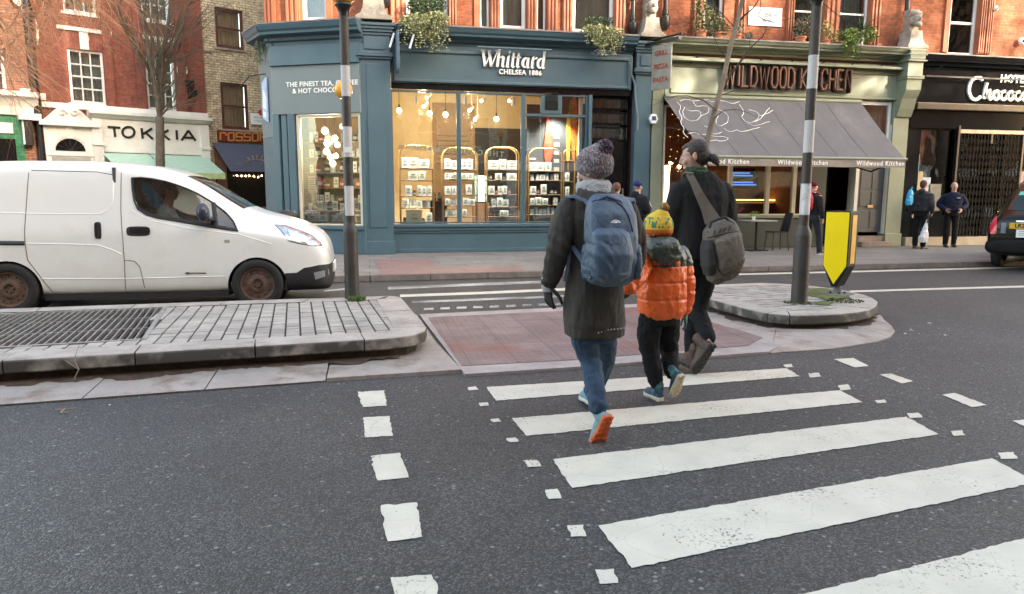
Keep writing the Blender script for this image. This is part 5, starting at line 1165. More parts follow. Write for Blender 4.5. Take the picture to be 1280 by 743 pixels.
mb = MB(); mb.box(kx0-.3, P3, 2.3, 2.35, .1, 4); mb.box(kx0-.35, kx0-.3, .3, 2.3, .1, 4); mb.box(kx0-.3, P3, .25, 2.3, 3.7, 3.75); B3.put(mb, 'interior_wall', mat('dark_brown_interior', (.035,.022,.018), .7, var=.3), MF)
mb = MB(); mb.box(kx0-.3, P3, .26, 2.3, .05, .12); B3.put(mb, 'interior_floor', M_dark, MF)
# folding lattice gate
lg = thing('lattice_gate', 'tall black folding lattice security gate closed across the chocolate shop entrance', 'gate', (X(1191, -.05, 250), 16.52, .35))
gwid = X(1272, -.05, 230)-lg.location.x; gh = Z(1230, 163, -.05)-.35
mb = MB(); mb.box(-.03, gwid+.03, -.03, .03, gh-.1, gh); mb.build('top_rail', mat('worn_steel', (.28,.25,.22), .4, metal=.6, var=.3), lg, bev=.006)
mb = MB()
for dx in (-.03, gwid): mb.box(dx-.03, dx+.03, -.031, .031, 0, gh+.1)
mb.box(gwid*.5-.03, gwid*.5+.03, -.02, .02, gh-.35, gh-.101); mb.build('gate_post', M_iron, lg)
mb = MB(); nb = 19
for i in range(nb): x_ = gwid*(i+.5)/nb; mb.box(x_-.012, x_+.012, -.012, .012, 0, gh-.102)
M_gate = mat('gate_black', (.004,.004,.004), .5, spec=.1); mb.build('upright_bars', M_gate, lg)
mb = MB(); ww_ = gwid/nb*2; nz_ = 13; hz_ = (gh-.3)/nz_
for j in range(nz_):
    for i in range(nb-1):
        x_ = gwid*(i+.5)/nb; x2 = x_+gwid/nb
        for q in ((x_, x2), (x2, x_)): mb.tube([(q[0], -.016, .1+j*hz_), (q[1], -.016, .1+(j+1)*hz_)], .006, 4)
mb.build('lattice_straps', M_gate, lg)
# shelves of bottles and bars behind the gate
shf = thing('bottle_shelves', 'tall wall shelves of bottles and chocolate boxes behind the lattice gate', 'shelving', (kx1+.1, 18.3, .2))
for j in range(8): mb = MB(); mb.box(-.1, 3.0, 0, .3, .35+j*.36, .37+j*.36); mb.build('shelf', M_shelf, shf)
mb = MB(); mb.box(-.1, 3.0, .31, .34, 0, 3.3); mb.build('back_panel', mat('warm_backing', (.07,.03,.018), .6, var=.3), shf)
bm_ = {}
for j in range(8):
    x = kx1+.2+rnd.uniform(0,.2)
    while x < kx1+2.9:
        kd = rnd.choice(['bottle','choc_box','bottle']); hgt = .22 if kd == 'bottle' else .12
        if (kd) not in bm_:
            mb = MB()
            if kd == 'bottle': mb.lathe([(.035,0),(.037,.12),(.014,.16),(.014,.22)], (0,0,0), 8)
            else: mb.box(-.05,.05,-.02,.02,0,.14)
            bm_[kd] = mb.mesh(kd, mat('pale_bottle', (.5,.42,.36), .35, var=.3, scale=.7) if kd == 'bottle' else mat('choc_box', (.22,.10,.07), .5, var=.6, scale=.9), smooth=40)
        o = bpy.data.objects.new('bottle' if kd == 'bottle' else 'chocolate_box', bm_[kd]); COL.objects.link(o); o.location = (x, 18.4, .571+j*.36)
        tag(o, '%s on the %s shelf behind the lattice gate' % ('slim pale bottle' if kd == 'bottle' else 'brown chocolate box', ['lowest','second lowest','third','fourth','fifth','sixth','seventh','topmost'][j]), 'bottle' if kd == 'bottle' else 'box', 'goods behind the lattice gate')
        x += rnd.choice((.09,.12,.2,.3))
pendant(1234, 190, 1.0, 2, 'small glowing amber bulb seen through the lattice gate', None, r=.045, col=(1,.6,.28), st=18)
pendant(1205, 240, 1.3, 1, 'dim warm bulb low behind the left edge of the lattice gate', None, r=.02, col=(1,.6,.3), st=10)
pp_ = [(1146.5,213,.10,.42,(.35,.52,.50),'tall pale green poster'), (1152,226,.09,.25,(.48,.38,.22),'tan leaflet'), (1160,236,.12,.30,(.50,.55,.62),'pale blue poster'), (1170,247,.2,.36,(.20,.20,.16),'large olive board'), (1276,222,.1,.16,(.5,.28,.30),'pink card'), (1273,206,.07,.1,(.5,.4,.25),'small cream card')]
for px, py, w_, h_, c, nm in pp_:
    p = MF.at(px, py, -.03); t = thing('window_poster', nm+' stuck in the black chocolate shop front', 'poster', (p.x, 16.6+(.045 if px < 1200 else -.02), p.z))
    mb = MB(); mb.box(-w_, w_, -.012, -.002, -h_, h_); mb.build('paper', mat('poster_'+nm.split()[0]+nm.split()[-1], c, .6, var=.25, scale=6), t)
for (px, py, r_, nm, cc) in ((1244.5, 11, .07, 'small white dome security camera high on the brick of the right building', 'security camera'), (1277, 52, .1, 'round white alarm sounder with a dark mark on the right edge brickwork', 'alarm')):
    p = MF.at(px, py, UY-.08); t = thing('dome_camera' if 'camera' in nm else 'round_alarm', nm, cc, (p.x, 16.6+UY-.07, p.z))
    mb = MB(); mb.lathe([(r_,0),(r_,.03),(r_*.8,.06),(r_*.3,.09)], (0,0,0), 14, T=Matrix.Rotation(R(90), 4, 'X')); mb.build('casing', M_wl, t, smooth=50); mb = MB(); mb.ball((0,-.07,0), r_*.45, 10); mb.build('lens', M_iron, t)

# ---------------- the houses across the side street (turned 28 degrees)
TF = Frame(-7.7, 27.1, R(28.4))
tx = lambda px, py=110, off=0.: TF.at(px, py, off).x
tz_ = lambda px, py, off=0.: TF.at(px, py, off).z
M_brT = brick('deep_red_brick', (.27,.075,.042), (.21,.055,.034), (.17,.09,.07), h=.075, mort=.008, blotch=.35)
M_brO = brick('orange_brick', (.36,.13,.07), (.22,.075,.05), (.32,.24,.17), h=.085, mort=.014, blotch=.3)
M_stk = brick('yellow_stock_brick', (.66,.53,.35), (.54,.42,.27), (.26,.23,.17), h=.09, mort=.014, blotch=.3, var=.7)
M_grn = brick('green_glazed_brick', (.03,.22,.10), (.02,.16,.075), (.10,.16,.10), h=.1, mort=.012, blotch=.15, bump=.3)
M_wht = mat('white_stucco', (.78,.76,.70), .6, var=.06, scale=2, stain=(.45,.42,.37), stain_amt=.45)
xA, xB, xC, xD = tx(-60), tx(45, 60), tx(254, 60), tx(352, 60)
bh = 13.0
# middle deep red house over the white shop front
B4 = Bld('red_brick_house', 'deep red brick house with white sash windows above the white TOKKIA shop front', 'building', TF)
zst = tz_(120, 135)           # string course
w1 = (tx(87,100), tx(131,100), tz_(110,130), tz_(110,63)); w2 = (tx(183,100), tx(219,100), tz_(200,138), tz_(200,72))
w3 = (tx(79,10), tx(120,10), tz_(100,17), tz_(100,17)+2.0); w4 = (tx(176,10), tx(212,10), tz_(195,27), tz_(195,27)+2.0)
mb = MB(); wall(mb, xB, xC, zst-.3, bh, 0, .4, [w1, w2, w3, w4]); B4.put(mb, 'wall', M_brT, TF)
for q in (w1, w2, w3, w4):
    o = sash(B4, TF, *q, .08, nx=3, nz=4, fw_=.08, bar=.045, back=M_curt, sillm=M_wht, gm=M_gwin)
    mb = MB(); xm = (q[0]+q[1])/2; mb.box(xm-.14, xm+.12, -.05, .07, q[3]+.002, q[3]+.55); mb.box(q[0]-.25, q[1]+.3, -.08, -.001, q[3]+.56, q[3]+.68); mb.build('keystone', M_wht, o, bev=.01)
for a, b in ((36, 50), (131, 142), (170, 181), (222, 232)):
    mb = MB(); mb.box(tx(a,100), tx(b,100), -.1, -.002, zst+.08, bh); B4.put(mb, 'brick_pier', M_brT, TF)
mb = MB(); mb.box(xB, xC, -.14, .3, zst-.10, zst+.07); B4.put(mb, 'string_course', M_wht, TF, bev=.01)
mb = MB(); mb.box(xB, xC, 0, .4, 0, zst-.301); B4.put(mb, 'wall', M_brT, TF)
mb = MB(); mb.prism([(xA, .1), (xD, .1), (xD, 9), (xA, 9)], bh, bh+.2, lambda u, v, w_: (u, v, w_)); B4.put(mb, 'roof', M_lead, TF)
# fascia of the white shop
f0, f1, fz0, fz1 = tx(113,160), tx(258,160), tz_(180,196), tz_(180,149)
mb = MB(); mb.box(f0, f1, -.12, -.001, .1, fz1); B4.put(mb, 'shop_front', M_wht, TF)
wsh = B4.put(MB().box(f0+.25, f1-.2, -.2, -.121, fz0+.1, fz1-.12), 'fascia', M_wht, TF, bev=.01)
mb = MB(); mb.prism([(-.12, fz1-.1), (-.25, fz1-.05), (-.3, fz1), (-.42, fz1+.05), (-.42, fz1+.15), (-.0, fz1+.16), (0, fz1-.1)], f0-.08, f1+.1, lambda u, v, w_: (w_, u, v)); B4.put(mb, 'cornice', M_wht, TF)
for q in (f0, f1-.3):
    mb = MB(); mb.box(q, q+.3, -.3, -.121, .1, fz1-.11); mb.box(q-.03, q+.33, -.36, -.12, fz0+.3, fz0+.4); B4.put(mb, 'pilaster', M_wht, TF, bev=.012)
def block_word(mb, items, y0, y1, w):
    for pts in items: ribbon(mb, pts, w, y0, y1)
def L_(px, py): p = TF.at(px, py, -.22); return (p.x, p.z)
tok = [[L_(134.5,158.8), L_(150.5,160.0)], [L_(142.5,159.4), L_(144,171.5)],
       [L_(160.5+7.6*math.cos(t)*1.0, 165.5+6.6*math.sin(t)) for t in [i*math.pi/9 for i in range(18)]],
       [L_(177,160.4), L_(178.4,173.4)], [L_(190,160.8), L_(178.5,168)], [L_(182,166), L_(191,174)],
       [L_(197,162), L_(198.2,174.6)], [L_(210.5,162.8), L_(199,169.5)], [L_(202.5,167.5), L_(212,175.2)],
       [L_(220.6,163), L_(221.4,175)], [L_(227,175.8), L_(235.5,163.4)], [L_(235.5,163.4), L_(244.5,176.2)], [L_(230.5,172.2), L_(241,172.6)]]
mb = MB(); wt = abs(L_(144,171)[1]-L_(143,159)[1])*.2
for i, pts in enumerate(tok): ribbon(mb, pts, wt*1.15, -.235, -.201, closed=(i == 2))
mb.build('lettering', mat('black_letters', (.012,.012,.012), .4), wsh)
# canopies in mint over the windows
mb = MB(); aw = [tx(126,200), tx(185,200), tx(255,200)]; za = tz_(180,193, -.2); zb = tz_(180,215,-1.1)
M_mint = mat('mint_canvas', (.40,.58,.47), .8, var=.06)
for a, b in ((aw[0], aw[1]-.02), (aw[1]+.02, aw[2])):
    mb = MB(); mb.face([(a,-.21,za),(b,-.21,za),(b+.35,-1.2,zb),(a+.35,-1.2,zb)]); o = B4.put(mb, 'awning', M_mint, TF)
    mb = MB(); mb.face([(a+.35,-1.2,zb-.001),(b+.35,-1.2,zb-.001),(b+.35,-1.2,zb-.2),(a+.35,-1.2,zb-.2)]); mb.build('valance', mat('lime_valance', (.50,.60,.28), .8), o)
# baroque doorway with segmental fanlight
d0, d1 = tx(54,180), tx(117,180); dz0 = tz_(85,158); dzt = tz_(85,137); xm = (d0+d1)/2
mb = MB(); mb.box(d0, d1, -.2, -.001, .1, dz0); B4.put(mb, 'door_surround', M_wht, TF, bev=.01)
mb = MB(); out_ = [(d0-.08, dz0), (d1+.1, dz0), (d1+.1, dz0+.12)]
for i in range(13): a_ = i/12; out_.append((d1+.1-(d1-xm-.1)*a_, dz0+.12+(dzt-dz0-.1)*(a_*a_*(3-2*a_))))
for i in range(12, -1, -1): a_ = i/12; out_.append((d0-.08+(xm-.1-d0)*a_, dz0+.12+(dzt-dz0-.1)*(a_*a_*(3-2*a_))))
mb.prism(out_, -.34, -.002, lambda u, v, w_: (u, w_, v)); B4.put(mb, 'swan_neck_pediment', M_wht, TF, bev=.02)
mb = MB()
for k in (-1, 1): mb.tube([(xm+k*.17+.13*math.cos(t*.6)*(1-t/12), -.37, dzt-.15+.13*math.sin(t*.6)*(1-t/12)) for t in range(11)], .04, 6)
mb.box(d0-.1, d1+.12, -.42, -.2, dz0-.02, dz0+.08); B4.put(mb, 'scroll', M_wht, TF, smooth=50)
c_ = TF.at(88.5, 189, -.21); rx_ = (tx(107.5,189,-.21)-tx(70,189,-.21))/2; rz_ = abs(tz_(88,173.5,-.21)-tz_(88,189,-.21))
mb = MB(); mb.prism(arc(c_.x, c_.z, rx_, rz_, 0, 180, 14), -.22, -.201, lambda u, v, w_: (u, w_, v)); fl_ = B4.put(mb, 'fanlight', M_black, TF)
mb = MB()
for a_ in range(30, 180, 30): mb.tube([(c_.x, -.225, c_.z), (c_.x+rx_*.95*math.cos(R(a_)), -.225, c_.z+rz_*.95*math.sin(R(a_)))], .012, 4)
mb.build('glazing_bars', M_iron, fl_)
mb = MB(); ribbon(mb, arc(c_.x, c_.z, rx_+.1, rz_+.12, 0, 180, 14), .12, -.24, -.201); mb.box(c_.x-.1, c_.x+.1, -.27, -.2, c_.z+rz_, c_.z+rz_+.4); mb.box(d0+.05, d1-.05, -.24, -.2, c_.z-.16, c_.z-.02); B4.put(mb, 'archivolt', M_wht, TF)
mb = MB(); mb.box(c_.x-.55, c_.x+.55, -.215, -.2, .2, c_.z-.2); B4.put(mb, 'door', mat('grey_door', (.35,.34,.31), .5), TF)
mb = MB(); q = tx(47,100,-.1); mb.tube([(tx(35,20,-.1), -.12, bh), (tx(41,90,-.1), -.12, tz_(41,90,-.1)), (tx(49,160,-.1), -.12, tz_(49,160,-.1)), (tx(55,205,-.1), -.12, .1)], .13, 8); B4.put(mb, 'drainpipe', M_iron, TF, smooth=50)
for px, py, nm, w_, h_ in ((228,87.5,'small pale number plate high on the right of the deep red brick house',.18,.12),):
    p = TF.M @ TF.at(px, py, -.06); t = thing('number_plate', nm, 'plate', p, TF.a); mb = MB(); mb.box(-w_, w_, 0, .03, -h_, h_); mb.build('plate', M_wht, t, bev=.01)
for px, py, nm in ((237,104,'dark square floodlight on the deep red brick wall'), (241,116,'grey dish lamp under the floodlight on the deep red brick wall')):
    p = TF.M @ TF.at(px, py, -.2); t = thing('wall_floodlight', nm, 'floodlight', p, TF.a); mb = MB(); mb.box(-.14, .14, -.06, .1, -.1, .1); mb.build('housing', M_iron, t, bev=.02); mb = MB(); mb.box(-.02, .02, .1, .2, -.02, .02); mb.build('bracket', M_iron, t)
# left house: orange brick with green glazed front
B5 = Bld('orange_brick_house', 'orange brick house at the left edge with a green glazed shop front and white cornice', 'building', TF)
lw = (tx(-30,100), tx(8,100), tz_(4,120), tz_(4,62))
mb = MB(); wall(mb, xA-3, xB-.002, 0, bh, 0, .4, [lw, (lw[0], lw[1], lw[2]+3.2, lw[3]+3)]); B5.put(mb, 'wall', M_brO, TF)
sash(B5, TF, *lw, .08, nx=2, nz=2, fw_=.1); sash(B5, TF, lw[0], lw[1], lw[2]+3.2, lw[3]+3, .08, nx=2, nz=2, fw_=.1)
mb = MB(); ribbon(mb, arc(tx(-5,35), tz_(0,35), 1.0, 1.1, -35, 100, 10), .2, -.08, -.001); B5.put(mb, 'stone_arch', M_wht, TF)
gz = tz_(30,147); mb = MB(); g1 = tx(30,180); mb.box(xA-3, g1, -.08, -.001, 0, gz)
B5.put(mb, 'green_front', M_grn, TF)
mb = MB(); mb.box(xA-3, tx(16,165), -.14, -.081, tz_(8,167), tz_(8,154)); B5.put(mb, 'white_sign_board', M_wht, TF); mb = MB(); mb.box(xA-3, tx(20,190), -.12, -.082, .9, tz_(8,174)); B5.put(mb, 'shop_window', M_gwin if False else M_black, TF)
mb = MB(); mb.prism([(0,gz+.02),(-.15,gz+.05),(-.2,gz+.3),(-.35,gz+.55),(-.5,gz+.6),(-.5,gz+.75),(0,gz+.76)], xA-3, tx(47,135), lambda u, v, w_: (w_, u, v)); mb.box(tx(22,150), tx(50,150), -.4, -.002, gz-.1, gz+.1); B5.put(mb, 'cornice', M_wht, TF)
for px, py, nm, w_, h_ in ((32,115,'cream junction box on the orange brick wall',.13,.1), (53.5,121,'small white box beside the thick drainpipe',.08,.1)):
    p = TF.M @ TF.at(px, py, -.1); t = thing('junction_box', nm, 'junction box', p, TF.a); mb = MB(); mb.box(-w_, w_, -.03, .1, -h_, h_); mb.build('casing', M_wht, t, bev=.01); mb = MB(); mb.tube([(0,.05,-h_),(0,.08,-h_-.3)], .012, 5); mb.build('cable', M_iron, t)
p = TF.M @ TF.at(35, 165, -.2); t = thing('wall_lantern', 'black box lantern with a white edge on the orange brick pier', 'lantern', p, TF.a); mb = MB(); mb.box(-.1, .12, -.1, .15, -.42, .35); mb.build('housing', M_iron, t, bev=.01); mb = MB(); mb.box(-.14, -.101, -.08, .1, -.4, .33); mb.build('diffuser', M_wl, t)
# yellow stock brick house with the navy awning
B6 = Bld('yellow_brick_house', 'yellow stock brick house with dark red framed windows above a navy awning', 'building', TF)
q1 = (tx(270,40), tx(305,40), tz_(288,61), tz_(288,11)); q2 = (tx(277,130), tx(311,130), tz_(294,162), tz_(294,104))
mb = MB(); wall(mb, xC+.002, xD+4, 0, bh, .05, .4, [q1, q2, (q1[0], q1[1], q1[2]+3.3, q1[3]+3.3)]); B6.put(mb, 'wall', M_stk, TF)
M_mar = mat('maroon_frame', (.10,.03,.025), .4)
M_warmw = mat('peach_reflection_blind', (.52,.34,.24), .7, var=.3, scale=2)
for q in (q1, q2, (q1[0], q1[1], q1[2]+3.3, q1[3]+3.3)): sash(B6, TF, *q, .10, nx=1, nz=2, fm=M_mar, fw_=.1, back=M_warmw, gm=M_glass)
rs0 = tx(273,172,-.1)
mb = MB(); mb.box(rs0, xD+1, -.12, .049, tz_(300,177.5,-.1), tz_(300,164.5,-.1)); rf = B6.put(mb, 'sign_board', mat('oxblood_board', (.16,.02,.015), .4), TF)
def Q_(px, py): p = TF.at(px, py, -.14); return (p.x, p.z)
mb = MB(); M_gold = mat('gold_letters', (.55,.25,.08), .4, metal=.2)
zt_, zb_ = 166.2, 175.8; x = 275.5
for ch_ in 'ROSSOPOMODORO':
    w_ = 7.0; l_, r_ = x, x+w_
    s_ = lambda a, b: Q_(l_+(r_-l_)*a, zt_+(zb_-zt_)*b+(x-275)*.012)
    sh = {'R': [[(0,1),(0,0),(.8,0),(1,.15),(1,.4)]], 'O': [[(.1,0),(.9,0),(1,.15),(1,.85),(.9,1),(.1,1),(0,.85),(0,.15),(.1,0)]], 'S': [[(1,.2),(1,0),(0,0),(0,.5),(1,.5),(1,1),(0,1),(0,.8)]], 'P': [[(0,1),(0,0),(1,0),(1,.5),(0,.5)]], 'M': [[(0,1),(0,0),(1,0),(1,1)],[(.5,0),(.5,1)]], 'D': [[(0,0),(.8,0),(1,.2),(1,.8),(.8,1),(0,1),(0,0)]]}[ch_]
    for st in sh: ribbon(mb, [s_(*p) for p in st], .05, -.16, -.121)
    x += w_+3
mb.build('lettering', M_gold, rf)
na0, na1 = tx(265,180,-.1), xD+1; nz0, nz1 = tz_(265,178,-.1), TF.at(280,214,-1.2).z
mb = MB(); mb.face([(na0,-.1,nz0),(na1,-.1,nz0),(na1+.25,-1.2,nz1),(na0+.25,-1.2,nz1)]); na = B6.put(mb, 'awning', mat('navy_canvas', (.075,.082,.12), .8, var=.1), TF)
nn_ = Vector((0, (nz1-nz0), 1.1)).normalized()*.02
def N_(px, py):
    d = TF.I.to_3x3() @ ray(px, py); c = TF.I @ Vector((0, 0, CAMH)); n3 = Vector((0, nz1-nz0, 1.1)); t = (Vector((0,-.1,nz0))-c).dot(n3)/d.dot(n3); return c+d*t+Vector((0, -.012, .006))
mb = MB()
for a, b in ((308,313),(312,319),(317,322),(323,317),(327,311)): pass
mb.tube([N_(*p) for p in ((307,202.5),(313,200.5),(321,199.6),(328,200.5),(333,202.5))], .02, 4)
for p, q in (((312,200),(309,197)), ((317,199),(315,194.5)), ((321,198.5),(321,193.5)), ((326,199),(328,195)), ((330,200.5),(334,198))): mb.tube([N_(*p), N_(*q)], .014, 4)
for k in range(9): mb.tube([N_(292+k*5.5,205.2), N_(295+k*5.5,205.4)], .01, 4)
mb.build('gold_emblem', mat('dull_gold', (.38,.27,.13), .5), na)
mb = MB(); mb.box(tx(283,220), xD+1, -.03, .049, 1.0, tz_(300,214)+.4); B6.put(mb, 'shop_window', M_black, TF)
mb = MB(); mb.box(tx(270,220), tx(283,220), -.08, .049, .1, tz_(270,182)); B6.put(mb, 'timber_pier', mat('brown_timber', (.16,.09,.055), .6, var=.3, scale=6), TF)
mb = MB(); mb.box(tx(283,260), xD+1, -.15, .04, .85, 1.0); B6.put(mb, 'timber_sill', mat('orange_timber', (.36,.16,.07), .5), TF)
for k in range(7):
    p = TF.M @ TF.at(296+k*5.3+rnd.uniform(-1,1), 221+rnd.uniform(-1.5,1.5), -.2); t = thing('festoon_bulb', 'tiny warm bulb in the row under the navy awning', 'bulb', p, group='warm bulbs under the navy awning')
    mb = MB(); mb.ball((0,0,0), .025, 8); mb.build('bulb', emis('festoon', (1,.6,.25), 8), t); mb = MB(); mb.tube([(0,0,.026),(0,0,.12)], .006, 4); mb.build('cord', M_iron, t)
p = TF.M @ TF.at(327, 149, -.04); t = thing('street_name_sign', 'white street name plate with a red roundel on the yellow brick wall', 'street sign', p, TF.a)
mb = MB(); mb.box(-.42, .55, 0, .02, -.22, .2); mb.build('plate', M_wl, t, bev=.005)
mb = MB(); mb.lathe([(.12,0),(.12,.015)], (0,0,0), 16, T=Matrix.Translation((0,-.004,.24)) @ Matrix.Rotation(R(90), 4, 'X')); mb.box(-.16,.16,-.014,-.001,.22,.26); mb.build('roundel', mat('sign_red2', (.5,.03,.04), .5), t)
lettering('lettering', 'MONMOUTH\nSTREET WC2', .125, mat('sign_blue_grey', (.22,.28,.42), .5), t, .07, -.003, -.03, ext=.001)
# white name plate on the red brick
p = MF.at(957, 21, UY-.04); t = thing('street_name_plate', 'white enamel name plate on sunlit brick between two windows', 'street sign', (p.x, 16.6+UY-.03, p.z))
pw2 = X(978, UY, 20)-X(936.5, UY, 20)
mb = MB(); mb.box(-pw2/2, pw2/2, 0, .02, -.22, .22); mb.build('plate', M_wl, t, bev=.006)
lettering('lettering', 'SHAFTESBURY', .125, mat('sign_grey', (.12,.14,.16), .5), t, 0, -.003, .04, ext=.001, space=1.05); lettering('lettering', 'AVENUE  WC2', .115, mat('sign_blue2', (.05,.16,.4), .5), t, -.06, -.003, -.1, ext=.001)

# ---------------- the terrace behind the camera, across the near side of the road
M_brB = brick('back_brick', (.34,.15,.09), (.27,.11,.07), (.25,.2,.15))
pn = [(-60,-3.2),(60,-3.2),(60,-60),(-60,-60)]
poly_sheet('pavement', pn, .105, M_flag, kind='structure'); kerb_line('pavement_kerb', [(-60,-3.2),(60,-3.2)], -.18, 0, .109, M_kerb)
def back_house(x0, x1, h, m, lab, sm):
    fr = Frame(x1, -7.5, math.pi); B = Bld('terraced_house', lab, 'building', fr); W = x1-x0
    n = max(2, int(W/2.4)); hs_ = []
    for fl in range(1, int((h-1)/3.2)):
        for i in range(n): xc = W*(i+.5)/n; hs_.append((xc-.55, xc+.55, .6+fl*3.2+.3, .6+fl*3.2+2.2))
    mb = MB(); wall(mb, 0, W, 3.4, h, 0, .4, hs_); B.put(mb, 'wall', m, fr)
    for q in hs_: sash(B, fr, *q, .12, back=M_curt)
    mb = MB(); wall(mb, 0, W, .1, 3.39, 0, .3, [(.5, W-.5, .7, 2.9)]); B.put(mb, 'shop_front', sm, fr)
    mb = MB(); mb.box(.5, W-.5, .1, .12, .7, 2.9); B.put(mb, 'shop_glass', M_gwin, fr); mb = MB(); mb.box(.2, W-.2, .9, 1, .1, 3.3); B.put(mb, 'back_panel', mat('warm_shop', (.5,.4,.28), .8), fr)
    mb = MB(); mb.box(0, W, -.3, .5, h, h+.35); B.put(mb, 'cornice', M_wht, fr); mb = MB(); mb.box(0, W, .5, 9, h, h+.2); B.put(mb, 'roof', M_lead, fr)
    mb = MB(); mb.box(.0, .3, .41, 9, 0, h); mb.box(W-.3, W, .41, 9, 0, h); B.put(mb, 'side_wall', m, fr)
hs_list = [(-34,-25,13),(-25,-16,14),(-16,-7,12.5),(-7,2,13.5),(2,8,13),(8,14,13.5),(14,18.9,26),(18.9,27.5,18.2),(27.5,36,16.7),(36,46,16.5)]  # unseen heights set where shade should end; tall block added to shade left houses
labs = ['outermost left', 'second from the left', 'third from the left', 'fourth from the left', 'narrow one in the middle', 'one beside the tall block', 'added tall block', 'one right of the tall block', 'second from the right', 'outermost right']
for k, (xa_, xb_, h_) in enumerate(hs_list):
    back_house(xa_, xb_-.02, h_, [M_brB, M_stk, M_brick][k % 3], 'terraced house behind the camera, %s of its row' % labs[k], [M_teal, M_white, M_black, M_sage][k % 4])
# ================================================================ STREET FURNITURE
M_pgrey = mat('pole_dark_paint', (.040,.033,.028), .5, var=.35, scale=4, bump=.25, bscale=30, stain=(.12,.09,.07), stain_amt=.5)
M_pwht = mat('pole_white_paint', (.52,.50,.48), .5, var=.12, scale=5, stain=(.28,.24,.2), stain_amt=.6, stain_scale=5)
M_amb = mat('amber_globe', (.75,.36,.02), .25, var=.12, scale=3, coat=.4)
def beacon(name, lab, base, px, bands, Y, r_low, r_up, ysh, ytop, globe=.165):
    """banded crossing beacon: bands are photo heights where the colour changes, read on the pole's own plane"""
    zof = lambda py: F(px, py, Y).z
    t = thing('beacon_pole', lab, 'beacon pole', base, group=None); zb = base[2]
    zsh = zof(ysh)-zb
    mb = MB(); mb.lathe([(r_low*1.03, 0), (r_low, .04), (r_low, zsh-.1), (r_low*.97, zsh-.06), (r_up*1.02, zsh+.02), (r_up, zsh+.03)], (0,0,0), 20); mb.build('lower_post', M_pgrey, t, smooth=40)
    ys = bands
    for i, (a, b) in enumerate(zip(ys, ys[1:])):
        z0, z1 = zof(a)-zb, zof(b)-zb
        mb = MB(); mb.lathe([(r_up, z0), (r_up, z1)], (0,0,0), 20); mb.build('dark_band' if i % 2 == 0 else 'white_band', M_pgrey if i % 2 == 0 else M_pwht, t, smooth=60)
    zt_ = zof(ys[-1])-zb
    mb = MB(); mb.lathe([(r_up*1.05, zt_), (r_up*1.1, zt_+.04), (r_up*1.5, zt_+.1), (r_up*1.9, zt_+.115), (r_up*1.7, zt_+.14)], (0,0,0), 20); mb.build('collar', M_iron, t, smooth=40)
    mb = MB(); mb.ball((0,0,zt_+.135+globe*.93), globe, 24); mb.build('globe', M_amb, t, smooth=180)
    return t
bl = beacon('p', 'left black and white banded beacon pole with an amber globe standing on the sett island', (-.21,8.38,.214), 433, [281,269.7,232.7,196.6,158.8,121,82.6,21], 8.38, .083, .051, 281, 21)
br = beacon('p', 'right banded beacon pole with paper stickers standing on the rounded island', (4.86,7.22,.196), 1003, [285,268.8,229.8,191,150.7,111,69,8], 7.22, .092, .055, 285, 8)
# stickers and the little plate
mb = MB(); mb.box(-.04,.04,-.004,.0,-.03,.03)
o = mb.build('number_sticker', M_wl, bl, label='small white number sticker'); o.location = (.0,-.052,F(436,188,8.38).z-.214); 
M_stick = mat('torn_sticker', (.62,.60,.58), .6, var=.2, scale=14, stain=(.45,.12,.16), stain_amt=.9, stain_scale=9)
mb = MB(); zz = [F(1003,y,7.22).z-.196 for y in (267,231)]
mb.rings([[(.0565*math.sin(R(a_)), -.0565*math.cos(R(a_)), z_) for a_ in range(-75, 80, 15)] for z_ in zz], cap=False, close=False); mb.build('paper_sticker', M_stick, br, label='torn pale paper stickers with a pink print')
far = thing('beacon_pole', 'distant crossing beacon whose amber globe peeps out behind the left banded pole', 'beacon pole', (F(429.3,112.5,12.5).x, 12.5, .105))
gz_ = F(429.3,112.5,12.5).z-.105
mb = MB(); mb.lathe([(.07,0),(.07,1.0),(.045,1.1),(.045,gz_-.16)], (0,0,0), 14); mb.build('post', M_pgrey, far, smooth=40); mb = MB(); mb.ball((0,0,gz_), .155, 20); mb.build('globe', M_amb, far, smooth=180)
# keep-left bollard
bo = thing('traffic_bollard', 'yellow and black five sided traffic bollard at the end of the rounded island', 'bollard', (5.78,7.8,.196), R(-57))
w_, d_, hb, ht, hp_ = .148, .14, .10, 1.04, .36
pent = [(-w_,ht),(-w_,hp_),(-.03,hb),(.03,hb),(w_,hp_),(w_,ht)]
M_blk = mat('bollard_black', (.007,.007,.008), .5, spec=.2, var=.2); M_yel = mat('bollard_yellow', (.92,.66,.0), .5, spec=.2, var=.05, scale=2, bump=.03, bscale=15)
mb = MB(); mb.prism(pent, -d_, d_, lambda u, v, w2: (u, w2, v)); mb.build('shell', M_blk, bo, bev=.012)
mb = MB(); s_ = .010; pi_ = [(-w_+s_,ht-s_-.005),(-w_+s_,hp_+.005),(0,hb+.035),(w_-s_,hp_+.005),(w_-s_,ht-s_-.005)]
mb.prism(pi_, -d_-.006, -d_-.0005, lambda u, v, w2: (u, w2, v)); mb.build('front_panel', M_yel, bo, bev=.004)
mb = MB(); mb.prism(pi_, d_+.0005, d_+.006, lambda u, v, w2: (u, w2, v)); mb.build('rear_panel', M_yel, bo, bev=.004)
for sx in (-1, 1): mb = MB(); mb.box(sx*(w_+.0005), sx*(w_+.006), -d_*.45, d_*.55, hp_+.03, ht-.05); mb.build('side_strip', mat('bollard_amber', (.75,.38,.01), .4), bo, bev=.003)
mb = MB(); mb.lathe([(.20,0),(.20,.008),(.06,.012),(.05,.03),(.045,.099)], (0,0,0), 20); mb.build('base_plate', mat('grey_base', (.14,.14,.13), .7), bo, smooth=30)
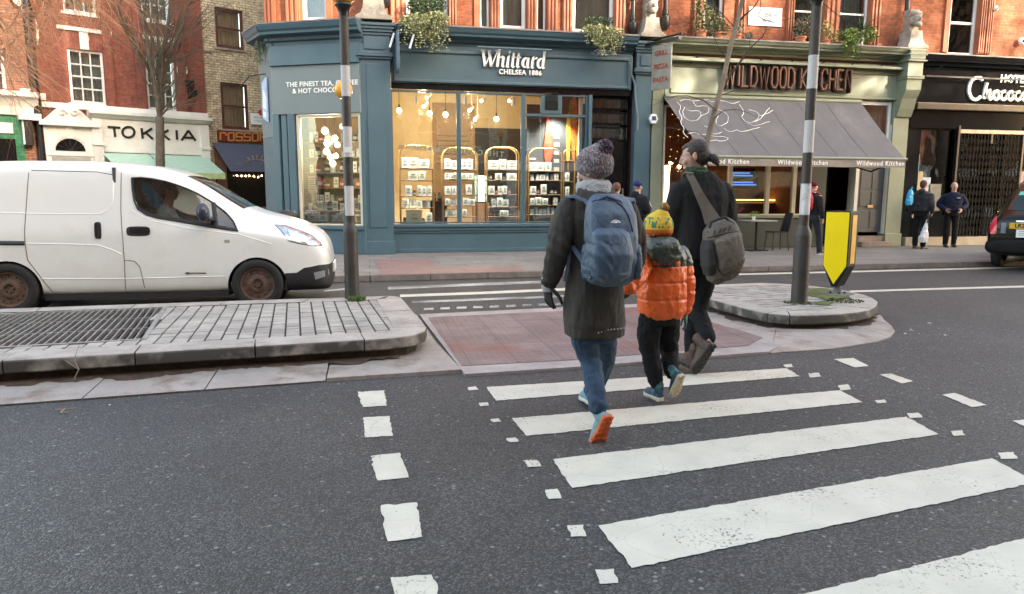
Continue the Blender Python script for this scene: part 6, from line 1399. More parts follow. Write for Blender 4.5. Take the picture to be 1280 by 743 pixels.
for q in range(4): mb = MB(); mb.lathe([(.015,.008),(.015,.03)], (.085*math.cos(q*1.57+.6), .085*math.sin(q*1.57+.6), 0), 6); mb.build('bolt', M_iron, bo)

# ================================================================ TREES AND PLANTS
M_bark = mat('grey_bark', (.12,.10,.075), .9, var=.4, scale=6, bump=.7, bscale=35); M_barkp = mat('pale_bark', (.17,.135,.095), .85, var=.35, scale=5, bump=.6, bscale=30, stain=(.10,.085,.06), stain_amt=.6); M_twig = mat('dark_twig', (.06,.045,.04), .9)
M_twl = mat('pale_twig', (.50,.28,.16), .85, var=.3)
def rdir(r_, d, spread):
    v = Vector((r_.gauss(0,1), r_.gauss(0,1), r_.gauss(0,1))).normalized(); return (d+v*spread).normalized()
def limb(mb, r_, p, d, L, rad, lvl, grav=.0, kids_=3, spread=.55, n=6, wob=.12, sink=None):
    pts = [p]; k = 4+int(L*1.2); q = p.copy(); dd = d.copy(); tips = []
    for i in range(k):
        dd = (rdir(r_, dd, wob)+Vector((0,0,grav))).normalized(); q = q+dd*L/k; pts.append(q.copy())
    rr = [rad*(1-.75*i/k) for i in range(k+1)]
    mb.tube(pts, rr, n if rad > .02 else 4, cap=False)
    if lvl > 0:
        for j in range(kids_+r_.randint(0, 1)):
            i = r_.randint(max(1, k//3), k); nd = rdir(r_, (pts[i]-pts[i-1]).normalized(), spread); tips += limb(mb, r_, pts[i], nd, L*r_.uniform(.45, .75), rr[i]*.7, lvl-1, grav, kids_, spread, n, wob)
    else: tips.append(pts[-1])
    return tips
def poly_limb(mb, pts, r0, r1, n=8): mb.tube(pts, [r0+(r1-r0)*(i/(len(pts)-1)) for i in range(len(pts))], n, cap=False)
# street tree before the white shop front
TY = 25.3
tp = F(200, 212, TY); tr = thing('street_tree', 'bare street tree with upright forking limbs in front of the white shop front', 'tree', (tp.x, TY, .1)); org = Vector(tr.location)
def FP(px, py, Y): return F(px, py, Y)-org
mb = MB(); f_ = FP(200,118,TY); mb.tube([(0,0,0), FP(200.5,215,TY), FP(200,165,TY), FP(200,146,TY)], [.18,.14,.13,.125], 12); mb.build('trunk', M_bark, tr, smooth=60)
r_ = random.Random(11); mb = MB(); tips = []
L3 = [([(200,148),(196,120),(191,95),(185,60),(178,25),(168,-25)], .085, -.4), ([(200,148),(200,120),(199,85),(197,40),(195,-30)], .075, .3), ([(200,148),(203,118),(206,90),(214,62),(228,35),(240,-10)], .075, .1), ([(201,110),(203,70),(210,30),(216,-25)], .08, -.2), ([(190,95),(180,75),(160,45),(148,10),(140,-25)], .06, -.6), ([(209,80),(228,72),(248,64),(262,66)], .035, .4), ([(203,143),(210,135),(221,133)], .04, -.2), ([(197,70),(188,40),(190,10),(184,-20)], .05, .5)]
for pts, r0, dy in L3:
    P = [FP(x, y, TY+dy*i*.5) for i, (x, y) in enumerate(pts)]; poly_limb(mb, P, r0, r0*.35)
    for i in range(1, len(P)):
        for _ in range(4): 
            a = P[i-1].lerp(P[i], r_.random()); d = rdir(r_, (P[i]-P[i-1]).normalized()+Vector((.25,0,.1)), .6); limb(mb, r_, a, d, r_.uniform(1.0,2.2), r0*.3, 2, .02, 3, .5, 5)
mb.build('limbs', M_bark, tr, smooth=60)
# near twigs hanging into the top left corner, lit by the sun
tr = thing('overhanging_tree', 'sunlit bare orange-brown branches hanging into the top left corner', 'tree', (-9.5, 11.5, 0)); org = Vector(tr.location); r_ = random.Random(23); mb = MB()
mb.tube([(0,0,0),(.1,0,2.5),(.2,.1,5.2),(.5,.2,8)], [.22,.18,.15,.08], 10); mb.build('trunk', M_bark, tr, smooth=60); mb = MB()
for st, en in (((-60,-80),(20,10)), ((-30,-90),(60,5)), ((10,-100),(85,-10)), ((60,-110),(120,-25)), ((-60,-20),(10,40)), ((-70,30),(5,70))):
    a = FP(*st, 11.5); b = FP(*en, 11.5+r_.uniform(-.5,.5)); mid = a.lerp(b, .5)+Vector((0,0,.12)); poly_limb(mb, [Vector((.25,.1,5.5)), a, mid, b], .05, .014, 6)
    for _ in range(22):
        p = mid.lerp(b, r_.uniform(0, 1)); limb(mb, r_, p, rdir(r_, Vector((.5,0,-.25)), .7), r_.uniform(.5,1.15), .010, 2, -.05, 3, .7, 4, .2)
for k in range(2): 
    P = [FP(-60, 80+40*k, 11.5), FP(-20, 60+40*k, 11.5), FP(15, 85+30*k, 11.6), FP(50, 120+20*k, 11.6)]; poly_limb(mb, P, .012, .005, 5)
    for _ in range(5): limb(mb, r_, P[1].lerp(P[3], r_.random()), rdir(r_, Vector((.5,0,-.2)), .7), .4, .005, 1, -.05, 3, .7, 4, .2)
mb.build('twigs', M_twl, tr)
# young tree by the restaurant
TY = 12.75; b0 = F(872, 330, TY); tr = thing('young_tree', 'slender leaning young tree with pale bark in front of the grey awning', 'tree', (b0.x, TY, .1)); org = Vector(tr.location)
mb = MB(); mb.tube([(0,0,0), FP(876,250,TY), FP(882,185,TY), FP(893,140,TY), FP(904,100,TY), FP(913,58,TY), FP(925,15,TY), FP(934,-40,TY), FP(938,-110,TY)], [.07,.062,.056,.053,.05,.046,.04,.034,.02], 12, cap=False); mb.build('trunk', M_barkp, tr, smooth=60)
mb = MB(); r_ = random.Random(3)
for pts, r0 in (([(903,110),(912,96),(922,82),(936,62),(953,46)], .024), ([(953,46),(957,38),(966,35),(977,35)], .012), ([(918,42),(923,28),(930,20),(942,10)], .024), ([(942,10),(951,-4),(955,-30)], .014), ([(951,-2),(951,12),(947,20),(955,25),(967,28),(985,24),(1003,20)], .011),
                ([(918,34),(905,20),(893,8),(880,-4)], .010), ([(895,138),(880,126),(860,120),(845,120),(828,127)], .012), ([(892,148),(905,138),(922,137),(935,141)], .012), ([(886,176),(873,166),(852,162),(834,160)], .010),
                ([(900,120),(920,112),(945,112),(975,116),(1005,113)], .010), ([(922,82),(930,74),(926,70)], .006), ([(910,75),(898,60),(890,40),(895,20)], .008), ([(930,-20),(960,-30),(1000,-20),(1030,5),(1060,30)], .014), ([(828,127),(812,133),(803,150)], .006), ([(1005,113),(1040,100),(1075,98)], .006)):
    P = [FP(x, y, TY+.15*math.sin(i+r0*300)) for i, (x, y) in enumerate(pts)]; poly_limb(mb, P, r0, r0*.5, 6)
    for i in range(1, len(P)):
        if r_.random() < .6: limb(mb, r_, P[i], rdir(r_, (P[i]-P[i-1]).normalized(), .7), r_.uniform(.15,.4), r0*.35, 1, 0, 2, .6, 4)
mb.build('branches', M_twig, tr, smooth=60)
# plane tree at the near kerb behind the camera: its crown dapples the sunlit brick
tr = thing('plane_tree', 'tall plane tree on the pavement behind the camera whose crown dapples the opposite facade', 'tree', (24.5,-2.2,.1)); r_ = random.Random(9); mb = MB()
mb.tube([(0,0,0),(.1,0,6),(0,.1,14)], [.38,.3,.15], 12); mb.build('trunk', M_barkp, tr, smooth=60); mb = MB(); tips = []
for k in range(11): tips += limb(mb, r_, Vector((0,.1,7.5+k*.6)), Vector((math.cos(k*2.4)*.8, math.sin(k*2.4)*.8, .75)).normalized(), r_.uniform(4,6.5), .11, 2, .02, 4, .5, 6)
mb.build('branches', M_bark, tr); mb = MB()
def leaf(mb, p, s_, r_, hang=.0):
    a = Vector((r_.gauss(0,1), r_.gauss(0,1), r_.gauss(0,.6))).normalized(); b = a.cross(Vector((r_.gauss(0,1), r_.gauss(0,1), r_.gauss(0,1)))).normalized()
    mb.face([p-a*s_, p+b*s_*.55, p+a*s_, p-b*s_*.55])
for tpt in tips:
    for _ in range(14): leaf(mb, tpt+Vector((r_.gauss(0,.45), r_.gauss(0,.45), r_.gauss(0,.45))), .22, r_)
mb.build('crown', mat('dry_plane_leaf', (.14,.10,.03), .7, var=.4), tr)
dup(tr, (32.2,-2.0,.1), 1.9, 'second tall plane tree behind the camera, farther along the near pavement')
# plants on the ledges
def leafmat(name, c, c2=None):
    if name in MATS: return MATS[name]
    m, t, b, N, L = newmat(name); g = N('ShaderNodeNewGeometry'); rp = N('ShaderNodeValToRGB'); e = rp.color_ramp.elements
    e[0].color = (*[v*.55 for v in c], 1); e[1].color = (*(c2 or [v*1.5 for v in c]), 1); x = e.new(.55); x.color = (*c, 1); L(g.outputs['Random Per Island'], rp.inputs[0]); L(rp.outputs[0], b.inputs['Base Color']); b.inputs['Roughness'].default_value = .5
    b.inputs['Subsurface Weight'].default_value = 0; MATS[name] = m; return m
M_ivy = leafmat('variegated_ivy', (.38,.42,.16), (.68,.66,.42)); M_hedge = leafmat('dark_evergreen', (.03,.06,.02)); M_bush = leafmat('mid_green_leaf', (.12,.20,.03), (.35,.40,.08)); M_herb = leafmat('olive_leaf', (.12,.14,.05), (.30,.26,.12)); M_yuc = leafmat('yucca_leaf', (.04,.08,.03))
def trailing(name, lab, cat, specs, m, seed, s_=.035, base=None):
    r_ = random.Random(seed); P0_ = F(*specs[0][0:2], specs[0][2]); t = thing(name, lab, cat, P0_); mb = MB(); st = MB()
    for (px, py, Y, rx, rz_, drop, n) in specs:
        c = F(px, py, Y)-P0_
        for _ in range(n):
            a = r_.uniform(0, 6.28); q = math.sqrt(r_.random()); h = r_.random()
            p = c+Vector((rx*q*math.cos(a), r_.uniform(-.16,.16), rz_*q*math.sin(a)))
            leaf(mb, p, s_*r_.uniform(.6,1.3), r_)
        if drop:
            for k in range(int(n/22)):
                x_ = r_.uniform(-rx, rx)*.95; Ld = drop*r_.uniform(.25,1); y_ = -.22+r_.uniform(-.06,.05); p = c+Vector((x_, y_, -rz_*.3)); pts = [p]
                for i in range(int(Ld/.05)): 
                    p = p+Vector((r_.gauss(0,.012), r_.gauss(0,.006), -.05)); pts.append(p)
                    for _ in range(2): leaf(mb, p+Vector((r_.gauss(0,.022), r_.gauss(0,.02), 0)), s_*r_.uniform(.5,1.1), r_)
                if len(pts) > 1: st.tube(pts, .004, 4)
    st.tube([(-.1,0,-.1),(0,0,0),(.1,0,-.1)], .01, 4); mb.build('foliage', m, t); st.build('stems', M_twig, t)
    return t
trailing('ivy', 'cream and green variegated ivy spilling over the cornice at the left of the tea shop', 'ivy', [(520,27,16.15,.36,.16,.55,700), (545,24,16.15,.30,.15,.75,600), (533,36,16.1,.32,.16,.5,500)], M_ivy, 1, .032)
trailing('hedge', 'clipped dark evergreen box plant in the window above the left ivy', 'hedge', [(522,6,16.5,.24,.2,0,900), (545,6,16.5,.24,.2,0,900)], M_hedge, 2, .025)
trailing('ivy', 'second variegated ivy spilling over the cornice above the tea shop door', 'ivy', [(745,38,16.15,.35,.12,.4,650), (765,42,16.15,.24,.14,.5,420), (752,52,16.12,.24,.13,.35,260)], M_ivy, 3, .032)
trailing('heather', 'low dark clumps of evergreen behind the second ivy', 'plant', [(735,26,16.45,.15,.09,0,300), (750,26,16.45,.15,.09,0,300), (762,27,16.45,.12,.08,0,200)], M_hedge, 4, .02)
trailing('ivy', 'thin trailing ivy hanging at the left corner of the tea shop cornice', 'ivy', [(337,32,17.6,.16,.12,0,120), (330,48,17.6,.14,.28,.5,260), (324,68,17.6,.08,.2,.4,110)], leafmat('pale_ivy', (.20,.26,.12), (.38,.42,.25)), 5, .03)
trailing('plastered_creeper', 'silvery sprig trailing onto the tea shop fascia below the second ivy', 'creeper', [(752,66,16.1,.22,.05,.1,110)], leafmat('silver_leaf', (.25,.32,.33), (.45,.5,.5)), 6, .03)
def pot(px, py, Y, r, h, lab, m=M_terra):
    p = F(px, py, Y); t = thing('plant_pot', lab, 'plant pot', p)
    mb = MB(); mb.lathe([(r*.7,0),(r*.95,h*.82),(r*1.08,h*.83),(r*1.08,h),(r*.9,h),(r*.85,h*.8)], (0,0,0), 16); mb.build('pot', m, t, smooth=40)
M_po = mat('terracotta_pot', (.45,.17,.08), .7, var=.2)
for px, py, r, h, lab in ((876,53,.13,.26,'leftmost terracotta pot on the ledge over the restaurant'), (898,54,.13,.24,'terracotta pot beside the leftmost one on the restaurant ledge'), (921,55,.12,.22,'terracotta pot at the right jamb of the left upstairs window'), (1000,58,.14,.22,'pale pink pot left of the right banded pole'), (1031,59,.13,.16,'bright orange terracotta pot under the dry herb'), (1050,60,.11,.14,'small terracotta pot between the herb and the bush')):
    pot(px, py, 16.4, r, h, lab, M_po)
pot(1072, 62, 16.4, .13, .26, 'white pot under the spiky yucca', M_wht)
trailing('shrub', 'tall loose olive green shrub in the leftmost pots of the restaurant ledge', 'shrub', [(876,22,16.4,.2,.36,0,420), (890,28,16.4,.2,.32,0,420), (903,36,16.4,.14,.2,0,260), (872,6,16.4,.14,.2,0,150)], M_herb, 7, .035)
trailing('shrub', 'thin greyish shrub behind the bough at the left upstairs window', 'shrub', [(922,36,16.4,.12,.2,0,180), (935,46,16.4,.14,.09,0,140)], leafmat('grey_leaf', (.14,.16,.10)), 8, .03)
trailing('pot_plant', 'leafy plant with red flowers behind the right banded pole', 'plant', [(1000,35,16.4,.16,.24,0,350), (1014,30,16.4,.12,.26,0,200)], leafmat('bluegreen_leaf', (.07,.14,.07), (.4,.12,.10)), 9, .035)
trailing('herb', 'dry yellowish herb in the orange pot on the restaurant ledge', 'plant', [(1033,38,16.4,.14,.26,0,260), (1045,46,16.4,.12,.18,0,180)], leafmat('yellow_leaf', (.30,.28,.08), (.5,.42,.16)), 10, .028)
trailing('bush', 'bright green bush trailing over the restaurant cornice beneath the yucca', 'bush', [(1062,46,16.35,.24,.2,.2,700), (1086,44,16.35,.18,.18,0,420), (1060,58,16.2,.18,.16,.4,420)], M_bush, 11, .035)
yp = F(1077, 38, 16.4); t = thing('yucca', 'dark spiky yucca standing above the green bush', 'yucca', yp); mb = MB(); r_ = random.Random(4)
for k in range(34):
    a = r_.uniform(0, 6.28); el = r_.uniform(.15, 1.35); d = Vector((math.cos(a)*math.cos(el), math.sin(a)*math.cos(el), math.sin(el))); sdv = d.cross(Vector((0,0,1))).normalized()*.014; L_n = r_.uniform(.28,.5)
    mb.face([-sdv, d*L_n*.5-sdv*1.3+Vector((0,0,-.0)), d*L_n+Vector((0,0,-.05)), d*L_n*.5+sdv*1.3, sdv])
mb.build('leaves', M_yuc, t); mb = MB(); mb.tube([(0,0,-.3),(0,0,.02)], .025, 6); mb.build('stem', M_bark, t)
tpot = thing('table_plant', 'tiny green plant in a white pot on the cafe table', 'plant', (9.2,15.7,.856)); mb = MB(); mb.lathe([(.035,0),(.045,.09)], (0,0,0), 10); mb.build('pot', M_wht, tpot); mb = MB(); r_ = random.Random(8)
for _ in range(70): leaf(mb, Vector((r_.gauss(0,.05), r_.gauss(0,.05), .15+r_.gauss(0,.035))), .022, r_)
mb.build('foliage', M_bush, tpot)
# ================================================================ VEHICLES
from mathutils.bvhtree import BVHTree
def body_loft(name, stations, parent, m, sub=2):
    """stations: x, top, roof half width, belt z, belt half width, low z, low half width"""
    mb = MB(); rg = []
    for x, T, Wr, B, Wb, L0, Wl in stations:
        half = [(Wl*.55, L0), (Wl*.93, L0+.01), (Wl, L0+.09), (Wl+(Wb-Wl)*.6, L0+(B-L0)*.5), (Wb, B-.04), (Wb*.985, B+.04), (Wb+(Wr-Wb)*.55, B+(T-B)*.55), (Wr+.02, T-.09), (Wr-.05, T-.02), (Wr*.5, T)]
        rg.append([(x, -y, z) for y, z in half]+[(x, y, z) for y, z in half[::-1]])
    mb.rings(rg)
    o = mb.build(name, m, parent, smooth=180)
    s_ = o.modifiers.new('s', 'SUBSURF'); s_.levels = sub; s_.render_levels = sub
    apply_mods(o); return o
def bvh_of(me): return BVHTree.FromPolygons([v.co.copy() for v in me.vertices], [tuple(p.vertices) for p in me.polygons])
def cast(bv, p, d, off):
    h = bv.ray_cast(Vector(p), Vector(d))
    if h[0] is None: return None
    n = h[1]; n = n if n.dot(Vector(d)) < 0 else -n
    return h[0]+n*off
def patch(bv, outline, frm, d, off, step=.06, thick=.0):
    """outline: 2d points; frm(u,v)->start of the ray"""
    bm = bmesh.new(); f = bm.faces.new([bm.verts.new((u, v, 0)) for u, v in outline])
    us = [p[0] for p in outline]; vs = [p[1] for p in outline]
    for ax, lo, hi in ((0, min(us), max(us)), (1, min(vs), max(vs))):
        q = lo+step
        while q < hi:
            n = Vector((1, 0, 0)) if ax == 0 else Vector((0, 1, 0)); bmesh.ops.bisect_plane(bm, geom=bm.verts[:]+bm.edges[:]+bm.faces[:], plane_co=n*q, plane_no=n); q += step
    mb = MB(); mb.bm.free(); mb.bm = bm
    dead = []
    for v in bm.verts:
        p = cast(bv, frm(v.co.x, v.co.y), d, off)
        if p is None: dead.append(v)
        else: v.co = p
    bmesh.ops.delete(bm, geom=dead, context='VERTS')
    return mb
def seam(bv, pts, frm, d, off, r=.004, n=5, step=.05):
    q = []
    for a, b in zip(pts, pts[1:]):
        a, b = Vector(a), Vector(b); k = max(1, int((b-a).length/step)); q += [a.lerp(b, i/k) for i in range(k)]
    q.append(Vector(pts[-1])); P = [cast(bv, frm(u.x, u.y), d, off) for u in q]; P = [p for p in P if p is not None]
    mb = MB()
    if len(P) > 1: mb.tube(P, r, n)
    return mb
M_vanw = mat('van_white', (.78,.775,.74), .28, var=.03, scale=1, coat=.5, stain=(.60,.55,.45), stain_amt=.35, stain_scale=1.1)
M_seam = mat('panel_gap', (.10,.09,.08), .8); M_plb = mat('black_plastic', (.018,.018,.019), .55, bump=.15, bscale=220); M_rub = mat('tyre_rubber', (.018,.017,.016), .85, bump=.2, bscale=90)
M_rust = mat('rusty_steel', (.10,.058,.038), .7, var=.5, scale=14, bump=.3, bscale=60); M_cglass = glass('car_glass', (.66,.70,.69), .8)
def wheel(parent, x, y, r, side, rim=M_rust, name='wheel', rr=.205):
    T = Matrix.Translation((x, y, r)) @ Matrix.Rotation(R(90)*(1 if side < 0 else -1), 4, 'X')
    mb = MB(); w2 = .095
    mb.lathe([(rr, -w2), (r*.88, -w2), (r*.97, -w2*.8), (r, -w2*.4), (r, w2*.4), (r*.97, w2*.8), (r*.88, w2), (rr+.015, w2*.97), (rr, w2*.8)], n=36, T=T, cap=False); ty = mb.build(name, M_rub, parent, smooth=45)
    mb = MB(); mb.lathe([(rr, w2*.6), (rr, w2*.9), (rr*.93, w2*.85), (rr*.88, w2*.45), (rr*.62, w2*.55), (rr*.5, w2*.75), (rr*.32, w2*.78), (rr*.3, w2*.5), (rr*.12, w2*.5), (.001, w2*.5)], n=32, T=T); rm = mb.build('rim', rim, ty, smooth=35)
    mb = MB()
    for k in range(12):
        a = k*math.pi/6; mb.ball(T @ Vector((rr*.74*math.cos(a), rr*.74*math.sin(a), w2*.5)), .017, 6, (1,1,1))
    for k in range(5): a = k*2*math.pi/5; mb.lathe([(.01,0),(.01,.02)], n=6, T=T @ Matrix.Translation((rr*.2*math.cos(a), rr*.2*math.sin(a), w2*.5)))
    mb.build('vent_holes', M_iron, rm); return ty
VY = 10.0; vx0 = F(11,366,9.15).x; WB = F(322,358,9.15).x-vx0; k_ = WB/2.725
van = thing('white_van', 'white electric panel van with rusty steel wheels driving past behind the left island', 'van', (vx0, VY, 0))
S1 = [(-.80,1.55,.60,.92,.72,.30,.70),(-.76,1.72,.66,.95,.80,.24,.77),(-.6,1.80,.70,.98,.845,.22,.82),(.0,1.83,.715,1.0,.852,.20,.835),(.7,1.835,.72,1.0,.852,.20,.835),(1.2,1.82,.72,1.0,.852,.20,.835),(1.65,1.775,.70,1.0,.85,.20,.835),(2.0,1.66,.665,.99,.848,.20,.83),(2.3,1.47,.64,.97,.845,.20,.83),(2.62,1.235,.62,.94,.84,.20,.825),(2.95,1.16,.60,.90,.83,.20,.82),(3.25,1.075,.56,.84,.80,.20,.79),(3.44,.965,.52,.76,.75,.20,.75),(3.55,.85,.46,.66,.66,.20,.67),(3.60,.68,.38,.55,.55,.22,.56)]
S1 = [(x*k_, *r_) for x, *r_ in S1]
body = body_loft('body', S1, van, M_vanw)
hull = body.data.copy(); bvn = bvh_of(hull); nearf = lambda u, v: (u, -3, v)
# hollow it out, then cut the wheel arches, side windows and windscreen
S2 = [(x, T-.05, Wr-.05, B, Wb-.05, L0+.12, Wl-.05) for x, T, Wr, B, Wb, L0, Wl in S1[1:-3]]
cav = body_loft('cavity', S2, van, M_plb); boolean(body, cav)
for hx in (0, WB):
    for sy in (-1, 1):
        mb = MB(); mb.lathe([(.352,-.14),(.352,.16)], (0,0,0), 40, T=Matrix.Translation((hx, sy*.80, .30)) @ Matrix.Rotation(R(90), 4, 'X')); boolean(body, mb.build('cut', M_plb, van))
vw = lambda px, py, Y=9.22: ((lambda p: (p.x-vx0, p.z))(F(px, py, Y)))
winp = [(163.5,222.8),(165,236),(168,251),(173,261.5),(184,268.5),(197,272.3),(225,277),(262,283.5),(298,289.2),(291,276.5),(281,266),(264,253.5),(246,242.7),(232,236.2),(218,231),(205,227),(190,224),(175,222.3)]
wo = [vw(*p) for p in winp]
wh = [(u+(-.012 if False else 0), v) for u, v in wo]
mb = MB(); mb.prism(wo, -1.2, 1.2, lambda u, v, w2: (u, w2, v)); boolean(body, mb.build('cut', M_plb, van))
ws = [(1.98*k_,1.60),(2.10*k_,1.75),(2.80*k_,1.35),(2.60*k_,1.20)]
mb = MB(); mb.prism([(1.93*k_,1.64),(2.02*k_,1.78),(2.78*k_,1.40),(2.55*k_,1.235)], -.585, .585, lambda u, v, w2: (u, w2, v)); boolean(body, mb.build('cut', M_plb, van))
body.data.shade_smooth(); body.data.set_sharp_from_angle(angle=R(38))
patch(bvn, wo, nearf, (0,1,0), -.004).build('side_window', M_cglass, van, smooth=180)
patch(bvn, wo, lambda u, v: (u, 3, v), (0,-1,0), -.004).build('side_window', M_cglass, van, smooth=180)
patch(bvn, [(1.90*k_,-.6),(2.62*k_,-.6),(2.62*k_,.6),(1.90*k_,.6)], lambda u, v: (u, v, 4), (0,0,-1), -.003).build('windscreen', M_cglass, van, smooth=180)
# black frame round the side glass and the quarter-light bar
mb = seam(bvn, wo+[wo[0]], nearf, (0,1,0), .002, .011); mb.build('window_seal', M_plb, van, smooth=60)
mb = seam(bvn, [vw(265,254), vw(271,285)], nearf, (0,1,0), .0, .03); mb.build('quarter_light_bar', M_plb, van, smooth=60)
qp = [vw(*p) for p in ((171,259),(184,267.5),(197,271.5),(225,276.5),(262,283),(298,289),(296,286),(262,279.5),(225,273.5),(199,269.5),(186,265.5),(176,259))]
patch(bvn, qp, nearf, (0,1,0), .003).build('window_sill_trim', M_plb, van)
def seams(lst, nm, m=M_seam, r=.0045, off=.0): 
    for pts in lst: seam(bvn, [vw(*p) for p in pts], nearf, (0,1,0), off, r).build(nm, m, van, smooth=60)
seams([[(150,216),(152,262),(156,300),(158,330),(158.5,366)], [(34,216),(34,248),(34,290),(35,306)], [(35,306),(38,325),(53,345),(70,368)], [(158,325),(170,326),(177,333),(181,352),(183,366)], [(37,213),(120,215),(142,219)], [(53,371),(110,370),(158,367),(272,364),(283,362)]], 'panel_gap')
seams([[(0,266),(60,267.5),(128,267.5),(136,262),(142,252),(141,228),(138,220)], [(36,304),(90,305),(125,306.5),(140,311),(155,318)], [(55,348),(158,348),(282,345)], [(165,263),(190,276),(240,286),(300,293),(340,305)]], 'pressed_crease', M_vanw, .009, -.004)
seams([[(0,303.5),(34,303.8)]], 'slide_rail', M_plb, .028, -.006)
def pad(cx_, cy_, hw, hh, m, nm, off, step=.03, rnd_=.5):
    n = 16; c = vw(cx_, cy_); w_, h_ = hw/95, hh/95
    out = [(c[0]+w_*math.copysign(abs(math.cos(t))**rnd_, math.cos(t)), c[1]+h_*math.copysign(abs(math.sin(t))**rnd_, math.sin(t))) for t in [i*2*math.pi/n for i in range(n)]]
    return patch(bvn, out, nearf, (0,1,0), off, step).build(nm, m, van, smooth=60)
pad(175, 289, 12.5, 5.5, M_plb, 'handle_recess', .004); h_ = pad(177, 287.5, 10.5, 2.3, mat('black_gloss', (.01,.01,.01), .2), 'door_handle', .028)
pad(125, 288, 3.6, 9.5, M_plb, 'handle_recess', .004); pad(123.5, 288, 1.8, 8.6, MATS['black_gloss'], 'door_handle', .026); pad(285, 301.5, 3.2, 1.8, mat('repeater_grey', (.4,.38,.34), .3), 'side_repeater', .006)
seams([[(233,341),(259,341)]], 'zero_emission_badge', mat('badge_grey', (.10,.10,.10), .4), .009, .0); 
p = vw(236.5, 341); mb = MB(); mb.ball((p[0], -.846, p[1]), .016, 8, (1.6,.4,1)); mb.build('badge_plug', MATS['badge_grey'], van)
# arch liners, wheels
for hx in (0, WB):
    for sy in (-1, 1):
        mb = MB(); mb.rings([[(hx+.350*math.cos(R(a_)), sy*y_, .30+.350*math.sin(R(a_))) for a_ in range(-20, 201, 10)] for y_ in (.42, .832)], cap=False, close=False); mb.prism([(hx+.34*math.cos(R(a_)), .30+.34*math.sin(R(a_))) for a_ in range(0, 360, 20)], sy*.42, sy*.45, lambda u, v, w2: (u, w2, v)); mb.build('arch_liner', M_plb, van)
        wheel(van, hx, sy*.755, .315, sy)
mb = MB(); mb.box(.35, WB-.35, -.8, .8, .17, .24); mb.build('underbody', M_plb, van)
# front bumper: the lower nose in unpainted black plastic, standing a few millimetres proud
bmz = lambda px, py: (lambda q: (q[0], q[1]-(.03 if px > 380 else 0)))(vw(px, py))
hb_ = bpy.data.objects.new('front_bumper', hull.copy()); COL.objects.link(hb_); hb_.parent = van; hb_.data.materials.clear(); hb_.data.materials.append(M_plb)
mb = MB(); mb.prism([bmz(*q) for q in ((357,341.5),(371,341),(380,335),(388,331),(398,329),(440,328),(440,385),(350,385))], -1.2, 1.2, lambda u, v, w2: (u, w2, v)); boolean(hb_, mb.build('cut', M_plb, van), 'INTERSECT')
mb = MB(); mb.lathe([(.353,-.5),(.353,.5)], (0,0,0), 40, T=Matrix.Translation((WB, -.9, .30)) @ Matrix.Rotation(R(90), 4, 'X')); boolean(hb_, mb.build('cut', M_plb, van))
cc_ = Vector((3.1*k_, 0, .35)); 
for v in hb_.data.vertices: dv_ = v.co-cc_; v.co = cc_+Vector((dv_.x*(1.008 if dv_.x > 0 else 1), dv_.y*1.012, dv_.z*(1.0 if dv_.z > 0 else 1.04)))
hb_.data.materials.clear(); hb_.data.materials.append(M_plb)
for p_ in hb_.data.polygons: p_.material_index = 0
bumper = hb_; bumper.data.shade_smooth(); bumper.data.set_sharp_from_angle(angle=R(35))
bb = bvh_of(bumper.data)
patch(bb, [vw(*p) for p in ((392,341),(410,338),(411,345),(394,350))], nearf, (0,1,0), .004).build('fog_lamp', mat('fog_lamp_grey', (.25,.26,.27), .25), van)
# headlamp: clear cover with bright reflector
hl_ = [vw(*p, 9.3) for p in ((343,281.5),(356,282.5),(372,288),(388,294.5),(400,304),(402,307.8),(390,307),(372,303.5),(362,300.5),(356,293),(350,287))]
hd_ = patch(bvn, hl_, nearf, (0,1,0), .004, .04).build('headlamp', mat('lamp_silver', (.42,.47,.52), .18, metal=.7, var=.5, scale=9), van, smooth=180)
hi_ = [vw(*p, 9.3) for p in ((359,287),(372,291),(384,297),(386,303),(372,300),(364,296))]; patch(bvn, hi_, nearf, (0,1,0), .009, .04).build('reflector', mat('lamp_bright', (.8,.84,.88), .08, metal=.9), hd_, smooth=180)
m_ = hd_.data.copy(); 
for v in m_.vertices: v.co.y *= -1
o = bpy.data.objects.new('headlamp', m_); COL.objects.link(o); o.parent = van
mb = seam(bvn, hl_+[hl_[0]], nearf, (0,1,0), .003, .005); mb.build('headlamp_rim', M_seam, hd_)
mb = MB(); mb.box(3.585*k_, 3.62*k_, -.26, .26, .40, .52); mb.build('number_plate', M_wl, van)
# mirrors
for sy in (-1, 1):
    mp = vw(252, 268, 9.05); mb = MB(); mb.ball((mp[0]+.02, sy*.97, mp[1]+.02), .1, 14, (.75,.85,1.15)); mb.tube([(mp[0]+.05, sy*.97, mp[1]-.04), (mp[0]+.1, sy*.83, mp[1]-.08)], .03, 8); mb.build('wing_mirror', mat('mirror_blueblack', (.03,.035,.055), .25), van, smooth=180)
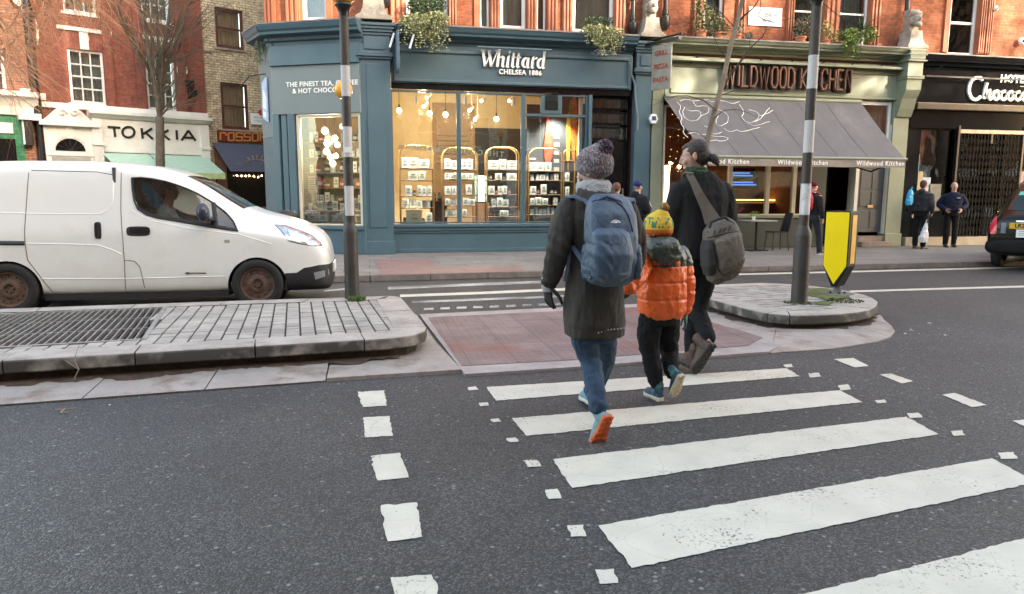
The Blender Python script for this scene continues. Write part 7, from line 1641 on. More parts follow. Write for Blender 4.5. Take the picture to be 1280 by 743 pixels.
# seats, dash and bulkhead
for sy in (-.38, .38):
    mb = MB(); mb.rings([[(x_+a*.07, sy+b*.22, z_) for a, b in ((-1,-1),(1,-1),(1,1),(-1,1))] for x_, z_ in ((1.58*k_,.6),(1.48*k_,1.0),(1.42*k_,1.25))]); mb.build('seat', mat('seat_cloth', (.06,.06,.065), .9), van, bev=.03); mb = MB(); mb.ball((1.40*k_, sy, 1.35), .11, 10, (.5,1,.8)); mb.build('headrest', MATS['seat_cloth'], van, smooth=180)
mb = MB(); mb.box(1.16*k_, 1.19*k_, -.76, .76, .35, 1.74); mb.build('bulkhead', mat('bulkhead_grey', (.07,.07,.07), .7), van)
mb = MB(); mb.box(2.3*k_, 2.6*k_, -.74, .74, .7, 1.04); mb.build('dashboard', M_plb, van, bev=.05); mb = MB(); 
T = Matrix.Translation((2.18*k_, -.38, 1.06)) @ Matrix.Rotation(R(-62), 4, 'Y'); mb.tube([T @ Vector((.18*math.cos(a*.35), .18*math.sin(a*.35), 0)) for a in range(19)], .014, 6); mb.build('steering_wheel', M_plb, van)

# ---------------- black taxi
hz = R(90-58); tpos = F(1231, 322, 11.75); taxi = thing('black_taxi', 'black taxi seen from behind leaving at the right edge of the road', 'taxi')
# local x forward, local y to the left; rear left corner at (0, .87)
hd2 = Vector((math.cos(hz), math.sin(hz), 0)); lf2 = Vector((-math.sin(hz), math.cos(hz), 0)); org = Vector((tpos.x, 11.75, 0))-lf2*.84
taxi.location = org; taxi.rotation_euler = (0, 0, hz)
M_tx = mat('taxi_black', (.004,.004,.004), .15, var=.1, coat=0, spec=.3)
St = [(.0,.95,.66,.66,.74,.36,.72),(.03,1.03,.70,.70,.82,.30,.80),(.12,1.10,.70,.78,.87,.28,.86),(.32,1.22,.69,.90,.885,.26,.88),(.62,1.52,.64,.98,.89,.25,.885),(.95,1.72,.62,1.0,.89,.25,.885),(1.4,1.80,.63,1.0,.89,.25,.885),(2.4,1.82,.64,1.0,.89,.25,.885),(2.9,1.72,.62,1.0,.885,.25,.88),(3.5,1.22,.62,.98,.88,.25,.875),(4.2,1.05,.56,.85,.84,.25,.83),(4.5,.88,.45,.7,.72,.28,.70),(4.58,.7,.35,.6,.6,.32,.58)]
tb_ = body_loft('body', St, taxi, M_tx); bvt = bvh_of(tb_.data); rearf = lambda u, v: (-2, u, v)
mb = MB(); 
for hx in (.85, 3.75):
    for sy in (-1, 1):
        mb = MB(); mb.lathe([(.37,-.14),(.37,.16)], (0,0,0), 36, T=Matrix.Translation((hx, sy*.86, .33)) @ Matrix.Rotation(R(90), 4, 'X')); boolean(tb_, mb.build('cut', M_plb, taxi)); wheel(taxi, hx, sy*.78, .33, sy, mat('alloy_grey', (.3,.3,.3), .35, metal=.7), rr=.22)
tb_.data.shade_smooth(); tb_.data.set_sharp_from_angle(angle=R(38))
M_dkg = mat('dark_car_glass', (.012,.022,.02), .12, spec=.3)
patch(bvt, [(.60,1.16),(.52,1.62),(-.52,1.62),(-.60,1.16)], rearf, (1,0,0), .004).build('rear_window', M_dkg, taxi, smooth=180)
for sy in (-1, 1): patch(bvt, [(.75,1.12),(1.05,1.60),(2.6,1.62),(3.2,1.15)], lambda u, v: (u, 3*sy, v), (0,-sy,0), .004).build('side_window', M_dkg, taxi, smooth=180)
M_red = mat('tail_lamp_red', (.55,.02,.05), .2, coat=.5)
for sy in (-1, 1):
    patch(bvt, [(sy*.69,.70),(sy*.79,.70),(sy*.81,.85),(sy*.80,1.02),(sy*.72,1.04),(sy*.69,.92)], rearf, (1,0,0), .012, .04).build('tail_lamp', M_red, taxi, smooth=180)
S4 = [(-.07,.58,.62,.50,.70,.36,.66),(-.05,.62,.74,.50,.84,.32,.82),(.05,.63,.80,.50,.885,.29,.87),(.35,.62,.86,.50,.90,.27,.89),(.46,.60,.86,.50,.895,.28,.885)]
body_loft('rear_bumper', S4, taxi, mat('bumper_black', (.007,.007,.007), .5, spec=.15))
mb = MB(); mb.box(-.035, .035, -.08, .48, .815, .925); pl_ = mb.build('number_plate', mat('plate_yellow', (.72,.40,.01), .4), taxi)
lettering('lettering', 'LR25 JYK', .10, mat('plate_black', (.01,.01,.01), .5), pl_, 0, 0, 0, rot=Matrix.Translation((-.036, .20, .87)) @ Matrix.Rotation(R(-90), 4, 'Z'), bold=.004, ext=.001)
patch(bvt, [(.38,.94),(.38,.965),(-.38,.965),(-.38,.94)], rearf, (1,0,0), .03, .06).build('chrome_strip', mat('chrome', (.6,.6,.6), .15, metal=1), taxi)
mb = MB(); mb.box(-.04, .03, .14, .36, .65, .80); o = mb.build('licence_notice', M_wl, taxi); mb = MB(); 
for k in range(3): mb.box(-.043, -.041, .18, .32, .69+k*.035, .70+k*.035)
mb.build('printed_text', mat('notice_grey', (.25,.25,.27), .6), o)
patch(bvt, [(.54,.72),(.62,.72),(.62,.92),(.54,.92)], rearf, (1,0,0), .005, .05).build('badge_panel', mat('badge_grey_blue', (.12,.15,.22), .3), taxi)
patch(bvt, [(.36,1.45),(.50,1.45),(.49,1.52),(.36,1.52)], rearf, (1,0,0), .008, .05).build('green_sticker', mat('green_sticker', (.10,.45,.32), .5), taxi)
patch(bvt, [(.05,1.45),(.24,1.45),(.24,1.52),(.05,1.52)], rearf, (1,0,0), .008, .05).build('pale_sticker', mat('pale_sticker', (.45,.6,.5), .5), taxi)
# ================================================================ PEOPLE
def soft(name, mb, m, parent, vox=.01, it=6, disp=None, loc=None, **kw):
    """union of overlapping closed shapes grown into one continuous skin"""
    o = mb.build(name, m, parent, **kw)
    r_ = o.modifiers.new('r', 'REMESH'); r_.mode = 'VOXEL'; r_.voxel_size = vox; r_.use_smooth_shade = True
    if it: s_ = o.modifiers.new('s', 'SMOOTH'); s_.factor = .5; s_.iterations = it
    apply_mods(o)
    if disp:
        me = o.data; ns = [v.normal.copy() for v in me.vertices]
        for v, n_ in zip(me.vertices, ns): v.co += n_*disp(v.co, n_)
    o.data.shade_smooth()
    return o
def capsule(mb, pts, rad, n=14):
    """tapered limb with rounded ends; pts may be few, they are resampled smoothly"""
    P = [Vector(p) for p in pts]; k = len(P)
    if k > 2:
        Q, RR = [], []
        for i in range(k-1):
            p0, p1, p2, p3 = P[max(i-1,0)], P[i], P[i+1], P[min(i+2,k-1)]
            for j in range(5):
                t = j/5; Q.append(.5*((2*p1)+(p2-p0)*t+(2*p0-5*p1+4*p2-p3)*t*t+(3*p1-p0-3*p2+p3)*t**3)); RR.append(rad[i]+(rad[i+1]-rad[i])*t)
        Q.append(P[-1]); RR.append(rad[-1])
    else: Q, RR = P, list(rad)
    mb.tube(Q, RR, n); mb.ball(Q[0], RR[0]*.99, n); mb.ball(Q[-1], RR[-1]*.99, n)
def torso(mb, secs, n=20, p=2.4):
    """secs: (centre, half width, half depth, yaw) stacked elliptical sections"""
    rg = []
    for c, a, b, yaw in secs:
        c = Vector(c); ex_ = Vector((math.cos(yaw), math.sin(yaw), 0)); ey_ = Vector((-math.sin(yaw), math.cos(yaw), 0)); row = []
        for k in range(n):
            t = 2*math.pi*k/n; ct, st = math.cos(t), math.sin(t)
            row.append(c+ex_*a*math.copysign(abs(ct)**(2/p), ct)+ey_*b*math.copysign(abs(st)**(2/p), st))
        rg.append(row)
    mb.rings(rg)
def folds(amp=.005, f=(14, 14, 5), seed=0, fine=.0):
    def d(co, n_):
        q = Vector((co.x*f[0], co.y*f[1], co.z*f[2]+seed)); a = noise.noise(q); b = noise.noise(q*2.1+Vector((7,3,1)))
        return amp*((1-2.2*abs(a))+.5*(1-2*abs(b))+.3*(1-2.6*abs(noise.noise(q*4.1)))-.7)+fine*noise.noise(co*60)
    return d
def head_mesh(mb, c, yaw, s_=1.0, tilt=0.0):
    """head facing local -y turned by yaw; c is the skull centre"""
    T = Matrix.Translation(c) @ Matrix.Rotation(yaw, 4, 'Z') @ Matrix.Rotation(tilt, 4, 'X') @ Matrix.Scale(s_, 4); T3 = T.to_3x3()
    b_ = lambda p, r, sc, n=16: mb.ball(T @ Vector(p), r, n, sc, T3)
    b_((0,.012,.025), .085, (.88,1.10,.98)); b_((0,-.03,-.02), .068, (.92,.92,1.2)); b_((0,-.055,-.085), .032, (1.15,.9,.7)); b_((0,-.03,-.065), .055, (.98,1.05,.8))
    mb.tube([T @ Vector((0,-.092,.015)), T @ Vector((0,-.108,-.018)), T @ Vector((0,-.112,-.03))], [.008,.011,.014], 10); b_((0,-.098,-.034), .013, (1.35,.8,.75), 10)
    b_((0,-.088,-.056), .018, (1.35,.45,.38), 10); b_((0,-.084,-.068), .016, (1.2,.5,.42), 10); b_((0,-.082,.022), .05, (1.1,.22,.16), 12)
    for sx in (-1, 1):
        b_((sx*.077,.012,-.012), .028, (.3,.62,1.08), 12); b_((sx*.081,.016,.004), .018, (.32,.8,.8), 10); b_((sx*.04,-.066,-.03), .028, (.9,.7,.9), 12)
    return T
def face_bits(T, parent, iris=(.08,.05,.03)):
    T3 = T.to_3x3()
    for sx in (-1, 1):
        mb = MB(); mb.ball(T @ Vector((sx*.031,-.076,.004)), .0125, 12, (1,1,.8), T3); mb.build('eye', mat('eye_white', (.7,.68,.64), .2), parent, smooth=180)
        mb = MB(); mb.ball(T @ Vector((sx*.031,-.0865,.004)), .005, 8, (1,.5,1), T3); mb.build('iris', mat('iris', iris, .2), parent, smooth=180)
def hand(mb, wrist, d, nrm, s_=1.0, curl=.35, thumb=1, pts=None):
    """palm with five fingers; d = finger direction, nrm = back-of-hand normal"""
    d = Vector(d).normalized(); nrm = (Vector(nrm)-d*Vector(nrm).dot(d)).normalized(); sd = d.cross(nrm).normalized()*thumb; w = Vector(wrist)
    R3 = Matrix((sd, d, nrm)).transposed()
    mb.ball(w+d*.045*s_, .045*s_, 12, (.85,1.05,.36), R3); mb.ball(w+d*.07*s_, .038*s_, 12, (1.0,.5,.36), R3); capsule(mb, [w-d*.02*s_, w+d*.02*s_], [.026*s_,.026*s_], 10)
    for k, (o_, L, r) in enumerate(((-.029,.058,.0085), (-.010,.070,.0092), (.010,.076,.0095), (.029,.068,.0092))):
        p = w+d*.075*s_+sd*o_*s_; a = 0; P = [p-d*.02*s_, p]; 
        for j in range(3):
            a += curl*(.5+.5*j); q = (d*math.cos(a)-nrm*math.sin(a)+sd*o_*2.2); P.append(P[-1]+q.normalized()*L*s_*(.45,.32,.25)[j])
        capsule(mb, P, [r*s_]*3+[r*.9*s_, r*.75*s_], 8)
    p = w+d*.02*s_+sd*.028*s_; capsule(mb, [p, p+(sd*.75+d*.6-nrm*.2)*.035*s_, p+(sd*.75+d*.9-nrm*.4)*.062*s_, p+(sd*.55+d*1.2-nrm*.5)*.080*s_], [.013*s_,.0115*s_,.0105*s_,.008*s_], 8)
def shoe(parent, heel, toe, upv, mu, ms, L=None, w=.052, hgt=.085, high=0.0, lace=None, name='shoe', treads=True, mt=None):
    """heel and toe are points on the sole; upv roughly the way the shoe opens"""
    heel, toe, upv = Vector(heel), Vector(toe), Vector(upv); xd = (toe-heel); L = L or xd.length; xd.normalize(); zd = (upv-xd*upv.dot(xd)).normalized(); yd = zd.cross(xd)
    T = Matrix.Translation(heel) @ Matrix(((xd.x,yd.x,zd.x,0),(xd.y,yd.y,zd.y,0),(xd.z,yd.z,zd.z,0),(0,0,0,1))); k = L/.28
    prof = [(-.004,.022,.02),(.01,.031,.05),(.05,.034,.085),(.09,.034,.085),(.13,.038,.078),(.18,.046,.062),(.22,.047,.052),(.255,.038,.045),(.275,.022,.035),(.283,.008,.026)]
    mb = MB(); out = [(x*k, y*w/.047) for x, y, z in prof]+[(x*k, -y*w/.047) for x, y, z in prof[::-1]]
    mb.prism([(a, b*1.06) for a, b in out], 0, .024, lambda u, v, q: T @ Vector((u, v, q))); so_ = mb.build('sole', ms, None, bev=.007); 
    mb = MB(); rg = []
    for x, y, z in prof:
        y = y*w/.047; zt = z*hgt/.085+.012+(high if .0 < x < .12 else high*.3 if x < .14 else 0); rg.append([T @ Vector((x*k, y*math.cos(a)*(1-.25*max(0,math.sin(a))**3), .015+(zt-.015)*max(0, math.sin(a))**.75 if math.sin(a) > 0 else .015)) for a in [math.pi*j/9 for j in range(10)]]+[T @ Vector((x*k, -y*.6, .014)), T @ Vector((x*k, y*.6, .014))])
    mb.rings(rg); capsule(mb, [T @ Vector((.055*k, 0, .05)), T @ Vector((.045*k, 0, hgt+.03+high))], [.04*w/.05, .041*w/.05], 12)
    up = soft(name, mb, mu, parent, .006, 4, folds(.0015, (30,30,30)))
    so_.parent = up
    if treads:
        mb = MB()
        for x, y, z in prof[1:-1]:
            y = y*w/.047
            for sy in (-.55, .55): 
                c = T @ Vector((x*k, y*sy, -.003)); mb.prism([(x*k-.009, y*sy-y*.38), (x*k+.009, y*sy-y*.38), (x*k+.009, y*sy+y*.38), (x*k-.009, y*sy+y*.38)], -.005, .001, lambda u, v, q: T @ Vector((u, v, q)))
        mb.build('tread', mt or ms, up)
    if lace:
        mb = MB()
        for j in range(4): x = (.12+.022*j)*k; zt = (.094-.009*j)*hgt/.085; mb.tube([T @ Vector((x-.006, -.02, zt-.006)), T @ Vector((x, 0, zt+.002)), T @ Vector((x+.006, .02, zt-.006))], .003, 5)
        mb.build('laces', lace, up)
    return up
M_skin = mat('skin', (.50,.29,.21), .5, var=.08, scale=12, bump=.06, bscale=90); M_skinp = mat('pale_skin', (.58,.36,.28), .5, var=.08, scale=10)
for m_ in (M_skin, M_skinp): m_.node_tree.nodes['Principled BSDF'].inputs['Subsurface Weight'].default_value = .12; m_.node_tree.nodes['Principled BSDF'].inputs['Subsurface Radius'].default_value = (.02,.008,.004)
def cloth(name, col, rough=.8, bs=500, bump=.25, sheen=.15, var=.12, scale=5, stain=None): return mat(name, col, rough, var=var, scale=scale, bump=bump, bscale=bs, sheen=sheen*min(1, max(col)*4), spec=.2, fine=.12, stain=stain, stain_amt=.4)
def ribs(name, col1, col2, col3, sc=110):
    """knitted wool: rows of small stitches in mixed yarn"""
    if name in MATS: return MATS[name]
    m, t, b, N, L = newmat(name); tc = N('ShaderNodeTexCoord'); v = N('ShaderNodeTexVoronoi'); v.inputs['Scale'].default_value = sc
    mp = N('ShaderNodeMapping'); mp.inputs['Scale'].default_value = (1, 1, .55); mp.inputs['Rotation'].default_value = (.3, .35, .2); L(tc.outputs['Object'], mp.inputs[0]); L(mp.outputs[0], v.inputs['Vector'])
    s_ = N('ShaderNodeSeparateColor'); L(v.outputs['Color'], s_.inputs[0]); rp = N('ShaderNodeValToRGB'); rp.color_ramp.interpolation = 'CONSTANT'; e = rp.color_ramp.elements
    e[0].color = (*col1, 1); e[1].color = (*col3, 1); e[1].position = .72; x = e.new(.4); x.color = (*col2, 1); L(s_.outputs[0], rp.inputs[0]); L(rp.outputs[0], b.inputs['Base Color']); b.inputs['Roughness'].default_value = .9; b.inputs['Sheen Weight'].default_value = .3
    bp = N('ShaderNodeBump'); bp.invert = True; bp.inputs['Strength'].default_value = 1; bp.inputs['Distance'].default_value = .006; L(v.outputs['Distance'], bp.inputs['Height']); L(bp.outputs[0], b.inputs['Normal']); MATS[name] = m; return m

# ---------------------------------------------------------------- the woman with the blue backpack
base = Vector((1.33, 3.98, 0)); wm = thing('person', 'person in a bobble hat and long grey parka striding over the zebra crossing', 'person', base)
W = lambda px, py, Y: F(px, py, Y)-base
M_coat = cloth('grey_parka', (.050,.044,.038), .75, 420, .22, .12, var=.14); M_jean = cloth('blue_jeans', (.035,.062,.105), .8, 600, .3, .2, var=.3, scale=9, stain=(.07,.11,.16)); M_fleece = cloth('pale_fleece', (.42,.40,.40), .95, 120, .8, .4)
hipc = W(740, 385, 4.0); nk = W(745, 243, 4.0); yw = R(4)
# body
mb = MB(); hc = W(742, 213, 3.98); T = head_mesh(mb, hc, R(180)+R(38), 1.0, R(8)); capsule(mb, [hc+Vector((0,.0,-.04)), nk+Vector((0,0,-.02))], [.056,.06])
torso(mb, [(nk, .06,.06,yw), (W(745,262,4.0), .15,.09,yw), (W(744,320,4.0), .13,.10,yw), (W(742,380,4.0), .14,.10,yw), (W(741,400,4.0), .13,.10,yw)])
aL = [W(706,258,4.0), W(695,308,3.95), W(686,350,4.05)]; aR = [W(787,258,4.02), W(798,312,4.10), W(792,348,4.27)]
capsule(mb, aL, [.03,.035,.028]); capsule(mb, aR, [.03,.035,.028])
kT, aT = W(738,452,3.97), W(749,510,3.74); kF, aF = W(756,450,4.22), W(737,490,4.36); hT, hF = W(728,392,3.99), W(752,392,4.05)
capsule(mb, [hT, kT, aT], [.07,.045,.022]); capsule(mb, [hF, kF, aF], [.07,.045,.022])
soft('body', mb, M_skinp, wm, .0055, 3); face_bits(T, wm)
# coat: flared parka to mid thigh with hood pushed back
mb = MB()
torso(mb, [(W(742.5,419,4.0), .175,.155,yw), (W(742.5,402,4.0), .180,.155,yw), (W(743,374,4.0), .177,.150,yw), (W(744,340,4.0), .168,.138,yw), (W(745,305,4.0), .166,.13,yw), (W(746,275,3.99), .178,.125,yw), (W(746,258,3.99), .165,.11,yw), (W(745,247,4.0), .11,.095,yw), (W(745,240,4.0), .075,.08,yw)], p=2.5)
capsule(mb, [W(712,262,4.0), W(703,285,3.97), W(697,315,3.95), W(690,345,4.02)], [.078,.073,.065,.053]); mb.tube([W(691,340,4.01), W(686.5,356,4.05)], [.052,.050], 14)
capsule(mb, [W(780,262,4.0), W(790,285,4.04), W(797,312,4.12), W(793,338,4.24)], [.078,.070,.062,.050])
torso(mb, [(W(746,262,3.93), .11,.07,yw), (W(746,250,3.90), .12,.085,yw), (W(745,240,3.92), .115,.085,yw), (W(744,233,3.95), .10,.08,yw)], p=2.2)
sd_ = folds(.006, (9,9,3.2), 3)
def coatd(co, n_):
    z = co.z; v = sd_(co, n_)*1.25
    if (co-aL[1]).length < .16: v += .007*math.sin((co.z*1.0+co.x*.8)*75)*max(0, 1-(co-aL[1]).length/.16)
    if (co-aL[2]).length < .12: v += .005*math.sin(co.z*120)*max(0, 1-(co-aL[2]).length/.12)
    return v
ct_ = soft('coat', mb, M_coat, wm, .008, 5, coatd)
bvc = bvh_of(ct_.data); cv = lambda px, py: (lambda q: (q.x, q.z))(W(px, py, 3.85)); M_cs = mat('parka_seam', (.022,.019,.016), .8)
for pts in ([(712,268),(722,274),(735,277)], [(706,262),(707,280),(712,300),(713,315)], [(743,392),(743,405),(742,416)], [(712,410),(730,412),(755,411),(774,408)], [(708,345),(712,375),(712,408)]): seam(bvc, [cv(*p) for p in pts], lambda u, v: (u, -2, v), (0,1,0), .0, .003, step=.02).build('seam', M_cs, ct_)
mb = MB(); torso(mb, [(W(743,250,3.94), .085,.09,yw), (W(743,240,3.94), .105,.105,yw), (W(742,231,3.95), .103,.10,yw), (W(742,226,3.96), .082,.085,yw)], p=2.2); soft('hood_lining', mb, M_fleece, wm, .007, 4, folds(.006, (18,18,10)))
mb = MB(); 
for k in range(9): a = W(748+k*4, 415-k*.8+abs(k-3)*.4, 3.845+.0*k); mb.ball(a, .006, 6)
mb.build('hem_toggles', M_fleece, ct_)
mb = MB(); torso(mb, [(W(742,425,4.0), .13,.12,yw), (W(742,395,4.0), .14,.12,yw), (W(742,380,4.0), .12,.11,yw)])
capsule(mb, [hT, W(731,425,3.98), kT, W(744,485,3.84), W(748,508,3.76)], [.092,.082,.064,.057,.056]); capsule(mb, [hF, W(755,425,4.14), kF, W(748,475,4.30), W(739,488,4.35)], [.092,.082,.064,.056,.054])
def jd(co, n_):
    v = folds(.0045, (16,16,9), 5)(co, n_)
    for q, r_ in ((kT, .13), (aT, .13), (kF, .1), (aF,.1)):
        dd = (co-q).length
        if dd < r_: v += .0055*math.sin((co.z+co.x*.35)*95)*(1-dd/r_)
    return v
soft('jeans', mb, M_jean, wm, .007, 4, jd)
# hat with pompom
mb = MB(); T2 = T @ Matrix.Translation((0,.012,.035)) @ Matrix.Rotation(R(-14), 4, 'X'); T23 = T2.to_3x3()
mb.ball(T2 @ Vector((0,0,.004)), .110, 20, (.94,1.06,.92), T23); mb.ball(T2 @ Vector((0,.0,-.03)), .105, 20, (.96,1.1,.5), T23); mb.ball(T2 @ Vector((0,.02,.06)), .07, 14, (.9,1,.9), T23)
M_knit = ribs('mixed_wool', (.13,.07,.08), (.30,.25,.25), (.10,.10,.11), 150)
hat = soft('bobble_hat', mb, M_knit, wm, .006, 6)
mb = MB(); pc_ = W(756,185,3.92); r_ = random.Random(2); 
for k in range(240): 
    d = Vector((r_.gauss(0,1), r_.gauss(0,1), r_.gauss(0,1))).normalized(); mb.tube([pc_+d*.018, pc_+d*r_.uniform(.044,.054)], [.006,.0045], 4)
mb.ball(pc_, .038, 12); mb.build('pompom', ribs('pompom_wool', (.10,.035,.07), (.20,.15,.18), (.04,.025,.04), 120), hat, smooth=180)
mb = MB(); mb.tube([W(743,190,3.9), W(750,194.5,3.89), W(757,195,3.9), W(764,193,3.93)], [.006,.008,.008,.006], 6); mb.build('pink_yarn', mat('pink_yarn', (.45,.04,.16), .9), hat)
mb = MB(); capsule(mb, [W(727,226,3.95)-Vector((0,0,.0)), W(728,233,3.97)], [.012,.010], 8); mb.build('hair', mat('brown_hair', (.07,.035,.018), .6), wm)
# left glove: pale back and dark fingers
gw = W(684,352,4.05); mb = MB(); hand(mb, gw+Vector((.0,0,-.01)), (.10,.05,-1), (-1,-.35,0), 1.08, .22, -1); soft('glove', mb, mat('dark_glove', (.02,.02,.022), .8, bump=.3, bscale=200), wm, .0045, 2)
mb = MB(); torso(mb, [(gw+Vector((.0,0,.025)), .036,.036,0), (gw+Vector((.0,0,-.008)), .034,.037,0), (gw+Vector((.002,0,-.035)), .035,.042,0), (gw+Vector((.006,0,-.062)), .030,.040,0)], p=2.2); soft('glove_back', mb, cloth('pale_glove', (.36,.35,.35)), wm, .005, 2)
gr_ = W(791,348,4.27); mb = MB(); hand(mb, gr_, (-.15,.25,-1), (1,-.2,0), 1.05, .5, 1); soft('glove', mb, MATS['dark_glove'], wm, .005, 2)
# running shoes
M_aq = mat('aqua_mesh', (.16,.27,.29), .7, var=.25, scale=20, bump=.3, bscale=300); M_or = mat('orange_sole', (.62,.12,.03), .6, var=.25, scale=18, stain=(.2,.1,.08), stain_amt=.7, stain_scale=12); M_ws = mat('white_foam', (.62,.60,.56), .6, var=.15)
shoe(wm, W(762,521,3.66), W(747,556,3.73), Vector((-.25,1.0,.35)), M_aq, M_or, L=.255, w=.047, lace=None, mt=M_or)
sh = [c for c in wm.children if c.name.startswith('shoe')][-1]
shoe(wm, W(741,506,4.30), W(729,497,4.56), Vector((0,0,1)), M_aq, M_ws, L=.255, w=.045, lace=M_ws)
# backpack, a thing of its own on her back
bp = thing('backpack', 'blue padded backpack with a white emblem on the back of the grey parka', 'backpack', W(763,300,3.80)+base)
B_ = lambda px, py, Y: F(px, py, Y)-bp.location
M_bp = mat('blue_nylon', (.042,.074,.122), .5, var=.14, scale=3, bump=.2, bscale=300, sheen=.1, stain=(.07,.11,.17), stain_amt=.5, stain_scale=5)
yb_ = R(10)
mb = MB(); torso(mb, [(B_(763,357,3.78), .09,.06,yb_), (B_(763,350,3.76), .135,.09,yb_), (B_(764,325,3.74), .152,.105,yb_), (B_(764,295,3.75), .152,.105,yb_), (B_(763,267,3.77), .146,.09,yb_), (B_(761,252,3.80), .125,.07,yb_), (B_(759,243,3.84), .085,.045,yb_)], p=2.8)
def bpd(co, n_):
    v = folds(.0035, (13,13,9), 9)(co, n_)
    if co.x < -.06 and co.z < .0: v += .004*math.sin((co.z+co.x)*80)
    return v
main = soft('main_bag', mb, M_bp, bp, .007, 5, bpd); bvb = bvh_of(main.data)
fr = lambda u, v: (u, -2, v)
uv = lambda px, py: (lambda q: (q.x, q.z))(B_(px, py, 3.66))
mb = MB(); torso(mb, [(B_(763,352,3.70), .07,.05,yb_), (B_(763,345,3.68), .115,.075,yb_), (B_(764,318,3.66), .125,.08,yb_), (B_(763,292,3.675), .11,.06,yb_), (B_(762,280,3.71), .07,.03,yb_)], p=2.6); fp_ = soft('front_pocket', mb, M_bp, bp, .007, 5, bpd); bvf = bvh_of(fp_.data)
M_zip = mat('zip_dark', (.012,.02,.035), .6)
def bseam(pts, bv, r=.004, m=M_zip, nm='zip'): 
    s_ = seam(bv, [uv(*p) for p in pts], fr, (0,1,0), .001, r, step=.015); return s_.build(nm, m, bp, smooth=60)
bseam([(739,262),(742,256),(750,251),(762,250),(774,252),(782,258),(788,270),(792,290)], bvb, .0045); bseam([(738,262),(736,280),(737,300)], bvb, .004)
bseam([(747,282),(755,288),(764,292),(775,291),(786,284)], bvb, .004, M_bp, 'piping'); bseam([(744,265),(750,275),(757,285),(766,291)], bvb, .005, M_bp, 'piping')
for s_ in (-1, 1):
    mb = MB(); px = 737 if s_ < 0 else 791; torso(mb, [(B_(px,348,3.76), .028,.06,yb_), (B_(px,335,3.75), .034,.075,yb_), (B_(px,315,3.75), .03,.072,yb_), (B_(px+.5,306,3.76), .02,.06,yb_)], p=2.4); soft('side_pocket', mb, M_bp, bp, .006, 4, folds(.006, (20,20,25), 4))
for (x0_, x1_, yt, wd) in ((742, 780, 247, .009), (746, 777, 253, .009)):
    mb = MB(); mb.tube([B_(x0_,265 if yt > 250 else 262,3.74), B_(x0_+5,yt+4,3.74), B_((x0_+x1_)/2-3,yt-1,3.74), B_(x1_-5,yt+5,3.74), B_(x1_,yt+13,3.73)], wd, 8); mb.build('grab_handle', mat('handle_navy', (.035,.05,.085), .6), bp, smooth=60)
M_strap = mat('strap_blue', (.075,.11,.17), .65, bump=.3, bscale=300)
def strapm(pts, wds, nm='shoulder_strap', m=M_strap, th=.012, parent=bp, nvec=(0,-1,0)):
    """flat webbing through points with given widths"""
    mb = MB(); P = [Vector(p) for p in pts]; rg = []
    for i, p in enumerate(P):
        d = (P[min(i+1,len(P)-1)]-P[max(i-1,0)]).normalized(); s2 = d.cross(Vector(nvec)).normalized(); n2 = s2.cross(d).normalized(); w2 = wds[i] if isinstance(wds, (list, tuple)) else wds
        rg.append([p-s2*w2-n2*th*.5, p+s2*w2-n2*th*.5, p+s2*w2+n2*th*.5, p-s2*w2+n2*th*.5])
    mb.rings(rg); return mb.build(nm, m, parent, bev=.003)
strapm([B_(744,262,3.80), B_(735,250,3.85), B_(722,245,3.92), B_(713,246,4.0), B_(708,256,4.1)], [.03,.033,.034,.033,.03], th=.018, nvec=(0,-.3,1))
strapm([B_(776,258,3.78), B_(783,250,3.84), B_(787,249,3.92), B_(789,254,4.02)], [.025,.03,.03,.028], th=.018, nvec=(0,-.3,1))
strapm([B_(740,338,3.80), B_(727,325,3.86), B_(716,309,3.93), B_(710,303,4.0)], .014, 'lower_strap', th=.004); strapm([B_(713,305,3.95), B_(711,325,3.93), B_(706,352,3.92)], .010, 'loose_strap', th=.004)
strapm([B_(784,262,3.80), B_(793,280,3.84), B_(799,305,3.90), B_(797,325,3.90)], .013, 'lower_strap', mat('grey_web', (.07,.07,.075), .7), th=.004)
mb = MB(); c = uv(772.5, 277.5)
for k, (r1, r2) in enumerate(((.030,.024), (.021,.015), (.012,.0))):
    out = [(c[0]-.012+r1*math.cos(R(a_))*1.0, c[1]-.008+r1*.62*math.sin(R(a_))) for a_ in range(5, 176, 17)]+[(c[0]-.012+r2*math.cos(R(a_)), c[1]-.008+r2*.62*math.sin(R(a_))) for a_ in range(175, 4, -17)]
    p_ = patch(bvb, out, fr, (0,1,0), .003, .01); p_.build('emblem', M_wl, bp)
p_ = cast(bvf, fr(*uv(774, 341)), (0,1,0), .003)
if p_: lettering('lettering', 'VAULT', .013, mat('grey_logo', (.35,.38,.42), .5), bp, p_.x, p_.y, p_.z, bold=.0006, ext=.0004, space=1.3, sx=1.3)

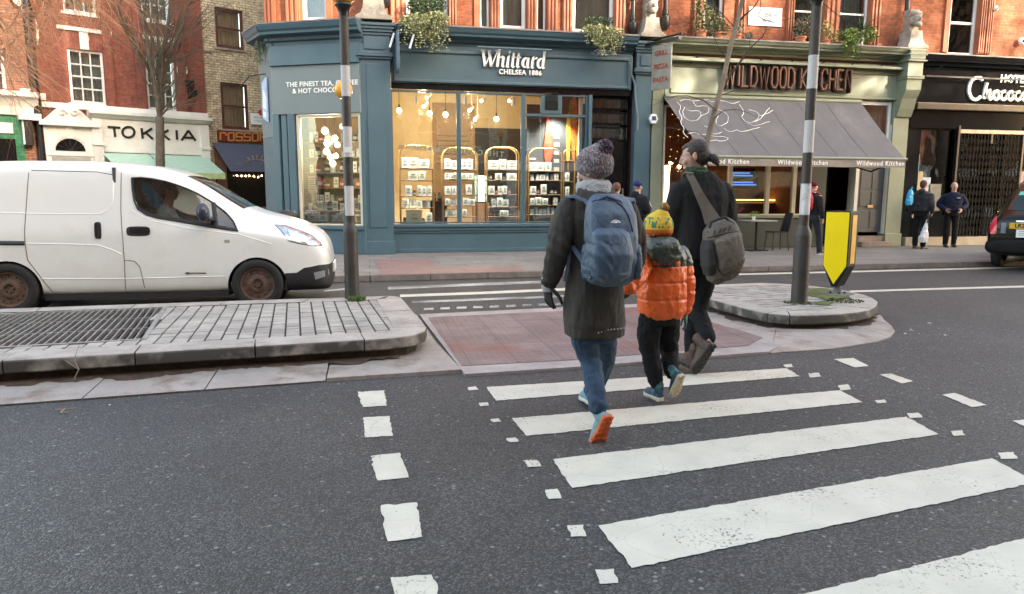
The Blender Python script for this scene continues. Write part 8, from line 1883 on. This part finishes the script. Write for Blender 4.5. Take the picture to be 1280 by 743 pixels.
# ---------------------------------------------------------------- the child
base = Vector((1.95, 4.40, 0)); cd = thing('person', 'child in a yellow bobble hat and orange puffer jacket on the zebra crossing', 'person', base); W = lambda px, py, Y: F(px, py, Y)-base
M_pufo = mat('orange_nylon', (.72,.11,.012), .42, var=.1, scale=4, bump=.12, bscale=60, coat=.1); M_pufg = mat('dark_green_nylon', (.030,.040,.026), .4, var=.15, scale=4, bump=.15, bscale=60, coat=.1); M_jog = cloth('black_joggers', (.010,.010,.011), .85)
hc = W(821.5,288,4.40); mb = MB(); T = head_mesh(mb, hc, R(180)+R(40), .93, R(4)); nk = W(824,303,4.41); capsule(mb, [hc+Vector((0,0,-.04)), nk], [.045,.048])
torso(mb, [(nk, .045,.045,0), (W(826,318,4.41), .10,.07,0), (W(826,350,4.41), .10,.08,0), (W(824,392,4.41), .10,.08,0)])
cl_, cr_ = [W(806,320,4.40), W(800,342,4.36), W(788,358,4.18)], [W(852,322,4.42), W(858,358,4.42), W(856,392,4.45)]
capsule(mb, cl_, [.034,.03,.022]); capsule(mb, cr_, [.034,.03,.022])
h1, k1, a1_ = W(814,395,4.40), W(812,440,4.42), W(820,480,4.38); h2, k2, a2_ = W(835,395,4.42), W(836,438,4.50), W(841,468,4.32)
capsule(mb, [h1,k1,a1_], [.055,.038,.02]); capsule(mb, [h2,k2,a2_], [.055,.038,.02]); hand(mb, W(787,358,4.18), (-.4,.1,-.3), (0,-.2,1), .72, .4, 1); soft('body', mb, M_skinp, cd, .005, 3); face_bits(T, cd)
zq = lambda py: W(826, py, 4.41).z
mb = MB(); torso(mb, [(W(827,397,4.41), .135,.105,0), (W(827,388,4.41), .158,.120,0), (W(827,370,4.41), .162,.125,0), (W(828,350,4.41), .158,.122,0), (W(829,335,4.41), .150,.115,0), (W(829,322,4.41), .140,.105,0)], p=2.5)
ch_l = [z for z in (zq(393), zq(373), zq(352), zq(331))]
def puff(co, n_):
    z = co.z; v = folds(.005, (16,16,12), 2)(co, n_)
    g = min(abs(z-q) for q in ch_l[1:]); v += -.008*math.exp(-(g/.008)**2)+.002
    v += .003*math.sin(co.x*90+co.z*30)*math.exp(-(g/.03)**2); return v
jk = soft('jacket', mb, M_pufo, cd, .006, 4, puff)
mb = MB(); torso(mb, [(W(829,333,4.41), .148,.112,0), (W(829,322,4.41), .152,.112,0), (W(829,312,4.41), .135,.10,0), (W(827,304,4.41), .09,.08,0)], p=2.4); capsule(mb, [W(808,318,4.41), W(804,328,4.39)], [.062,.060]); capsule(mb, [W(850,318,4.42), W(855,330,4.42)], [.062,.060]); soft('yoke', mb, M_pufg, jk, .006, 4, folds(.006, (18,18,14), 6))
mb = MB(); torso(mb, [(W(832,330,4.27), .06,.03,0), (W(832,322,4.27), .10,.05,0), (W(830,310,4.28), .118,.075,0), (W(828,301,4.31), .105,.085,0), (W(825,296,4.35), .075,.07,0)], p=2.1); soft('hood', mb, M_pufg, jk, .006, 4, folds(.008, (12,12,16), 1))
def sleeve(pts, rad, nm, axis):
    mb = MB(); capsule(mb, pts, rad); a, b = Vector(pts[0]), Vector(pts[-1]); dd = (b-a).normalized()
    def d(co, n_):
        t = (co-a).dot(dd); return folds(.006, (18,18,14), axis)(co, n_)-.005*math.exp(-(((t*9) % 1-.5)/.10)**2)+.001
    return soft(nm, mb, M_pufo, jk, .0055, 3, d)
sleeve([W(805,330,4.36), W(799,342,4.27), W(793,352,4.20), W(787,360,4.17)], [.062,.060,.054,.044], 'sleeve', 3); sleeve([W(855,333,4.42), W(858,352,4.42), W(858,372,4.43), W(856,386,4.44)], [.058,.056,.052,.044], 'sleeve', 8)
mb = MB(); mb.tube([W(786,361,4.178), W(784,363,4.176)], .03, 10); mb.build('cuff', mat('maroon_cuff', (.12,.02,.02), .8), jk)
mb = MB(); hand(mb, W(856,392,4.44), (.15,.0,-1), (1,-.4,0), .82, .3, -1); soft('glove', mb, mat('green_glove', (.10,.20,.15), .8, var=.6, scale=30, bump=.3, bscale=150), cd, .0045, 2)
mb = MB(); torso(mb, [(W(825,405,4.41), .115,.10,0), (W(826,392,4.41), .125,.105,0), (W(826,380,4.41), .11,.09,0)]); capsule(mb, [h1, W(811,420,4.41), k1, W(818,468,4.39), W(820,478,4.385)], [.082,.078,.066,.056,.046]); capsule(mb, [h2, W(835,418,4.46), k2, W(838,456,4.42), W(840,466,4.36)], [.082,.078,.064,.056,.045])
soft('joggers', mb, M_jog, cd, .006, 4, folds(.006, (14,14,14), 7))
mb = MB(); T2 = T @ Matrix.Translation((0,.012,.035)) @ Matrix.Rotation(R(-12), 4, 'X'); T23 = T2.to_3x3(); mb.ball(T2 @ Vector((0,0,.0)), .106, 20, (.92,1.04,.92), T23); mb.ball(T2 @ Vector((0,0,-.03)), .104, 20, (.94,1.08,.6), T23); mb.ball(T2 @ Vector((0,.01,.07)), .06, 14, (1,1,.8), T23)
def tcol():
    m, t, b, N, L = newmat('yellow_green_knit'); tc = N('ShaderNodeTexCoord'); sx = N('ShaderNodeSeparateXYZ'); L(tc.outputs['Object'], sx.inputs[0]); mp = N('ShaderNodeMapping'); mp.inputs['Scale'].default_value = (1,1,.4); L(tc.outputs['Object'], mp.inputs[0])
    n = N('ShaderNodeTexNoise'); n.inputs['Scale'].default_value = 62; n.inputs['Detail'].default_value = 0; L(mp.outputs[0], n.inputs['Vector'])
    z0 = hc.z+.012; g = N('ShaderNodeMath'); g.operation = 'GREATER_THAN'; g.inputs[1].default_value = .53; L(n.outputs['Fac'], g.inputs[0])
    z1 = N('ShaderNodeMath'); z1.operation = 'GREATER_THAN'; z1.inputs[1].default_value = z0+.006; L(sx.outputs[2], z1.inputs[0]); z2 = N('ShaderNodeMath'); z2.operation = 'LESS_THAN'; z2.inputs[1].default_value = z0+.075; L(sx.outputs[2], z2.inputs[0])
    a = N('ShaderNodeMath'); a.operation = 'MULTIPLY'; L(z1.outputs[0], a.inputs[0]); L(z2.outputs[0], a.inputs[1]); a2 = N('ShaderNodeMath'); a2.operation = 'MULTIPLY'; L(a.outputs[0], a2.inputs[0]); L(g.outputs[0], a2.inputs[1])
    m1 = N('ShaderNodeMix'); m1.data_type = 'RGBA'; L(a2.outputs[0], m1.inputs[0]); m1.inputs[6].default_value = (.68,.42,.035,1); m1.inputs[7].default_value = (.06,.24,.13,1)
    z3 = N('ShaderNodeMath'); z3.operation = 'LESS_THAN'; z3.inputs[1].default_value = z0-.005; L(sx.outputs[2], z3.inputs[0]); m2 = N('ShaderNodeMix'); m2.data_type = 'RGBA'; L(z3.outputs[0], m2.inputs[0]); L(m1.outputs[2], m2.inputs[6]); m2.inputs[7].default_value = (.62,.13,.02,1)
    L(m2.outputs[2], b.inputs['Base Color']); b.inputs['Roughness'].default_value = .9
    v = N('ShaderNodeTexVoronoi'); v.inputs['Scale'].default_value = 170; L(mp.outputs[0], v.inputs['Vector']); bpn = N('ShaderNodeBump'); bpn.invert = True; bpn.inputs['Strength'].default_value = .8; bpn.inputs['Distance'].default_value = .004; L(v.outputs['Distance'], bpn.inputs['Height']); L(bpn.outputs[0], b.inputs['Normal']); return m
hat = soft('bobble_hat', mb, tcol(), cd, .006, 6)
mb = MB(); pc_ = W(830.5,259.5,4.37); r_ = random.Random(5)
for k in range(170): d = Vector((r_.gauss(0,1), r_.gauss(0,1), r_.gauss(0,1))).normalized(); mb.tube([pc_+d*.012, pc_+d*r_.uniform(.029,.035)], [.005,.004], 4)
mb.ball(pc_, .026, 10); mb.build('pompom', ribs('kid_pompom', (.55,.14,.03), (.62,.38,.04), (.08,.22,.12), 130), hat, smooth=180)
M_kt = mat('teal_navy_mesh', (.02,.05,.085), .6, var=.5, scale=30, stain=(.06,.28,.24), stain_amt=1, stain_scale=14); M_gum = mat('gum_sole', (.50,.42,.30), .65, var=.2, scale=16, stain=(.2,.16,.12), stain_amt=.6, stain_scale=14)
shoe(cd, W(826,501,4.33)+Vector((0,0,.0)), W(808,492,4.52), Vector((0,0,1)), M_kt, mat('cream_sole', (.60,.54,.44), .6), L=.19, w=.042, hgt=.075, lace=mat('teal_lace', (.10,.35,.32), .7))
shoe(cd, W(853,470,4.25), W(840,503,4.36), Vector((-.35,1.0,.25)), M_kt, M_gum, L=.185, w=.040, hgt=.07)

# ---------------------------------------------------------------- the man with the shoulder bag
base = Vector((2.60, 5.22, 0)); mn = thing('person', 'person with dark tied-back hair, black coat and brown boots stepping off the zebra', 'person', base); W = lambda px, py, Y: F(px, py, Y)-base
M_bco = cloth('black_wool_coat', (.016,.015,.016), .85, 350, .3, .2); M_btr = cloth('black_trousers', (.009,.009,.010), .85, 350, .25, .1)
hc = W(868,195,5.20); mb = MB(); T = head_mesh(mb, hc, R(180)+R(58), 1.06, R(14)); nk = W(876,221,5.22); capsule(mb, [hc+Vector((.02,.0,-.05)), nk], [.058,.062]); yw = R(6)
torso(mb, [(nk, .06,.06,yw), (W(877,238,5.2), .17,.10,yw), (W(877,290,5.2), .15,.10,yw), (W(874,318,5.2), .14,.10,yw)])
L1 = [W(842,238,5.2), W(838,282,5.25), W(842,318,5.35)]; R1 = [W(911,238,5.2), W(916,285,5.2), W(908,322,5.3)]; capsule(mb, L1, [.03,.035,.03]); capsule(mb, R1, [.03,.035,.03])
hL, kL, aL2 = W(866,330,5.22), W(866,385,5.35), W(866,440,5.22); hR, kR, aR2 = W(884,330,5.2), W(872,388,5.24), W(886,426,4.98)
capsule(mb, [hL,kL,aL2], [.07,.045,.025]); capsule(mb, [hR,kR,aR2], [.07,.045,.025]); hand(mb, L1[2], (0,.1,-1), (-1,-.2,0), 1.05, .4, -1); hand(mb, R1[2], (0,.1,-1), (1,-.2,0), 1.05, .4, 1); soft('body', mb, M_skin, mn, .0065, 3); face_bits(T, mn)
mb = MB(); torso(mb, [(W(873,323,5.2), .19,.15,yw), (W(874,300,5.2), .195,.155,yw), (W(876,270,5.2), .207,.155,yw), (W(877,245,5.2), .225,.145,yw), (W(877,232,5.2), .20,.12,yw), (W(876,222,5.2), .13,.105,yw), (W(874,215,5.2), .085,.085,yw)], p=2.5)
capsule(mb, [W(850,240,5.2), W(844,262,5.2), W(842,285,5.24), W(844,312,5.33)], [.085,.078,.07,.058]); capsule(mb, [W(903,240,5.2), W(909,262,5.2), W(911,288,5.2), W(906,316,5.28)], [.085,.080,.072,.058])
soft('coat', mb, M_bco, mn, .009, 5, folds(.006, (9,9,5), 12))
mb = MB(); torso(mb, [(W(872,222,5.2), .088,.086,yw), (W(871,215,5.19), .09,.09,yw), (W(869,209,5.19), .075,.078,yw)], p=2.1); soft('scarf', mb, cloth('green_scarf', (.05,.085,.055), .9, 120, .7, .3, var=.5, scale=22), mn, .007, 3, folds(.006, (25,25,40)))
mb = MB(); torso(mb, [(W(875,330,5.21), .155,.125,yw), (W(874,312,5.21), .16,.125,yw)]); capsule(mb, [hL, W(866,358,5.28), kL, W(866,420,5.28), W(866,441,5.22)], [.098,.09,.075,.066,.066]); capsule(mb, [hR, W(878,358,5.24), kR, W(880,410,5.11), W(884,422,5.02)], [.098,.09,.077,.066,.064])
soft('trousers', mb, M_btr, mn, .008, 4, folds(.007, (11,11,10), 15))
# hair: cropped round the crown and tied in a low tail
def hairf(co, n_): return .002*math.sin(co.x*260+co.z*200)+.003*noise.noise(co*55)
M_hair = mat('dark_brown_hair', (.028,.016,.010), .42, var=.4, scale=25, bump=.5, bscale=160)
T3 = T.to_3x3(); mb = MB(); mb.ball(T @ Vector((0,.026,.034)), .088, 18, (.95,1.03,.95), T3); mb.ball(T @ Vector((0,.05,-.01)), .078, 16, (.98,.86,1.0), T3); mb.ball(T @ Vector((0,-.02,.072)), .05, 12, (1.1,1.2,.6), T3); hr = soft('hair', mb, M_hair, mn, .0055, 3, hairf)
mb = MB(); capsule(mb, [T @ Vector((0,.105,-.035)), T @ Vector((0,.125,-.05)), T @ Vector((.0,.14,-.072)), T @ Vector((.0,.148,-.10))], [.026,.036,.032,.016]); soft('hair_tail', mb, M_hair, mn, .005, 2, hairf); mb = MB(); mb.tube([T @ Vector((0,.100,-.030)), T @ Vector((0,.112,-.038))], .028, 10); mb.build('hair_band', M_plb, hr)
M_lea = mat('brown_leather', (.065,.035,.022), .55, var=.3, scale=10, bump=.4, bscale=60); M_lug = mat('dark_lug_sole', (.020,.017,.012), .8, var=.3, bump=.5, bscale=60)
shoe(mn, W(871,462,5.05)+Vector((0,0,.0)), W(846,450,5.33), Vector((0,0,1)), M_lea, M_lug, L=.29, w=.055, hgt=.10, high=.03)
shoe(mn, W(893,432,4.92), W(869,467,5.02), Vector((-.5,1.0,.35)), M_lea, M_lug, L=.285, w=.058, hgt=.095, high=.02)
bg = thing('shoulder_bag', 'grey brown canvas sling bag hanging on the back of the black coat', 'bag', F(907,312,4.98)); B_ = lambda px, py, Y: F(px, py, Y)-bg.location
M_cnv = mat('taupe_bag_canvas', (.135,.112,.088), .75, var=.2, scale=6, bump=.4, bscale=220, stain=(.06,.05,.045), stain_amt=.5, stain_scale=5); M_dkc = mat('dark_bag_canvas', (.025,.023,.022), .8)
def tilted(mb, secs, tl, p=3):
    rg = []
    for c, a, b in secs:
        c = Vector(c); ex_ = Vector((math.cos(tl), 0, math.sin(tl))); ey_ = Vector((0,1,0)); row = []
        for k in range(20): t = 2*math.pi*k/20; ct_2, st_ = math.cos(t), math.sin(t); row.append(c+ex_*a*math.copysign(abs(ct_2)**(2/p), ct_2)+ey_*b*math.copysign(abs(st_)**(2/p), st_))
        rg.append(row)
    mb.rings(rg)
tl = R(20)
mb = MB(); tilted(mb, [(B_(907,350,4.99), .10,.05), (B_(906,343,4.98), .14,.085), (B_(905,322,4.97), .158,.10), (B_(902,300,4.97), .150,.10), (B_(899,284,4.98), .125,.085), (B_(897,276,5.0), .08,.05)], tl); mbag = soft('bag_body', mb, M_cnv, bg, .007, 4, folds(.006, (12,12,10), 4)); bvg = bvh_of(mbag.data)
mb = MB(); tilted(mb, [(B_(915,338,4.90), .085,.04), (B_(914,330,4.89), .11,.05), (B_(911,312,4.885), .11,.05), (B_(908,298,4.89), .10,.045), (B_(906,292,4.91), .08,.025)], tl); soft('front_pocket', mb, M_cnv, bg, .006, 4, folds(.005, (14,14,12), 6))
mb = MB(); tilted(mb, [(B_(887,343,4.96), .035,.06), (B_(886,330,4.95), .048,.085), (B_(884,310,4.95), .04,.08), (B_(883,300,4.96), .025,.06)], tl); soft('side_pocket', mb, M_dkc, bg, .007, 4)
u4 = lambda px, py: (lambda q: (q.x, q.z))(B_(px, py, 4.87))
for pts in ([(884,300),(895,296),(912,291),(925,290)], [(883,285),(886,277),(897,272),(912,272),(921,280)], [(893,300),(896,320),(900,338),(907,345)]): seam(bvg, [u4(*p) for p in pts], fr, (0,1,0), .001, .005, step=.015).build('zip', M_dkc, bg)
for k in range(5): seam(bvg, [u4(888+k*6, 295-k*1.7), u4(891+k*6, 290-k*1.7)], fr, (0,1,0), .003, .004, step=.01).build('webbing_loop', M_dkc, bg)
mb = MB(); mb.tube([B_(887,285,4.90), B_(889,278,4.89), B_(898,274,4.89), B_(907,272,4.89), B_(910,275,4.90)], .010, 8); mb.build('grab_handle', M_dkc, bg)
strapm([B_(861,217,5.05), B_(862,216,5.12), B_(858,218,5.2), B_(856,228,5.3)], [.03,.03,.028,.025], 'sling_strap', M_cnv, .008, bg, (0,-.3,1))
strapm([B_(861,217,5.06), B_(866,226,5.03), B_(874,243,5.0), B_(883,260,4.99), B_(891,277,4.97)], [.026,.028,.034,.045,.065], 'sling_strap', M_cnv, .010, bg)

# ---------------------------------------------------------------- smaller figures across the road
def figure(label, loc, face, H, top, bottom, hair=None, hat=None, skin=M_skin, pose='stand', bulk=1.0, shoes=None, stride=0.0, arms='down', hood=False, vox=.014, jlen=.50):
    k = H/1.75; t = thing('person', label, 'person', loc, face+math.pi)       # built facing local -y
    V = lambda x, y, z: Vector((x, y, z))*k
    mb = MB(); hc = V(0,-.01,1.625); T = head_mesh(mb, hc, 0, k); capsule(mb, [hc-V(0,0,.05), V(0,0,1.45)], [.055*k,.06*k]); torso(mb, [(V(0,0,1.46),.07*k,.06*k,0),(V(0,0,1.36),.16*k,.1*k,0),(V(0,0,1.0),.13*k,.1*k,0),(V(0,0,.88),.15*k,.11*k,0)])
    if arms == 'down': AL = [V(-.2,0,1.38),V(-.25,.02,1.12),V(-.25,-.06,.88)]; AR = [V(.2,0,1.38),V(.25,.02,1.12),V(.25,-.06,.88)]
    elif arms == 'pockets': AL = [V(-.2,0,1.38),V(-.31,.05,1.14),V(-.19,-.12,1.0)]; AR = [V(.2,0,1.38),V(.31,.05,1.14),V(.19,-.12,1.0)]
    elif arms == 'phone': AL = [V(-.2,0,1.38),V(-.24,-.03,1.12),V(-.1,-.28,1.18)]; AR = [V(.2,0,1.38),V(.24,0,1.12),V(.06,-.27,1.16)]
    else: AL = [V(-.2,0,1.38),V(-.25,.03,1.12),V(-.2,-.12,.93)]; AR = [V(.2,0,1.38),V(.25,.05,1.13),V(.25,-.04,.9)]
    s_ = stride; LL = [V(-.09,0,.9),V(-.10,-.5*s_-.02,.5),V(-.10,-s_*.8,.09)]; LR = [V(.09,0,.9),V(.10,.0,.5),V(.10,s_,.10+.06*(s_ > 0))]
    for q in (AL, AR): capsule(mb, q, [.045*k,.038*k,.028*k]); hand(mb, q[2], (q[2]-q[1]), (-1 if q is AL else 1, -.2, 0), k, .4, -1 if q is AL else 1)
    for q in (LL, LR): capsule(mb, q, [.07*k,.05*k,.04*k])
    soft('body', mb, skin, t, vox*.6, 2); face_bits(T, t)
    b = bulk; mb = MB(); torso(mb, [(V(0,0,.97-(jlen-.5)),.185*b*k,.13*b*k,0),(V(0,0,1.08),.18*b*k,.125*b*k,0),(V(0,0,1.28),.20*b*k,.125*b*k,0),(V(0,0,1.40),.18*b*k,.11*b*k,0),(V(0,0,1.47),.09*k,.085*k,0)], p=2.5)
    for q in (AL, AR): capsule(mb, [q[0]*.97, q[1], q[2]+(q[1]-q[2])*.12], [.078*b*k,.066*b*k,.052*b*k])
    if hood: mb.ball(V(0,.07,1.46), .1*k, 12, (1,.8,.7))
    soft('jacket', mb, top, t, vox, 3, folds(.007, (10,10,8), H))
    mb = MB(); torso(mb, [(V(0,0,.84),.155*k,.12*k,0),(V(0,0,1.0),.16*k,.12*k,0)])
    for q in (LL, LR): capsule(mb, [q[0],q[1],q[2]], [.095*k,.075*k,.062*k])
    soft('trousers', mb, bottom, t, vox, 3, folds(.007, (10,10,9), H+3))
    for q in (LL, LR): f_ = q[2]; lift = max(0, f_.z-.1*k); shoe(t, f_+V(0,.06,-.09), f_+V(0,-.21,-.09-(lift*.6)), Vector((0,0,1)), shoes or M_plb, M_ws if shoes else M_lug, L=.28*k, treads=False)
    if hat: mb = MB(); mb.ball(T @ Vector((0,.012,.05)), .1, 14, (.93,1.08,.85), T.to_3x3()); soft('beanie', mb, hat, t, vox*.6, 2)
    elif hair:
        mb = MB(); mb.ball(T @ Vector((0,.025,.04)), .09, 14, (.98,1.05,.95), T.to_3x3()); mb.ball(T @ Vector((0,.055,.0)), .075, 12, (1,.9,1.1), T.to_3x3()); soft('hair', mb, hair, t, vox*.6, 2)
    return t
g1 = Vector((G(1150,308,.105).x, 16.05, .105)); 
f1 = figure('person in a dark grey hooded jacket standing by the black shop window posters', (F(1149,300,15.6).x,15.6,.105), R(-68), 1.74, cloth('charcoal_jacket', (.035,.035,.038)), M_btr, hair=mat('mid_brown_hair', (.07,.035,.02), .6), arms='fwd', hood=True, bulk=1.1)
f2 = figure('bald person in a navy jacket facing the road by the lattice gate', (F(1187,300,15.95).x,15.95,.105), R(150), 1.72, cloth('navy_jacket', (.012,.014,.035)), M_btr, arms='pockets', bulk=1.12)
mb = MB(); mb.box(.05,.13,-.155,-.145,1.28,1.30); mb.build('chest_badge', mat('badge_pale', (.5,.5,.6), .5), f2)
f3 = figure('person in a burgundy beanie and black coat walking past the restaurant door', (F(1012,318,14.4).x,14.4,.105), R(-72), 1.66, cloth('black_coat2', (.018,.018,.019)), cloth('dark_jeans', (.03,.032,.04)), hat=cloth('burgundy_knit', (.12,.01,.025), .9, 120, .6), stride=.26, shoes=M_plb)
f4 = figure('person in a navy beanie and black puffer coat by the tea shop door', (F(795,320,13.4).x,13.4,.105), R(-60), 1.62, cloth('black_puffer', (.013,.013,.016)), M_btr, hat=cloth('navy_knit', (.02,.03,.12), .9, 120, .6), arms='phone', bulk=1.2, hood=True)
f5 = figure('person with reddish brown hair, mostly hidden behind the blue backpack', (F(769,320,12.9).x,12.9,.105), R(-40), 1.58, cloth('mid_grey_coat', (.09,.09,.10)), M_btr, hair=mat('auburn_hair', (.12,.04,.022), .6), bulk=1.1, hood=True)
ph = thing('phone', 'pale phone held up by the person in the navy beanie', 'phone', f4.matrix_basis @ Vector((-.02,-.36,1.15))); mb = MB(); mb.box(-.035,.035,-.005,.005,-.07,.07); mb.build('casing', M_wl, ph, bev=.004); ph.rotation_euler = (R(-35), 0, R(120))
rk = thing('rucksack', 'bright red rucksack on the back of the person in the burgundy beanie', 'rucksack', f3.matrix_basis @ Vector((0,.20,1.25)), f3.rotation_euler.z)
mb = MB(); torso(mb, [((0,0,-.24),.12,.06,0),((0,.01,-.18),.15,.085,0),((0,.01,.05),.145,.08,0),((0,0,.2),.08,.045,0)], p=2.6); soft('main_bag', mb, cloth('red_nylon', (.42,.012,.03), .5), rk, .01, 4, folds(.006)); 
for sx in (-.1, .1): mb = MB(); mb.tube([(sx,-.02,.15),(sx*1.1,-.12,.2),(sx*1.1,-.28,.12),(sx*1.2,-.32,-.1)], .018, 6); mb.build('shoulder_strap', MATS['red_nylon'], rk)
bb2 = thing('carrier_bag', 'bright blue bag slung over the shoulder of the dark grey hooded jacket', 'bag', F(1136.5,247,15.45)); mb = MB(); torso(mb, [((0,0,-.19),.07,.05,0),((.01,0,-.12),.09,.06,0),((.02,0,.08),.075,.05,0),((.03,0,.19),.04,.03,0)], p=2.8); soft('bag', mb, mat('cyan_plastic', (.03,.36,.62), .4), bb2, .01, 2, folds(.008, (16,16,12))); mb = MB(); mb.tube([(.03,0,.18),(.06,0,.26),(.12,.05,.22)], .012, 6); mb.build('strap', MATS['cyan_plastic'], bb2)
wb = thing('carrier_bag', 'thin white plastic carrier bag hanging below the dark grey hooded jacket', 'bag', F(1156,290,15.35)); mb = MB(); torso(mb, [((-.03,0,-.26),.10,.05,0),((-.02,0,-.14),.12,.07,0),((0,0,.05),.07,.05,0),((.02,0,.22),.02,.02,0)], p=2.4); soft('bag', mb, mat('white_plastic', (.6,.6,.62), .35), wb, .009, 2, folds(.012, (18,18,9))); mb = MB(); mb.tube([(.0,0,.2),(.03,0,.30)], .01, 5); mb.build('handle', MATS['white_plastic'], wb)
# driver
dv = thing('person', 'driver in a beige jacket at the wheel of the white van', 'person', (vx0+1.62*k_, VY-.38, .55)); mb = MB(); hc = Vector((.06,0,.92)); T = head_mesh(mb, hc, R(90), 1.0); capsule(mb, [hc-Vector((0,0,.05)), (.02,0,.72)], [.055,.06]); torso(mb, [((0,0,.72),.07,.06,R(90)),((0,0,.6),.15,.1,R(90)),((.02,0,.2),.13,.1,R(90)),((.05,0,.08),.15,.12,R(90))])
for sy in (-1, 1): capsule(mb, [(0,sy*.17,.62),(.16,sy*.22,.42),(.46,sy*.13,.50)], [.045,.04,.03]); hand(mb, (.46,sy*.13,.5), (1,0,.4), (0,sy,.4), 1, .7, sy); capsule(mb, [(.05,sy*.1,.1),(.5,sy*.12,.15),(.62,sy*.12,-.25)], [.08,.06,.045])
soft('body', mb, M_skin, dv, .01, 2); face_bits(T, dv); mb = MB(); torso(mb, [((0.03,0,.1),.18,.14,R(90)),((0,0,.4),.18,.14,R(90)),((0,0,.6),.19,.12,R(90)),((0,0,.7),.1,.09,R(90))])
for sy in (-1, 1): capsule(mb, [(0,sy*.18,.6),(.15,sy*.23,.42),(.4,sy*.15,.48)], [.08,.07,.055])
soft('jacket', mb, cloth('beige_jacket', (.36,.34,.26)), dv, .012, 3, folds(.007)); mb = MB(); torso(mb, [((.04,0,.05),.17,.15,0),((.05,0,.16),.17,.15,0)]); [capsule(mb, [(.05,sy*.1,.1),(.5,sy*.12,.15),(.6,sy*.12,-.2)], [.1,.08,.06]) for sy in (-1,1)]; soft('trousers', mb, M_btr, dv, .014, 2); mb = MB(); mb.ball(hc+Vector((-.02,0,.04)), .095, 12, (1.08,.95,.9)); soft('hair', mb, mat('mid_brown_hair', (.07,.035,.02), .6), dv, .01, 2)
# covered motor scooter in the side street
p_ = F(328,266,14.3); sc2 = thing('covered_scooter', 'motor scooter under a lumpy black cover parked beyond the van bonnet', 'scooter', (p_.x,14.3,0), R(10))
mb = MB(); torso(mb, [((0,0,.2),.85,.28,0),((0,0,.6),.82,.27,0),((.05,0,.9),.55,.22,0),((.05,0,1.02),.3,.15,0)], p=2.6); mb.ball((.45,0,1.02), .2, 12, (1.3,1.1,.6)); mb.ball((-.25,0,.98), .24, 12, (1.4,1,.7)); soft('cover', mb, mat('black_cover', (.010,.011,.018), .5, bump=.2, bscale=30), sc2, .02, 4, folds(.02, (5,5,6)))
for dx in (-.62, .62): mb = MB(); mb.lathe([(.12,-.05),(.24,-.05),(.25,0),(.24,.05),(.12,.05)], (0,0,0), 20, T=Matrix.Translation((dx,0,.25)) @ Matrix.Rotation(R(90),4,'X')); mb.build('wheel', M_rub, sc2)
